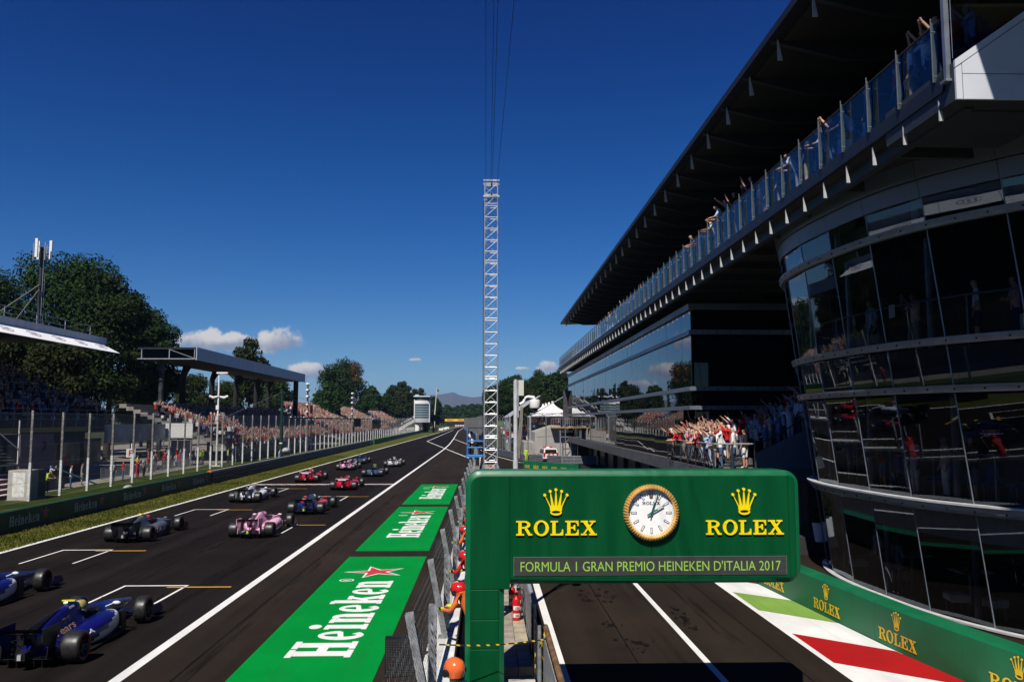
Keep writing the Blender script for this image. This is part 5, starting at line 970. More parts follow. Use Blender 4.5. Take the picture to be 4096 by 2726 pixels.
# lattice mast
mm_ = thing('lattice_mast', 'tall silver lattice mast with cables rising above the gantry', 'mast', (.18, 31.6, .6)); M_ALU = mat('aluminium tube', (.55, .56, .58), .35, .6, var=.12, scale=4); hw = .245; MH = 13.75; bay = .44; nbay = int(MH/bay)
for sx__ in (-1, 1):
    for sy__ in (-1, 1): g = MB(); g.tube([(sx__*hw, sy__*hw, 0), (sx__*hw, sy__*hw, MH)], .025, 8); g.obj('chord', M_ALU, mm_, 40)
gr1 = MB(); gr1.tube([(-hw, 0, 0), (hw, 0, 0)], .018, 6); mr1 = gr1.mesh('rung', M_ALU, 40); gr2 = MB(); gr2.tube([(0, -hw, 0), (0, hw, 0)], .018, 6); mr2 = gr2.mesh('rung', M_ALU, 40)
gb1 = MB(); gb1.tube([(-hw, 0, 0), (hw, 0, bay)], .013, 6); mb1 = gb1.mesh('brace', M_ALU, 40); gb2 = MB(); gb2.tube([(hw, 0, 0), (-hw, 0, bay)], .013, 6); mb2 = gb2.mesh('brace', M_ALU, 40); gb3 = MB(); gb3.tube([(0, -hw, 0), (0, hw, bay)], .013, 6); mb3 = gb3.mesh('brace', M_ALU, 40)
for i in range(nbay+1):
    z = i*bay; ob('rung', mr1, mm_, (0, -hw, z)); ob('rung', mr1, mm_, (0, hw, z+.04)); ob('rung', mr2, mm_, (-hw, 0, z)); ob('rung', mr2, mm_, (hw, 0, z))
    if i % 5 == 4: ob('rung', mr1, mm_, (0, -hw, z+.09))
    if i < nbay: ob('brace', mb1, mm_, (0, -hw, z)); ob('brace', mb2, mm_, (0, hw, z)); ob('brace', mb3, mm_, (-hw, 0, z)); ob('brace', mb3, mm_, (hw, 0, z))
for z in (MH, MH-.62): g = MB(); g.box(-.31, .31, -hw-.05, -hw+.02, z-.03, z+.03); g.box(-.31, .31, hw-.02, hw+.05, z-.03, z+.03); g.obj('head_bar', M_ALU, mm_)
for z in (MH-.15, MH-.5): g = MB(); g.disc((.01, -hw, z), .08, (1, 0, 0), 14, 0, .05); g.obj('pulley', M_BLK, mm_)
for i, (xa, xb) in enumerate(((-.21, -.21), (-.02, -.03), (.03, .06), (.22, .42))):
    g = MB(); g.tube([(xa, 0, MH-.05), (xb, -14, MH+.15), (xb*1.1, -32, MH+.6)], .008, 5); tag(g.obj('overhead_cable', M_BEAM, None, 0, (.18, 31.6, .6)), f'{ordw(i)} thin overhead cable from the left at the mast top', 'cable', 'overhead cables from the mast')
for x in (-.3, -.27): g = MB(); g.tube([(x, -.26, 0), (x, -.26, MH-.6)], .008, 5); g.obj('hoist_rope', M_BEAM, mm_)
# camera platform with blue basket
bk = thing('camera_platform', 'blue railed camera platform on a grey post above the pit wall', 'platform', (-.75, 60, 0)); M_BLUE = mat('bright blue paint', (.02, .19, .5), .4, var=.1)
for x in (-.55, .65):
    for y in (-.5, .5): g = MB(); g.tube([(x, y, 2.75), (x, y, 4.65)], .05, 8); g.obj('upright', M_BLUE, bk, 40)
for z in (2.75, 3.3, 3.75): g = MB(); g.tube([(-.55, -.5, z), (.65, -.5, z), (.65, .5, z), (-.55, .5, z), (-.55, -.5, z)], .05, 8); g.obj('rail', M_BLUE, bk, 40)
g = MB(); g.box(-.68, .75, -.62, .6, 2.62, 2.74); g.obj('deck', M_BLUE, bk); g = MB(); g.box(.02, .3, -.14, .14, 0, 2.62); g.obj('post', M_POSTG, bk); g = MB(); g.box(-.5, 1.2, -.55, .55, 4.65, 4.7); g.obj('canopy', M_BLK, bk)
g = MB(); g.box(.0, .5, -.35, .1, 3.3, 3.75); g.tube([(.05, -.6, 3.6), (.1, -.2, 3.6)], .1, 10); g.tube([(.2, -.1, 2.75), (.2, -.1, 3.3)], .04, 6); g.obj('camera_body', M_BLK, bk)
# far pit wall clutter
for i, (x, y, h) in enumerate(((-1.5, 76, 1.6), (-1.35, 88, 1.7), (-1.6, 98, 1.9))): g = MB(); g.box(x-.35, x+.35, y-.2, y+.2, 0, h); g.box(x-.3, x+.3, y-.23, y-.2, .2, h-.1); tag(g.obj('equipment_case', M_BLK), f'black equipment case beside the pit wall, {ordw(i)} from the gantry', 'case', 'equipment cases')
# ================================================================ pit exit, tent, tower, far things
ar = thing('pit_exit_rail', 'grey triple rail barrier curving round the pit exit', 'guard rail'); pp = [(13, 99), (8.9, 99.5), (4.6, 106), (2.0, 123), (-.9, 152), (-2.2, 200), (-3.2, 268), (-7.0, 350), (-11.2, 430)]
for a, b in zip(pp, pp[1:]):
    d = (Vector(b)-Vector(a)).normalized(); n = Vector((-d.y, d.x))
    for z in (.05, .37, .69): g = MB(); g.loft([[(p[0]+n.x*w[0], p[1]+n.y*w[0], z+w[1]) for w in wp] for p in (a, b)]); g.obj('rail', mat('grey armco steel', (.20, .21, .23), .5, .5, var=.2), ar)
    for k in range(3): p = Vector(a).lerp(Vector(b), k/3); g = MB(); g.box(p.x+.05, p.x+.2, p.y-.06, p.y+.06, 0, 1.05); g.obj('post', M_GALV, ar)
ef = thing('pit_exit_fence', 'tall grey mesh fence curving along the pit exit', 'fence'); fpts = [(9.5, 100.5), (5.4, 108), (2.9, 125), (.1, 154), (-1.4, 200), (-2.6, 268), (-6.2, 350), (-10.4, 430), (-13.5, 520)]; cur = 0.; fp2 = []
for a, b in zip(fpts, fpts[1:]):
    n = max(1, int((Vector(b)-Vector(a)).length/3.6)); fp2 += [Vector(a).lerp(Vector(b), k/n) for k in range(n)]
gpe = MB(); gpe.box(-.06, .06, -.06, .06, 0, 5.6); gpe.bar((0, 0, 5.5), (-.5, 0, 6.0), .07); mpe = gpe.mesh('fence_post', mat('dull fence post', (.13, .135, .14), .6, .3, var=.3)); M_NET2 = netting('fine grey mesh', (.11, .12, .13), .12, .010)
for a, b in zip(fp2, fp2[1:]):
    ob('fence_post', mpe, ef, (a.x, a.y, 0)); g = MB(); g.quad((0, 0, 1), (b.x-a.x, b.y-a.y, 1), (b.x-a.x, b.y-a.y, 5.5), (0, 0, 5.5)); g.obj('mesh_panel', M_NET2, ef, 0, (a.x, a.y, 0))
vg = thing('green_screen_board', 'green board with a round emblem and white letters on the exit fence', 'board', (3.2, 160, 0)); g = MB(); g.box(-1.05, 1.15, -.1, .1, 3.85, 5.1); g.obj('board', mat('board green', (.01, .17, .07), .6), vg); g = MB(); g.disc((-.55, -.12, 4.47), .42, (0, 1, 0), 18); g.obj('round_emblem', mat('dull gold', (.2, .16, .06), .6), vg); g = MB(); put_text(g, 'VII', (.2, -.11, 4.2), (1, 0, 0), (0, 0, 1), .85, .55, 0, .02); g.obj('lettering', M_WHT, vg)
for x in (-.9, 1.0): g = MB(); g.box(x-.06, x+.06, -.06, .06, 0, 3.85); g.obj('leg', M_GALV, vg)
tn = thing('white_tent', 'white peaked tent over spectators beyond the pit exit', 'tent', (0, 0, 0)); M_TENT = mat('white tent cloth', (.72, .71, .69), .7, var=.05, scale=.5)
def pagoda(x0, x1, y0, y1, z, zt):
    g = MB(); cx, cy = (x0+x1)/2, (y0+y1)/2; n = 8; rings = []
    for i in range(n+1):
        f = i/n; s_ = (1-f)**1.7; rings.append([(cx+(a-cx)*max(.04, s_), cy+(b-cy)*max(.04, s_), z+(zt-z)*f) for a, b in ((x0, y0), (cx, y0), (x1, y0), (x1, cy), (x1, y1), (cx, y1), (x0, y1), (x0, cy))])
    g.loft(rings, 0, True); return g
for k in range(4): pagoda(6.4, 13.5, 122+k*7, 129+k*7, 5.7, 8.0).obj('canopy', M_TENT, tn, 60)
g = MB(); g.add([(6.2, 121.8, 5.75), (6.2, 150, 5.75), (12.2, 150, 9.4), (12.2, 121.8, 9.4), (6.2, 121.8, 5.85), (6.2, 150, 5.85), (12.2, 150, 9.5), (12.2, 121.8, 9.5)][:0] or [(3.6, 130, 5.6), (3.6, 175, 5.6), (8.4, 175, 8.9), (8.4, 130, 8.9), (3.6, 130, 5.75), (3.6, 175, 5.75), (8.4, 175, 9.05), (8.4, 130, 9.05)], [(0, 1, 2, 3), (7, 6, 5, 4), (0, 4, 5, 1), (1, 5, 6, 2), (2, 6, 7, 3), (3, 7, 4, 0)]); g.obj('sloping_roof', mat('grey tent roof', (.36, .38, .41), .6, var=.1), tn)
for a, b in (((6.4, 121.8, 5.75), (12.3, 121.8, 9.2)), ((6.4, 121.8, 5.75), (13.5, 121.8, 5.75)), ((6.4, 121.8, 6.15), (13.5, 121.8, 6.15)), ((12.3, 121.8, 9.2), (13.5, 121.8, 8.4))): g = MB(); g.bar(a, b, .12); g.obj('truss_beam', M_ALU, tn)
for k in range(7): g = MB(); x = 6.4+k; g.bar((x, 121.8, 5.75), (x+.5, 121.8, 6.15), .06); g.bar((x+.5, 121.8, 6.15), (x+1, 121.8, 5.75), .06); g.obj('lattice', M_ALU, tn)
for x, y in ((6.4, 121.8), (3.7, 130), (3.7, 140), (3.7, 150), (3.7, 160), (13.4, 121.8)): g = MB(); g.box(x-.13, x+.13, y-.13, y+.13, 0, 5.7); g.obj('tent_leg', M_GALV, tn)
g = MB(); g.box(6.6, 15, 136, 136.3, 0, 5.7); g.obj('rear_curtain', M_DARK, tn)
ch = thing('concrete_bunker', 'pale concrete building with stepped wall under the white tent', 'building', (0, 0, 0)); M_CW = mat('pale rendered concrete', (.38, .355, .33), .9, var=.1, scale=.6)
g = MB(); g.prism([(5.0, 0), (12, 0), (12, 2.9), (9.6, 2.9), (9.6, 3.0), (9.55, 4.5), (9.1, 4.45), (6.5, 3.6), (6.5, 2.3), (5.0, 2.3)], lambda p: (p[0], 112, p[1]), lambda p: (p[0], 122, p[1])); g.obj('wall', M_CW, ch)
g = MB(); g.box(9.4, 12, 111.7, 112.6, 2.9, 3.1); g.obj('roof_slab', M_CW, ch); g = MB(); g.bar((6.8, 111.97, 3.0), (9.5, 111.97, 3.1), .02); g.bar((8.3, 111.97, 0), (8.3, 111.97, 1.7), .03); g.obj('wall_joint', M_POSTG, ch)
st_ = thing('scaffold_platform', 'steel scaffold camera platform before the far end of the pit building', 'platform', (11.2, 112.0, 0))
for x in (-1.4, 0, .9):
    for y in (-1.2, 1.2): g = MB(); g.tube([(x, y, 0), (x, y, 4.5)], .07, 6); g.obj('upright', M_ALU, st_, 40)
for z in (1.5, 3.0): g = MB(); g.bar((-1.4, -1.2, z), (.9, -1.2, z), .08); g.bar((-1.4, -1.2, z-1.4), (0, -1.2, z), .06); g.bar((.9, -1.2, z-1.4), (0, -1.2, z), .06); g.obj('brace', M_ALU, st_)
g = MB(); g.box(-2.6, 1.3, -1.5, 1.5, 4.15, 4.3); g.obj('deck', mat('scaffold boards', (.42, .25, .08), .8), st_); g = MB(); [g.bar((-2.6+i*.3, -1.5, 4.3), (-2.6+i*.3, -1.5, 5.4), .03) for i in range(13)]; g.bar((-2.6, -1.5, 5.4), (1.3, -1.5, 5.4), .05); g.obj('railing', M_ALU, st_)
cg = thing('inner_green_barrier', 'low green barrier with yellow marks at the far side of the pit lane', 'barrier', (0, 0, 0)); g = MB(); g.prism([(3.9, 88), (8.8, 80), (9.0, 80.4), (4.0, 88.4)], lambda p: (p[0], p[1], 0), lambda p: (p[0], p[1], 1.0)); g.obj('barrier_block', M_BARG, cg)
for k in range(6): f = (k+.5)/6; p = Vector((3.9, 88, 0)).lerp(Vector((8.8, 80, 0)), f); d = Vector((4.9, -8, 0)).normalized(); g = MB(); put_glyphs(g, 'ROLEX', roman, p + Vector((-.02, -.012, .3)) - d*.45, d, (0, 0, 1), .9, .3, .004); g.obj('lettering', M_BARY, cg)
# rescue car
sv = thing('rescue_car', 'white off-road rescue car with red roof bar parked near the pit exit', 'car', (7.6, 104, 0), R(6)); M_CARW = mat('white car paint', (.72, .72, .71), .25, coat=.6, var=.02); M_CGL = mat('dark car glass', (.015, .018, .02), .08, var=.05)
g = MB(); pr = [(-2.2, .35), (2.25, .35), (2.3, .75), (2.2, 1.0), (1.1, 1.12), (-2.25, 1.1), (-2.3, .5)]; g.loft([[(x, p[0]*(.98 if abs(x) > .85 else 1), p[1]) for p in pr] for x in (-.92, -.86, .86, .92)]); g.obj('body', M_CARW, sv, 30)
g = MB(); g.loft([[(x*(1 if p[1] < 1.3 else .86), p[0], p[1]) for p in ((-2.2, 1.1), (1.15, 1.12), (.45, 1.78), (-.3, 1.84), (-2.0, 1.8))] for x in (-.88, .88)]); g.obj('cabin', M_CARW, sv)
g = MB(); g.box(-.68, .68, -2.235, -2.19, 1.2, 1.68); g.obj('rear_window', M_CGL, sv)
for s_ in (-1, 1):
    for y0, y1 in ((-1.95, -1.1), (-1.0, -.15), (-.05, .6)): g = MB(); g.quad((s_*.885, y0, 1.2), (s_*.885, y1, 1.2), (s_*.80, y1-.12, 1.66), (s_*.80, y0+.05, 1.66)); g.obj('side_window', M_CGL, sv)
    g = MB(); g.box(s_*.8-.1, s_*.8+.1, -2.31, -2.2, .85, 1.3); g.obj('tail_light', mat('tail light red', (.5, .02, .01), .3), sv)
    for y in (-1.45, 1.4): g = MB(); g.disc((s_*.8, y, .37), .37, (1, 0, 0), 18, 0, .24); g.obj('wheel', M_BLK, sv, 40)
g = MB(); g.disc((0, -2.4, .95), .36, (0, 1, 0), 20, 0, .22); g.obj('spare_wheel', mat('red wheel cover', (.45, .03, .04), .4), sv, 40); g = MB(); g.disc((0, -2.52, .95), .2, (0, 1, 0), 16, 0, .02); g.obj('wheel_emblem', M_WHT, sv)
g = MB(); g.box(-.55, -.2, -.3, .1, 1.84, 1.98); g.box(.2, .55, -.3, .1, 1.84, 1.98); g.obj('roof_beacon', MATS['tail light red'], sv); g = MB(); g.box(-.2, .2, -.28, .08, 1.84, 1.94); g.obj('beacon_bar', M_WHT, sv)
g = MB(); g.box(-.95, .95, -2.33, -2.2, .38, .6); g.obj('bumper', M_BLK, sv)
# control tower
tw = thing('control_tower', 'white control tower with a curved grid of blue windows beside the far straight', 'tower', (-26.6, 351, 0)); M_TGL = mat('tower blue glass', (.07, .13, .16), .12, var=.2, scale=2)
g = MB(); g.box(-3.2, -2.9, -2.2, 3.4, 4.2, 13.7); g.box(3.0, 3.25, -1.5, 3.4, 4.2, 13.7); g.box(-2.9, 3.0, 3.0, 3.4, 4.2, 13.7); g.obj('side_wall', M_WHT, tw)
def arc(f, b=0.): x = -2.9 + 5.9*f; return x, -2.2 - .9*math.sin(PI*f) + .7*f + b
for r_ in range(6):
    for c in range(8):
        g = MB(); z0 = 5.75 + r_*1.0; a, b = arc(c/8), arc((c+1)/8); g.quad((a[0]+.05, a[1], z0+.05), (b[0]-.05, b[1], z0+.05), (b[0]-.05, b[1], z0+.9), (a[0]+.05, a[1], z0+.9)); g.obj('window_pane', M_TGL, tw)
def arcband(z0, z1, m, nm, o=.02, n=10): g = MB(); g.loft([[(*arc(k/n, -o), z0), (*arc(k/n, -o), z1), (*arc(k/n, .4), z1), (*arc(k/n, .4), z0)] for k in range(n+1)]); g.obj(nm, m, tw)
for r_ in range(7): arcband(5.67+r_, 5.78+r_, M_WHT, 'transom')
arcband(4.2, 5.66, mat('ribbed grey panel', (.40, .41, .43), .6, var=.1), 'ribbed_band'); arcband(11.8, 13.2, M_WHT, 'white_band', .25)
for c in range(7): a, b = arc((c+.1)/7, .1), arc((c+.95)/7, .1); g = MB(); g.quad((*a, 13.25), (*b, 13.25), (*b, 14.7), (*a, 14.7)); g.obj('cab_pane', M_TGL, tw)
g = MB(); g.box(-3.3, 3.5, -3.4, 3.6, 14.75, 15.1); g.obj('roof', M_WHT, tw); g = MB(); g.box(-2.9, -1.4, -1, 1, 15.1, 15.7); g.obj('roof_unit', mat('pale blue unit', (.3, .42, .55), .6), tw)
for x in (-2.2, ): g = MB(); g.box(x-.6, x+1.0, -1.6, 1.2, 0, 4.2); g.obj('leg', M_WHT, tw)
g = MB(); g.box(.4, 2.6, .5, 2.8, 0, 4.2); g.obj('lift_core', M_DARK, tw); g = MB(); g.prism([(-9.5, .6), (-3.2, 4.2), (-3.2, 5.6), (-9.5, 2.0)], lambda p: (p[0], -.6, p[1]), lambda p: (p[0], .8, p[1])); g.obj('stair_ramp', M_WHT, tw)
crowd('crowd_on_tower_stairs', 'people in white lined up on the tower stair ramp', [(-26.6-8.8+i*.42, 350.6, 2.2+i*.24) for i in range(14)], 1, .2, (.02, .8, 0, .1, .1, 0, 0, 0))
# yellow bridge and crane
yb_ = thing('yellow_bridge', 'yellow advertising bridge with red lettering across the far end of the straight', 'bridge', (-25.6, 690, 0)); M_YB = mat('bridge yellow', (.75, .50, .02), .6, var=.05); g = MB(); g.box(-8, 8.8, -1, 1, 4.0, 6.0); g.obj('span', M_YB, yb_)
for x in (-7.6, 8.4): g = MB(); g.box(x-.4, x+.4, -.8, .8, 0, 4); g.obj('leg', M_DARK, yb_)
for x in (-6.2, 2.6): g = MB(); put_text(g, 'PIRELLI', (x, -1.02, 4.45), (1, 0, 0), (0, 0, 1), 5.2, 1.1, 0, .04); g.obj('lettering', M_FR, yb_)
g = MB(); g.box(-8, 8.8, .9, 1, 0, 3.9); tag(g.obj('underpass_shade', M_DARK, None, 0, (-25.6, 715, 0)), 'dark sheet added for the shade below the yellow bridge', 'screen')  # added dark sheet stands in for the shade under the span
yc_ = thing('yellow_crane', 'yellow crane arm beside the right end of the yellow bridge', 'crane', (-9, 520, 0)); g = MB(); g.box(-1.2, 1.2, -1.5, 1.5, .2, 2.2); g.obj('cab', M_YB, yc_); g = MB(); g.bar((0, 0, 2), (-3.2, 0, 6.2), .5); g.bar((-3.2, 0, 6.2), (3.5, 0, 3.0), .4); g.obj('boom', M_YB, yc_); g = MB(); g.box(-1.5, 1.5, -1.8, 1.8, 0, .3); g.obj('track_base', M_DARK, yc_)
wc = thing('white_crane', 'thin white crane boom with a flag behind the control tower', 'crane', (-23.6, 386, 0)); g = MB(); g.tube([(0, 0, 0), (.15, 0, 8), (1.0, 0, 19.6)], [.28, .25, .15], 6); g.obj('boom', mat('pale crane paint', (.6, .57, .45), .6), wc); g = MB(); g.quad((1.0, 0, 19.5), (2.0, .2, 18.9), (2.2, .1, 17.9), (1.1, 0, 18.3)); g.obj('pennant', mat('dark pennant', (.1, .08, .06), .8), wc); g = MB(); g.box(-1.2, 1.2, -1.2, 1.2, 0, 1.8); g.obj('base', M_DARK, wc)
dk = thing('dark_video_wall', 'dark backside of a video wall right of the control tower', 'screen', (-22.1, 356, 0)); g = MB(); g.box(-1.3, 1.3, -.3, .3, 4.6, 7.4); g.obj('panel', M_DARK, dk); g = MB(); g.box(-.3, .3, -.2, .2, 0, 4.6); g.obj('leg', M_DARK, dk)
for i, (x, y, w) in enumerate(((-21.9, 395, 2.2), (-22.2, 430, 2.2), (-22.6, 470, 2.2))): b = thing('marker_board', f'white distance board on the far left verge, {ordw(i)} along the track', 'board', (x+1, y, 0), 0, 'distance boards'); g = MB(); g.box(-w/2, w/2, -.06, .06, .3, 1.3); g.obj('panel', M_WHT, b); g = MB(); g.box(-.9, -.8, -.05, .05, 0, .3); g.box(.8, .9, -.05, .05, 0, .3); g.obj('leg', M_GALV, b)
for k in range(5): x = -21.8 + k*1.9; b = thing('polystyrene_block', f'{ordw(k)} white block from the left across the end of the straight', 'block', (x-1.5, 655, 0), 0, 'white chicane blocks'); g = MB(); g.box(-.7, .7, -.4, .4, 0, 1.3); g.obj('panel', M_WHT, b); g = MB(); g.box(-.5, .5, -.42, -.4, .3, .8); g.obj('red_mark', M_FR, b)
# ================================================================ racing cars (built once, liveries per car)
def carpaint(name, c, rough=.3, metal=0.): return mat('car ' + name, c, rough, metal, var=0., scale=1, spec=.4, coat=.35)
M_RUB = mat('tyre rubber', (.016, .0155, .015), .42, var=.25, scale=12, spec=.45); M_RIM = mat('dark rim', (.035, .037, .045), .35, .8, var=.1); M_CARB = mat('carbon fibre', (.010, .010, .0115), .4, var=.2, scale=20, spec=.4); M_TRED = mat('red tyre band', (.45, .01, .012), .5, var=.05); M_TYEL = mat('yellow camera pod', (.75, .72, .03), .4)
def superring(y, hw, z0, z1, n=20, p=2.6, cx=0.):
    out = []
    for k in range(n):
        a = 2*PI*k/n; c, s_ = math.cos(a), math.sin(a); out.append((cx + hw*math.copysign(abs(c)**(2/p), c), y, (z0+z1)/2 + (z1-z0)/2*math.copysign(abs(s_)**(2/p), s_)))
    return out
def interp(keys, sub=4):
    out = crom([tuple(k) for k in keys][:0] or [0], 1) if False else []
    K = [np.array(k, float) for k in keys]
    for i in range(len(K)-1):
        p0, p1, p2, p3 = K[max(0, i-1)], K[i], K[i+1], K[min(len(K)-1, i+2)]
        for j in range(sub): t = j/sub; out.append(.5*(2*p1 + (p2-p0)*t + (2*p0-5*p1+4*p2-p3)*t*t + (3*p1-p0-3*p2+p3)*t**3))
    return out + [K[-1]]
TUB = interp([(4.82, .06, .31, .40), (4.5, .10, .26, .45), (4.0, .145, .22, .53), (3.6, .18, .20, .59), (3.1, .23, .14, .64), (2.6, .29, .09, .665), (2.3, .33, .07, .665), (2.0, .34, .06, .64), (1.6, .35, .06, .62), (1.2, .34, .06, .62)])
POD = interp([(2.06, .33, .72, .20, .60), (1.95, .31, .77, .14, .62), (1.6, .28, .80, .09, .61), (1.2, .25, .78, .07, .57), (.75, .18, .62, .07, .48), (.3, .12, .40, .07, .38), (-.15, .07, .22, .10, .30)])
ECK = interp([(1.40, .20, .55, .945), (1.3, .27, .42, .975), (1.0, .31, .25, .965), (.7, .31, .18, .91), (.3, .26, .15, .81), (-.1, .18, .14, .67), (-.5, .07, .2, .46)])
def ecring(y, w, zb, zt):
    h = zt-zb; half = [(w, zb), (w*1.02, zb+h*.18), (w*.86, zb+h*.36), (w*.56, zb+h*.55), (.5*w*.62+.05, zb+h*.74), (.095, zb+h*.90), (.06, zb+h*.975), (.0, zt)]
    return [(x, y, z) for x, z in half] + [(-x, y, z) for x, z in half[-2::-1]]
def ec_x(y, z):
    K = sorted(ECK, key=lambda q: q[0]); w = np.interp(y, [k[0] for k in K], [k[1] for k in K]); zb = np.interp(y, [k[0] for k in K], [k[2] for k in K]); zt = np.interp(y, [k[0] for k in K], [k[3] for k in K]); pts = ecring(y, w, zb, zt)[:8]
    return float(np.interp(z, [p[2] for p in pts], [p[0] for p in pts]))
def pod_x(y, z):
    K = sorted(POD, key=lambda q: q[0]); xi, xo, z0, z1 = [np.interp(y, [k[0] for k in K], [k[i] for k in K]) for i in (1, 2, 3, 4)]; u = max(-.999, min(.999, (z-(z0+z1)/2)/((z1-z0)/2))); return float((xi+xo)/2 + (xo-xi)/2*(1-abs(u)**2.6)**(1/2.6))
def car_meshes():
    P = {}
    g = MB(); g.loft([superring(*k) for k in TUB]); P['monocoque'] = g.mesh('monocoque', [M_CARB, M_CARB], 50)
    for p in P['monocoque'].polygons: p.material_index = 1 if p.center.y > 3.2 else 0
    g = MB(); g.loft([ecring(*k) for k in ECK]); P['engine_cover'] = g.mesh('engine_cover', [M_CARB, M_CARB], 50)
    for p in P['engine_cover'].polygons: p.material_index = 1 if p.center.y > 1.395 else 0
    for s_, nm in ((1, 'sidepod_r'), (-1, 'sidepod_l')):
        g = MB(); g.loft([superring(k[0], (k[2]-k[1])/2, k[3], k[4], 24, 2.6, s_*(k[1]+k[2])/2) for k in POD]); me = g.mesh('sidepod', [M_CARB]*4, 50)
        for p in me.polygons:
            c = p.center; p.material_index = 3 if c.y > 2.05 else 1 if (c.z < .10 + .42*max(0, c.y-.72) and c.y > .78) else 2 if c.z > .525 and c.y < 1.9 else 0
        P[nm] = me
    g = MB(); g.prism([(.95, .93), (.4, .935), (-.60, .80), (-.64, .50), (-.3, .50), (.3, .70)], lambda p: (-.008, p[0], p[1]), lambda p: (.008, p[0], p[1])); P['shark_fin'] = g.mesh('shark_fin', M_CARB)
    fl = [(0, 2.75), (.42, 2.75), (.62, 2.5), (.80, 2.1), (.80, .75), (.62, .42), (.5, .1), (.5, -.12), (0, -.12)]; g = MB(); g.prism(fl + [(-x, y) for x, y in fl[-2:0:-1]], lambda p: (p[0], p[1], .03), lambda p: (p[0], p[1], .06)); P['floor'] = g.mesh('floor', M_CARB)
    g = MB(); g.loft([[(-.52, y, z), (.52, y, z), (.52, y, z+.02), (-.52, y, z+.02)] for y, z in ((-.1, .04), (-.3, .10), (-.52, .2))]); [g.box(x-.006, x+.006, -.5, -.1, .04, .2) for x in (-.35, -.18, .18, .35)]; g.box(-.1, .1, -.72, .0, .22, .38); P['diffuser'] = g.mesh('diffuser', M_CARB)
    def foil(y0, y1, z0, z1, hw, th=.025): 
        g = MB(); n = 6; up = [(y0+(y1-y0)*i/n, z0+(z1-z0)*(i/n)**1.6) for i in range(n+1)]; prof = up + [(y, z+th*math.sin(PI*min(1, .15+i/n*.85))) for i, (y, z) in reversed(list(enumerate(up)))]; g.loft([[(x, y, z) for y, z in prof] for x in (-hw, hw)]); return g
    P['rear_wing_main'] = foil(-.30, -.62, .66, .74, .465).mesh('rear_wing_main', M_CARB, 40); P['rear_wing_flap'] = foil(-.55, -.76, .745, .87, .465).mesh('rear_wing_flap', M_CARB, 40)
    for s_ in (1, -1):
        g = MB(); g.prism([(-.05, .70), (-.05, .86), (-.78, .88), (-.80, .60), (-.55, .48), (-.58, .22), (-.25, .22), (-.2, .55)], lambda p: (s_*.47, p[0], p[1]), lambda p: (s_*.485, p[0], p[1])); P['rear_wing_endplate%d' % s_] = g.mesh('rear_wing_endplate', M_CARB)
    g = MB(); g.bar((-.09, -.2, .35), (-.09, -.5, .72), .02, .12); g.bar((.09, -.2, .35), (.09, -.5, .72), .02, .12); P['wing_pylon'] = g.mesh('wing_pylon', M_CARB)
    g = MB(); g.box(-.04, .04, -.76, -.72, .24, .36); P['rain_light'] = g.mesh('rain_light', mat('rain light', (.25, .25, .27), .3))
    g = MB(); [g.box(-.033+.0235*i, -.02+.0235*i, -.766, -.761, .25+.0235*j, .262+.0235*j) for i in range(3) for j in range(4)]; P['light_diodes'] = g.mesh('light_diodes', M_WHT)
    g = foil(4.78, 4.42, .09, .12, .9, .02); P['front_wing_plane'] = g.mesh('front_wing_plane', M_CARB, 40)
    for s_ in (1, -1):
        g = MB()
        for k, (ya, yb_, za, zb_) in enumerate(((4.56, 4.36, .13, .19), (4.42, 4.24, .19, .26))):
            g.add([(s_*.26, ya, za), (s_*.88, ya-.06, za), (s_*.88, yb_-.06, zb_), (s_*.26, yb_+.06, zb_-.02), (s_*.26, ya, za-.012), (s_*.88, ya-.06, za-.012), (s_*.88, yb_-.06, zb_-.012), (s_*.26, yb_+.06, zb_-.032)], [(0, 1, 2, 3), (7, 6, 5, 4), (0, 4, 5, 1), (1, 5, 6, 2), (2, 6, 7, 3), (3, 7, 4, 0)])
        P['front_wing_flap%d' % s_] = g.mesh('front_wing_flap', M_CARB)
        g = MB(); g.prism([(4.78, .05), (4.82, .16), (4.6, .30), (4.18, .33), (4.14, .08)], lambda p: (s_*.89, p[0], p[1]), lambda p: (s_*.905, p[0], p[1])); P['front_wing_endplate%d' % s_] = g.mesh('front_wing_endplate', M_CARB)
        g = MB(); g.prism([(2.3, .06), (2.95, .06), (2.9, .34), (2.5, .46), (2.25, .4)], lambda p: (s_*(.50+.06*(p[0]-2.3)), p[0], p[1]), lambda p: (s_*(.515+.06*(p[0]-2.3)), p[0], p[1])); g.prism([(2.05, .06), (2.4, .06), (2.35, .5), (2.1, .56)], lambda p: (s_*.78, p[0], p[1]), lambda p: (s_*.79, p[0], p[1])); P['bargeboard%d' % s_] = g.mesh('bargeboard', M_CARB)
        g = MB(); g.bar((s_*.33, 2.22, .64), (s_*.52, 2.2, .72), .02); g.ball((s_*.60, 2.2, .73), (.10, .045, .045), 10, 6); P['mirror%d' % s_] = g.mesh('mirror', M_CARB, 40)
        for ax, y0, xw in (('front', 3.6, .70), ('rear', 0., .60)):
            g = MB(); zt, zl = (.52, .26) if ax == 'front' else (.42, .2); xi = .2 if ax == 'front' else .14
            for dy in (-.42, .28): g.bar((s_*xi, y0+dy, zt), (s_*xw, y0, .46), .025, .012); g.bar((s_*xi, y0+dy, zl), (s_*xw, y0, .2), .025, .012)
            g.bar((s_*xi, y0+.12, zl+.1), (s_*xw, y0+.05, .33), .02); P['suspension_%s%d' % (ax, s_)] = g.mesh('suspension_arms', M_CARB)
    g = MB(); g.loft([[(.24*math.cos(2*PI*k/20)*f, 1.82+.36*math.sin(2*PI*k/20)*f, z) for k in range(20)] for f, z in ((1, .60), (1.02, .665), (.9, .672))]); P['cockpit'] = g.mesh('cockpit', M_CARB, 40)
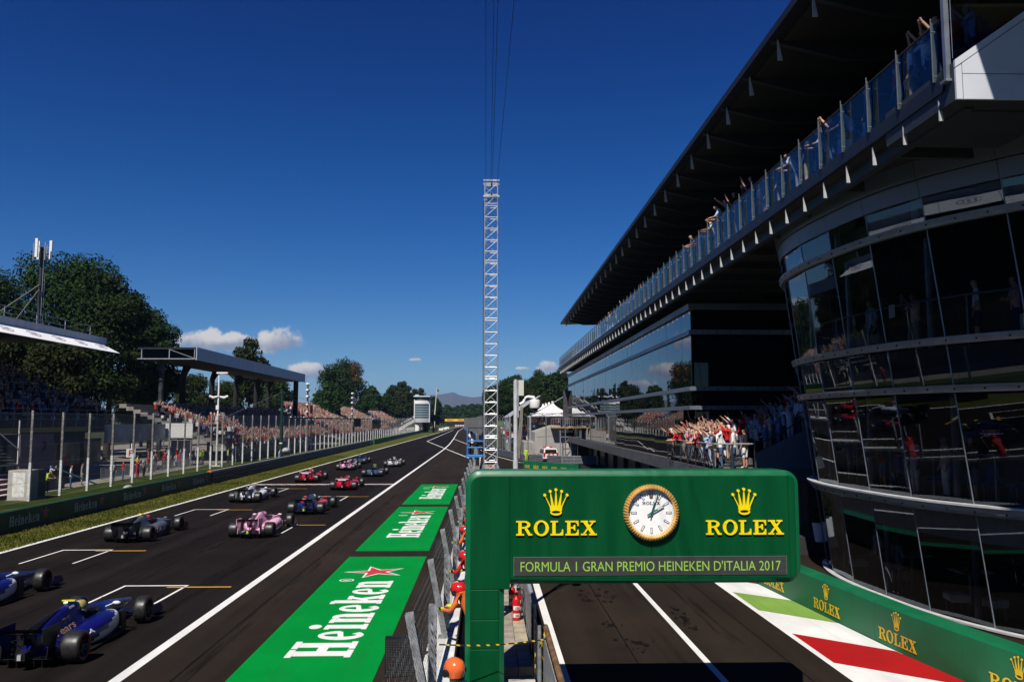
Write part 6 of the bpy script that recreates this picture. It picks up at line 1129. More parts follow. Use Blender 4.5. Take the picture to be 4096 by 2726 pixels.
    g = MB(); g.tube([(-.25, 2.0, .66), (-.27, 1.7, .69), (-.22, 1.45, .72), (0, 1.4, .73), (.22, 1.45, .72), (.27, 1.7, .69), (.25, 2.0, .66)], .065, 8); P['headrest'] = g.mesh('headrest', M_CARB, 50)
    g = MB(); g.loft([[(r_*math.cos(2*PI*j/16), 1.62 + r_*1.12*math.sin(2*PI*j/16), z) for j in range(16)] for r_, z in ((.10, .66), (.13, .72), (.14, .79), (.132, .86), (.09, .915), (.03, .93))]); P['helmet'] = g.mesh('helmet', M_CARB, 60)
    g = MB(); g.loft([[(r_*math.cos(R(a)), 1.62 + r_*1.12*math.sin(R(a)), z) for a in range(25, 156, 13)] for r_, z in ((.142, .75), (.1425, .82))], 0, False); P['visor'] = g.mesh('visor', mat('dark visor', (.02, .02, .025), .1), 60)
    g = MB(); g.bar((0, 1.16, .96), (0, 1.14, 1.03), .05, .07); P['camera_stalk'] = g.mesh('camera_stalk', M_CARB)
    g = MB(); g.loft([[(x, 1.14+dy*(1-.3*abs(x)/.14), 1.035+dz) for dy, dz in ((-.07, -.012), (.06, -.018), (.07, .0), (-.07, .018))] for x in (-.15, -.05, .05, .15)]); P['camera_pod'] = g.mesh('camera_pod', M_CARB)
    g = MB(); g.bar((0, 2.95, .64), (0, 2.93, .76), .012, .03); P['pitot'] = g.mesh('antenna_fin', M_CARB)
    for nm, w in (('rear', .405), ('front', .305)):
        g = MB(); hw_ = w/2; prof = [(.225, hw_*.86), (.25, hw_*.97), (.29, hw_), (.318, hw_*.93), (.332, hw_*.72), (.335, hw_*.3), (.335, -hw_*.3), (.332, -hw_*.72), (.318, -hw_*.93), (.29, -hw_), (.25, -hw_*.97), (.225, -hw_*.86)]
        g.loft([[(x, r_*math.cos(2*PI*j/40), .335 + r_*math.sin(2*PI*j/40)) for j in range(40)] for r_, x in prof], 0, False); P['tyre_'+nm] = g.mesh('tyre', M_RUB, 50)
        g = MB()
        for s_ in (1, ): g.loft([[(s_*x, r_*math.cos(2*PI*j/40), .335 + r_*math.sin(2*PI*j/40)) for j in range(40)] for r_, x in ((.262, hw_*.995+.003), (.285, hw_*1.0+.004))], 0, False)
        P['band_'+nm] = g.mesh('tyre_band', M_TRED)
        g = MB(); g.loft([[(x, r_*math.cos(2*PI*j/24), .335 + r_*math.sin(2*PI*j/24)) for j in range(24)] for r_, x in ((.228, -hw_*.86), (.20, -hw_*.6), (.20, hw_*.6), (.228, hw_*.86))], 0, False)
        for s_ in (1, -1):
            g.tube([(s_*hw_*.35, 0, .335), (s_*hw_*.8, 0, .335)], [.09, .05], 12)
            for k in range(10): a = 2*PI*k/10; g.bar((s_*hw_*.6, .05*math.cos(a), .335+.05*math.sin(a)), (s_*hw_*.72, .205*math.cos(a), .335+.205*math.sin(a)), .028, .02, 0, (1, 0, 0))
            g.tube([(s_*hw_*.3, 0, .335), (s_*hw_*.34, 0, .335)], .2, 20)
        P['rim_'+nm] = g.mesh('rim', M_RIM, 40)
    return P
CM = car_meshes()
YK = ([-9, 0, 1.4, 2.06, 2.6, 3.1, 3.6, 9], [-9, 0, 1.66, 2.40, 2.86, 3.22, 3.6, 9])     # cockpit sits well ahead of the rear axle
def ymap(y): return float(np.interp(y, *YK))
for k_, me_ in CM.items():
    if not k_.startswith(('tyre', 'band', 'rim')):
        co = np.zeros(len(me_.vertices)*3); me_.vertices.foreach_get('co', co); co = co.reshape(-1, 3); co[:, 1] = np.interp(co[:, 1], *YK); me_.vertices.foreach_set('co', co.ravel()); me_.update()
def lim(o, *mats):
    for i, m in enumerate(mats): o.material_slots[i].link = 'OBJECT'; o.material_slots[i].material = m
def make_car(label, x, y, L, rz=0., steer=0.):
    c = thing('racing_car', label, 'racing car', (x+.28, y, .006), rz, 'racing cars leaving the grid'); pt = {}
    def A(key, name, *mats, parent=None): o = ob(name, CM[key], parent or c); lim(o, *mats); pt[key] = o; return o
    A('monocoque', 'monocoque', L['main'], L.get('nose', L['main'])); A('engine_cover', 'engine_cover', L.get('cover', L['main']), M_CARB)
    for k in ('sidepod_r', 'sidepod_l'): A(k, 'sidepod', L['main'], L['accent'], L.get('top', L['main']), M_CARB)
    A('shark_fin', 'shark_fin', L.get('fin', M_CARB)); A('floor', 'floor', M_CARB); A('diffuser', 'diffuser', M_CARB); A('rear_wing_main', 'rear_wing_plane', M_CARB); A('rear_wing_flap', 'rear_wing_flap', L.get('wing', M_CARB)); A('wing_pylon', 'wing_pylon', M_CARB)
    rl = A('rain_light', 'rain_light', L.get('light', mat('rain light', (.25, .25, .27)))); A('light_diodes', 'light_diodes', L.get('light', M_WHT), parent=rl); stuff(pt['light_diodes'])
    for s_ in (1, -1):
        A('rear_wing_endplate%d' % s_, 'rear_wing_endplate', L.get('endplate', M_CARB)); A('front_wing_flap%d' % s_, 'front_wing_flap', L.get('fwing', L['main'])); A('front_wing_endplate%d' % s_, 'front_wing_endplate', L.get('fwing', L['main'])); A('bargeboard%d' % s_, 'bargeboard', M_CARB); A('mirror%d' % s_, 'mirror', L.get('mirror', L['accent']))
        for ax in ('front', 'rear'): A('suspension_%s%d' % (ax, s_), 'suspension_arms', M_CARB)
    A('front_wing_plane', 'front_wing_plane', L.get('fwing', L['main'])); A('cockpit', 'cockpit', M_CARB); A('headrest', 'headrest', M_CARB); h = A('helmet', 'driver_helmet', L['helmet']); A('visor', 'visor', MATS['dark visor'], parent=h)
    A('camera_stalk', 'camera_stalk', M_CARB); A('camera_pod', 'camera_pod', M_TYEL if L.get('ty') else M_BLK); A('pitot', 'antenna_fin', M_CARB)
    for ax, yy, xx, in (('rear', 0., .7975), ('front', 3.62, .8475)):
        for s_ in (1, -1):
            w = ob('wheel', None, c, (s_*xx, yy, 0), steer if ax == 'front' else 0.); ob('tyre', CM['tyre_'+ax], w); ob('tyre_band', CM['band_'+ax], w).scale = (s_, 1, 1); ob('rim', CM['rim_'+ax], w)
    return c
def surf_text(car, txt, y0, y1, z0, h, fx, m, bold=.01, slant=0., name='lettering'):
    "letters laid on the right-hand skin, reading from tail to nose"
    v, f, w = font_polys(txt, bold); g = MB(); pts = []
    for p in v: y = y0 + (y1-y0)*p[0]/w; z = z0 + h*p[1]/.7 + slant*(p[0]/w); pts.append((fx(y, z)+.006, ymap(y), z))
    g.add(pts, f); o = g.obj(name, m, car); stuff(o); return o
def surf_strip(car, path, w, fx, m, name='stripe'):
    g = MB(); P_ = interp(path, 6)
    for a, b in zip(P_, P_[1:]): g.quad(*[(fx(q[0], q[1]+d)+.005, ymap(q[0]), q[1]+d) for q, d in ((a, -w/2), (b, -w/2), (b, w/2), (a, w/2))])
    return g.obj(name, m, car)
C_BLUE = carpaint('deep blue', (.005, .006, .11)); C_WHITE = carpaint('white', (.70, .71, .73)); C_GREY = carpaint('slate grey', (.085, .095, .105)); C_PINK = carpaint('pink', (.88, .46, .60)); C_RED = carpaint('racing red', (.62, .008, .008)); C_SILV = carpaint('silver', (.20, .25, .31), .25, .5); C_TEAL = carpaint('teal', (.02, .30, .33)); C_NAVY = carpaint('navy', (.008, .016, .12)); C_NAVY2 = carpaint('petrol blue', (.03, .07, .14)); C_ORNG = carpaint('signal red', (.62, .03, .02)); C_BLK = carpaint('gloss black', (.01, .01, .012)); C_MAG = carpaint('dark magenta', (.16, .02, .07)); M_GOLDP = mat('bronze print', (.16, .085, .03), .5)
GOLDL = mat('pale gold print', (.30, .19, .11), .45); BLUP = mat('blue print', (.02, .08, .4), .5); YPR = mat('lime rain light', (.5, .6, .05), .4)
H = {k: carpaint('helmet '+k, v) for k, v in dict(white=(.6, .6, .6), yellow=(.6, .5, .04), red=(.5, .03, .03), blue=(.03, .1, .4), pink=(.6, .2, .3), black=(.02, .02, .02), gold=(.35, .28, .1)).items()}
sauber = dict(main=C_BLUE, accent=C_WHITE, fin=C_BLK, helmet=H['gold'], ty=True, fwing=C_NAVY, mirror=C_WHITE)
c_ = make_car('deep blue and white racing car with yellow camera pod, nearest to the camera', -10.0, 19.05, sauber, R(.6))
surf_text(c_, '25', .62, .92, .62, .12, ec_x, GOLDL, .012, .03); surf_text(c_, 'Years', .28, .98, .42, .14, ec_x, GOLDL, .014, .08); surf_text(c_, 'in Formula One', .55, .98, .375, .03, ec_x, C_WHITE, .012, .045); surf_text(c_, 'POWER', .98, 1.2, .875, .05, ec_x, C_WHITE, .02, .02); surf_text(c_, 'WEH', -.46, -.22, .58, .11, lambda y, z: .0085, mat('grey print', (.22, .23, .25)), .01, .02); surf_strip(c_, [(1.32, .50), (1.1, .38), (.7, .33), (.25, .28), (-.05, .23)], .022, ec_x, GOLDL); surf_strip(c_, [(1.36, .56), (1.1, .425), (.7, .365), (.25, .31), (-.05, .26)], .007, ec_x, GOLDL); surf_text(c_, 'RRA', .55, .98, .30, .10, pod_x, C_WHITE, .02, .06)
c_ = make_car('deep blue racing car cut by the left edge of the picture', -14.75, 23.2, sauber | dict(helmet=H['yellow'], ty=False), R(.4))
haas = dict(main=C_GREY, accent=C_GREY, fin=C_BLK, helmet=H['red'], ty=True, fwing=C_BLK, nose=C_GREY, top=C_GREY)
c_ = make_car('slate grey racing car with a yellow camera pod running near the left verge', -15.7, 37.4, haas, R(.8)); surf_text(c_, 'HAAS', .85, 1.75, .22, .2, pod_x, C_WHITE, .02, .05); surf_strip(c_, [(1.1, .12), (.7, .10), (.3, .12)], .03, pod_x, C_RED); g = MB(); g.disc((ec_x(1.02, .88)+.004, ymap(1.02), .86), .07, (1, 0, .35), 16, 0, .008); g.obj('red_emblem', C_RED, c_)
pink = dict(main=C_PINK, accent=C_PINK, fin=C_MAG, helmet=H['pink'], wing=C_MAG, endplate=C_PINK, light=YPR, fwing=C_PINK)
c_ = make_car('pink racing car with blue sidepod letters and black camera pod in the right column', -10.77, 38.6, pink, R(-.3)); surf_text(c_, 'BWT', 1.2, 1.85, .24, .19, pod_x, BLUP, .02, .0); surf_strip(c_, [(1.3, .62), (.8, .56), (.3, .45)], .03, ec_x, C_MAG)
will = dict(main=C_WHITE, accent=C_WHITE, fin=C_BLK, helmet=H['red'], fwing=C_WHITE, endplate=C_BLK)
c_ = make_car('white racing car with blue and red stripes at the left edge line', -15.6, 54.6, will, R(-.8)); [surf_strip(c_, [(1.25, .70+d), (.7, .60+d), (.1, .44+d)], .035, ec_x, m) for d, m in ((0, BLUP), (.06, C_RED), (-.06, H['blue']))]
toro = dict(main=C_NAVY, accent=C_ORNG, top=C_ORNG, cover=C_NAVY2, fin=C_NAVY2, helmet=H['white'], light=YPR, fwing=C_NAVY, endplate=C_BLK)
c_ = make_car('blue racing car with a broad red sidepod stripe in the right column', -10.3, 47.8, toro, R(0)); g = MB(); put_text(g, 'R', (-.1, -.775, .69), (1, 0, 0), (0, 0, 1), .12, .09, 0, .03); g.obj('red_print', C_ORNG, c_)
ferr = dict(main=C_RED, accent=C_RED, fin=C_RED, helmet=H['white'], wing=C_RED, endplate=C_RED, fwing=C_RED, mirror=C_RED)
for lab, x, y, ty, rz in (('red racing car with a yellow camera pod just past the start line', -15.35, 71.9, True, -.5), ('red racing car with a dark camera pod crossing the start line', -10.95, 64.0, False, 0)):
    c_ = make_car(lab, x, y, ferr | dict(ty=ty), R(rz)); g = MB(); g.box(-.465, .465, -.78, -.765, .85, .885); g.obj('white_wing_edge', C_WHITE, c_); g = MB(); g.box(-.3, .3, -.776, -.768, .76, .82); g.obj('white_print', C_WHITE, c_); g = MB(); put_glyphs(g, 'X', roman, (pod_x(1.7, .45)+.004, ymap(1.62), .42), (0, 1, 0), (0, 0, 1), .1, .12, .002); g.obj('yellow_badge', M_TYEL, c_)
c_ = make_car('distant pink racing car beside the left edge line', -14.9, 88.9, pink | dict(light=M_BLK), R(-1))
merc = dict(main=C_SILV, accent=C_BLK, fin=C_SILV, helmet=H['black'], wing=C_TEAL, endplate=C_BLK, fwing=C_SILV, cover=C_SILV)
c_ = make_car('silver racing car hidden partly by the distant pink car', -15.6, 101.6, merc, R(-.8)); c_ = make_car('silver and teal racing car with yellow camera pod ahead of the red car', -10.75, 78.7, merc | dict(ty=True), R(-.6))
c_ = make_car('farthest white racing car with yellow camera pod in the right column', -10.7, 95.1, will | dict(ty=True, endplate=C_WHITE, wing=C_WHITE), R(-.6))
# ================================================================ people (one continuous skinned body per pose)
SKINS = [mat('skin light', (.52, .30, .21), .6, var=.08), mat('skin tan', (.40, .21, .13), .6, var=.08), mat('skin brown', (.20, .10, .06), .6, var=.08)]
CL = {k: mat('cloth '+k, v, .85, var=.15, scale=5) for k, v in dict(white=(.70, .70, .70), red=(.48, .015, .018), navy=(.02, .028, .07), black=(.014, .014, .016), blue=(.10, .18, .40), sky=(.35, .48, .68), grey=(.22, .22, .23), pink=(.62, .30, .38), khaki=(.34, .28, .17), orange=(.62, .13, .025), yellow=(.62, .50, .06), lime=(.42, .62, .04), jeans=(.06, .10, .20), green=(.05, .16, .07), maroon=(.14, .015, .02), cream=(.55, .50, .40)).items()}
HAIR = {k: mat('hair '+k, v, .7, var=.2, scale=20) for k, v in dict(dark=(.012, .009, .007), brown=(.05, .028, .015), grey=(.35, .34, .33), blond=(.40, .28, .12), bald=(.42, .23, .15)).items()}
SHOE = mat('shoe dark', (.02, .02, .022), .6); SHOEW = mat('shoe white', (.6, .6, .6), .6)
def human(name, arms, lean=0., legs=((.10, .02, .50, .10, -.01, .09), (-.10, .02, .50, -.10, -.01, .09)), nod=0., twist=0.):
    "arms: per side (elbow xyz, wrist xyz) ; legs: per side (knee xyz, ankle xyz); the body faces +Y"
    V = []; E = []; Rd = []; T = []
    def v(p, r, r2=None): V.append(p); Rd.append((r, r2 or r)); return len(V)-1
    def e(a, b, tag_): E.append((a, b)); T.append((a, b, tag_))
    L = lambda p: (p[0], p[1] + lean*max(0, p[2]-.92), p[2] - .35*abs(lean)*max(0, p[2]-.92))
    pel = v((0, 0, .95), .155, .115); ab = v(L((0, .01, 1.14)), .145, .105); chs = v(L((0, 0, 1.36)), .165, .115); nk = v(L((0, .01, 1.50)), .058); h0 = v(L((0, .03+nod*.3, 1.575)), .072, .085); h1 = v(L((0, .025+nod*.6, 1.66-abs(nod)*.04)), .085, .104); h2 = v(L((0, .01+nod, 1.735-abs(nod)*.06)), .062, .075)
    e(pel, ab, 1); e(ab, chs, 1); e(chs, nk, 1); e(nk, h0, 0); e(h0, h1, 0); e(h1, h2, 3); ns = v(L((0, .135+nod*.5, 1.63-abs(nod)*.03)), .014); e(h1, ns, 0)
    for s_, (el, wr) in zip((1, -1), arms):
        sh = v(L((s_*.175, 0, 1.43)), .07); k = v(el, .047); w = v(wr, .034); d = (Vector(wr)-Vector(el)).normalized(); pm = v(tuple(Vector(wr)+d*.06), .034, .02); e(chs, sh, 1); e(sh, k, 1); e(k, w, 6); e(w, pm, 0)
        up = Vector((0, 0, 1)) if abs(d.z) < .8 else Vector((0, 1, 0)); a = d.cross(up).normalized()
        for q, ln in ((-.027, .07), (-.009, .085), (.009, .082), (.027, .065)): f = v(tuple(Vector(wr)+d*(.06+ln)+a*q*1.5+up*.012), .0095); e(pm, f, 0)
        f = v(tuple(Vector(wr)+d*.07+a*s_*.055), .011); e(w, f, 0)
    for s_, (kx, ky, kz, ax, ay, az) in zip((1, -1), legs):
        hp = v((s_*.095, 0, .88), .10); kn = v((kx, ky, kz), .068); an = v((ax, ay, az), .048); to = v((ax*1.15, ay+.17, max(.04, az-.05)), .042, .032); e(pel, hp, 2); e(hp, kn, 2); e(kn, an, 5); e(an, to, 4)
    me = bpy.data.meshes.new(name); me.from_pydata(V, E, []); o = bpy.data.objects.new(name, me); COL.objects.link(o); sk = o.modifiers.new('s', 'SKIN'); sk.use_smooth_shade = True
    for i, r_ in enumerate(Rd): me.skin_vertices[0].data[i].radius = r_; me.skin_vertices[0].data[i].use_root = (i == 0)
    sb = o.modifiers.new('u', 'SUBSURF'); sb.levels = 1; sb.render_levels = 1
    out = bpy.data.meshes.new_from_object(o.evaluated_get(bpy.context.evaluated_depsgraph_get())); out.name = name; bpy.data.objects.remove(o); bpy.data.meshes.remove(me)
    n = len(out.polygons); C = np.zeros(n*3); out.polygons.foreach_get('center', C); C = C.reshape(-1, 3); best = np.full(n, 1e9); idx = np.zeros(n, int)
    for a, b, tg in T:
        A = np.array(V[a]); B = np.array(V[b]); d = B-A; t = np.clip(((C-A)@d)/max(1e-9, d@d), 0, 1); dist = np.linalg.norm(C-A-t[:, None]*d, axis=1) - (Rd[a][0]*(1-t)+Rd[b][0]*t)*.95; m = dist < best; best[m] = dist[m]; idx[m] = tg
    hc = np.array(V[h1]); hd = (idx == 0) | (idx == 3); near = np.linalg.norm(C-np.array(V[h1]), axis=1) < .17; hair = near & hd & ((C[:, 2] > hc[2]+.03) | ((C[:, 1] < hc[1]-.015) & (C[:, 2] > hc[2]-.09))); idx[near & hd] = 0; idx[hair] = 3
    out.materials.clear()
    for m in (SKINS[0], CL['white'], CL['navy'], HAIR['dark'], SHOE, CL['navy'], SKINS[0]): out.materials.append(m)
    out.polygons.foreach_set('material_index', idx.tolist()); out.polygons.foreach_set('use_smooth', [True]*n); out.update(); return out
POSE = dict(
    stand=human('person', [((.24, -.03, 1.14), (.25, .07, .9)), ((-.24, -.03, 1.14), (-.25, .06, .9))]),
    reach=human('person', [((.25, .28, 1.42), (.16, .52, 1.62)), ((-.22, .30, 1.40), (-.10, .54, 1.60))], .12, nod=.02),
    point=human('person', [((.24, .24, 1.50), (.2, .50, 1.72)), ((-.25, .0, 1.14), (-.2, .22, 1.05))], .18),
    phone=human('person', [((.25, .24, 1.28), (.10, .36, 1.56)), ((-.25, .24, 1.28), (-.10, .36, 1.56))], .05),
    wave=human('person', [((.30, .06, 1.66), (.24, .14, 1.95)), ((-.25, .02, 1.14), (-.2, .2, 1.08))], .05),
    lean=human('person', [((.27, .36, 1.10), (.16, .58, 1.08)), ((-.27, .36, 1.10), (-.16, .58, 1.08))], .45, nod=.04),
    fold=human('person', [((.27, .10, 1.16), (.05, .24, 1.18)), ((-.27, .10, 1.16), (-.05, .26, 1.14))]),
    knee=human('person', [((.26, .30, 1.10), (.12, .42, .92)), ((-.26, .22, 1.12), (-.2, .48, 1.06))], .35, ((.10, .34, .66, .11, .26, .28), (-.12, .02, .50, -.13, -.04, .09)), .03),
    walk=human('person', [((.24, -.14, 1.16), (.24, -.02, .92)), ((-.24, .12, 1.16), (-.24, .26, .98))], .05, ((.09, .18, .52, .09, .10, .12), (-.09, -.06, .5, -.09, -.28, .14))),
    sit=human('person', [((.26, .2, 1.12), (.14, .42, 1.0)), ((-.26, .2, 1.12), (-.14, .42, 1.0))], .1, ((.11, .42, .90, .11, .44, .48), (-.11, .42, .90, -.11, .44, .48))))
def person(pose, loc, rz, shirt='white', trou='jeans', hair='dark', skin=0, label='', group=None, s=1., shorts=False, sleeve=False, shoe=None):
    o = ob('person', POSE[pose], None, loc, rz); o.scale = (s, s, s); tag(o, label, 'person', group); sk = SKINS[skin]
    lim(o, sk, CL[shirt], CL[trou], HAIR[hair] if hair in HAIR else CL[hair], shoe or SHOE, sk if shorts else CL[trou], CL[shirt] if sleeve else sk); return o
def bw(x, y, z): return (x + .0057*y, y, z)
SN = ['white', 'white', 'red', 'sky', 'navy', 'black', 'grey', 'red', 'pink', 'blue', 'white', 'orange', 'cream']; HN = ['dark', 'brown', 'dark', 'grey', 'brown', 'blond', 'dark', 'red', 'white', 'bald']; TN = ['jeans', 'navy', 'black', 'khaki', 'grey', 'jeans', 'white']
def crowd_line(spots, where, group, poses, rz0, jit=.35, shirts=SN, s0=1.):
    spots = sorted(spots, key=lambda q: q[0]/max(1, q[1]))
    for i, p in enumerate(spots):
        sh = random.choice(shirts); ps = random.choice(poses); person(ps, p, rz0 + random.gauss(0, jit), sh, random.choice(TN), random.choice(HN), random.choice((0, 0, 1, 1, 2)), f'spectator in {sh} top, {ordw(i)} from left {where}', group, random.uniform(.93, 1.05)*s0, random.random() < .3, random.random() < .25)
# terrace, sunlit rows
for r_, (xr, dz, wh) in enumerate(((9.95, 0, 'along the sunlit terrace rail'), (10.4, .15, 'in the second sunlit terrace row'), (10.9, .3, 'in the third terrace row'), (11.4, .45, 'in the fourth terrace row'))):
    crowd_line([bw(xr+random.gauss(0, .05), 37.3+r_*.2+i*.56+random.gauss(0, .06), 3.1+dz) for i in range(15)], wh, 'sunlit terrace spectators', ['lean', 'point', 'reach', 'phone', 'reach', 'point', 'wave'] if r_ == 0 else ['reach', 'point', 'wave', 'phone', 'reach'], R(75), .3, ['white', 'red', 'white', 'red', 'sky', 'pink', 'white', 'black', 'red', 'cream'])
person('knee', bw(10.15, 36.95, 3.1), R(80), 'white', 'jeans', 'dark', 1, 'man in white shirt and jeans with one foot up at the terrace corner rail', 'terrace corner spectators', 1.02); person('stand', bw(10.72, 36.9, 3.1), R(60), 'white', 'jeans', 'grey', 0, 'grey haired man in white shirt and jeans at the terrace corner rail', 'terrace corner spectators', 1.04); person('stand', bw(11.2, 36.85, 3.1), R(40), 'black', 'white', 'dark', 1, 'person in black shirt and white shorts at the right end of the sunlit terrace', 'terrace corner spectators', 1., True, False, SHOEW); person('fold', bw(9.85, 36.8, 3.1), R(70), 'black', 'grey', 'brown', 0, 'woman in black top at the left of the terrace corner post', 'terrace corner spectators', .95)
# shaded steps
for k in range(9): crowd_line([bw(12.25+.72*k+random.gauss(0, .08), 37.6+i*.68+random.gauss(0, .08), 3.1+.34*(k+1)) for i in range(8)], f'on the {ordw(k)} shaded terrace step', 'spectators on the shaded terrace steps', ['reach', 'point', 'wave', 'phone', 'stand'], R(70), .35, ['white', 'white', 'white', 'sky', 'red', 'pink', 'cream', 'blue'])
# balcony
bs = []; y = 17.2
while y < 72:
    if not 30.2 < y < 33.5: bs.append(bw(random.choice((9.78, 9.85, 10.05))+random.gauss(0, .05), y*1.033, 12.245))
    y += random.uniform(.55, 1.35)*(1 if y < 40 else 2.2)
crowd_line(bs, 'leaning along the glass balcony rail', 'balcony spectators', ['lean', 'fold', 'lean', 'fold', 'phone', 'stand', 'stand'], R(60), .3, ['navy', 'blue', 'white', 'white', 'grey', 'red', 'maroon', 'sky'])
for i, (y_, ps, sh, tr_, hr_) in enumerate(((29.4, 'phone', 'navy', 'khaki', 'dark'), (30.4, 'wave', 'navy', 'navy', 'dark'), (31.5, 'phone', 'black', 'jeans', 'brown'), (32.4, 'point', 'blue', 'navy', 'brown'), (33.0, 'lean', 'sky', 'navy', 'bald'))): person(ps, bw(9.8, y_*1.033, 12.5), R(65), sh, tr_, hr_, 1, f'{("first", "second", "third", "fourth", "fifth")[4-i]} from the left of the tall group rising above the balcony rail', 'tall group at the balcony rail', 1.06)
for i, (x, y_, ps, sh) in enumerate(((9.5, 16.6, 'phone', 'navy'), (9.6, 17.3, 'phone', 'white'), (9.95, 16.8, 'fold', 'red'), (10.3, 16.8, 'phone', 'sky'), (10.75, 17.0, 'phone', 'navy'))): person(ps, bw(x*1.033, y_*1.033+.2, 12.3 + max(0, (x-9.4)*.45)), R(80), sh, 'navy', ('dark', 'dark', 'red', 'brown', 'dark')[i], 1, f'spectator in {sh} top, {ordw(i)} from the left behind the grey raked parapet', 'spectators behind the grey parapet')
crowd('crowd_deep_on_balcony', 'dim crowd standing deep under the balcony roof', [bw(random.uniform(10.4, 13), random.uniform(18, 70), 12.245) for _ in range(150)], 1, .15, (.1, .25, 0, .35, .3, 0, 0, 0))
# lounge interior
for zf, lst in ((3.48, ((5.6, 'lean', 'white', 'jeans'), (6.3, 'phone', 'sky', 'grey'), (7.0, 'stand', 'white', 'grey'), (8.3, 'lean', 'orange', 'blue'), (8.9, 'fold', 'pink', 'white'), (9.7, 'stand', 'white', 'white'), (10.4, 'stand', 'cream', 'white'), (11.6, 'fold', 'black', 'jeans'), (13.2, 'phone', 'red', 'khaki'), (14.2, 'stand', 'white', 'jeans'), (15.0, 'stand', 'black', 'cream'))), (6.75, ((7.2, 'stand', 'white', 'black'), (8.8, 'stand', 'sky', 'black'), (10.2, 'phone', 'cream', 'grey'), (12.4, 'stand', 'white', 'navy'), (13.1, 'fold', 'pink', 'navy'), (14.6, 'stand', 'white', 'black'), (15.6, 'phone', 'sky', 'grey'))), (1.0, ((6.4, 'stand', 'white', 'navy'), (8.2, 'stand', 'white', 'grey'), (10.8, 'fold', 'maroon', 'black'), (13.2, 'stand', 'grey', 'black')))):
    fl_ = {3.48: 'middle', 6.75: 'upper', 1.0: 'ground'}[zf]
    for i, (s_, ps, sh, tr_) in enumerate(lst): p = cat(s_, zf+.9, -.75 if i % 2 else -1.05)*KC_; person(ps, (p.x, p.y, kz(zf)), R(80+random.uniform(-30, 30)), sh, tr_, random.choice(('dark', 'brown', 'grey', 'orange')), i % 3, f'guest in {sh} top, {ordw(i)} from the left behind the {fl_} lounge window', f'guests on the {fl_} lounge floor', 1., i % 4 == 3)
# lounge furniture
def stool(label, p): t_ = thing('lounge_stool', label, 'stool', p, random.uniform(-.3, .3), 'white lounge stools'); g = MB(); g.prism(rounded(-.26, .26, .42, .62, .06, ('bl', 'br', 'tr', 'tl')), lambda q: (q[0], -.26, q[1]), lambda q: (q[0], .26, q[1])); g.obj('seat', M_WHT, t_); g = MB(); [g.bar((x, y, 0), (x, y, .42), .03) for x in (-.2, .2) for y in (-.2, .2)]; g.obj('leg_frame', M_STEEL, t_)
for i, s_ in enumerate((6.0, 8.0, 10.6, 11.35, 14.0)): p = cat(s_, 1.4, -.6 - .3*(i % 2))*KC_; stool(f'white cube lounge stool, {ordw(i)} from the left behind the ground lounge window', (p.x, p.y, kz(1.0)))
def bar_table(label, p): t_ = thing('bar_table', label, 'table', p, 0, 'lounge bar tables'); g = MB(); g.box(-.45, .45, -.45, .45, 1.0, 1.04); g.obj('top', mat('pale table top', (.4, .4, .4), .4), t_); g = MB(); g.tube([(0, 0, .02), (0, 0, 1.0)], .04, 8); g.disc((0, 0, .015), .28, (0, 0, 1), 16); g.obj('leg', M_STEEL, t_)
for i, s_ in enumerate((7.3, 9.8, 12.4)): p = cat(s_, 2, -1.6)*KC_; bar_table(f'square bar table inside the ground lounge, {ordw(i)} from the left', (p.x, p.y, kz(1.0)))
def lchair(label, p, rz): t_ = thing('lounge_chair', label, 'chair', p, rz, 'blue lounge chairs'); m = mat('blue chair shell', (.015, .07, .36), .45); g = MB(); g.box(-.27, .27, -.27, .25, .42, .5); g.obj('seat', m, t_); g = MB(); g.prism(rounded(-.27, .27, .5, .98, .1, ('tr', 'tl')), lambda q: (q[0], -.27, q[1]), lambda q: (q[0], -.21, q[1])); g.obj('backrest', m, t_); g = MB(); [g.bar((x, y, 0), (x, y, .42), .03) for x in (-.22, .22) for y in (-.22, .2)]; g.obj('leg_frame', M_STEEL, t_)
for i, s_ in enumerate((6.6, 7.6, 9.2, 10.9, 12.0, 13.4, 14.1, 14.8)): p = cat(s_, 4, -1.65 + .9*(i in (5, 6)))*KC_; lchair(f'blue shell chair on the middle lounge floor, {ordw(i)} from the left', (p.x, p.y, kz(3.48)), R(75+random.uniform(-25, 25)))
for i, s_ in enumerate((10.6, 13.6, 14.8)): p = cat(s_, 7.3, -.12)*KC_; g = MB(); g.box(-.01, .01, -.16, .16, 0, .36); o = g.obj('printed_card', M_WHT, None, 0, (p.x, p.y, kz(6.97) if i else kz(7.5)), R(-20*i)); tag(o, f'white printed card in the upper lounge window, {ordw(i)} from the left', 'card', 'cards in the lounge window')
# pots by the shaded entrance
for i, (x, y) in enumerate(((11.2, 31.8), (12.6, 31.8))):
    t_ = thing('planter', f'white tapered planter with a dark shrub at the shaded entrance, {("left","right")[i]} one', 'planter', (x, y, .67), 0, 'planters at the entrance'); g = MB(); g.tube([(0, 0, 0), (0, 0, .7)], [.16, .26], 14); g.obj('pot', M_WHT, t_, 40); ob('foliage', crown_mesh('foliage', [(0, 0, 1.1, .4, .4, .45)], 260, .11, M_LEAF, 3+i), t_)
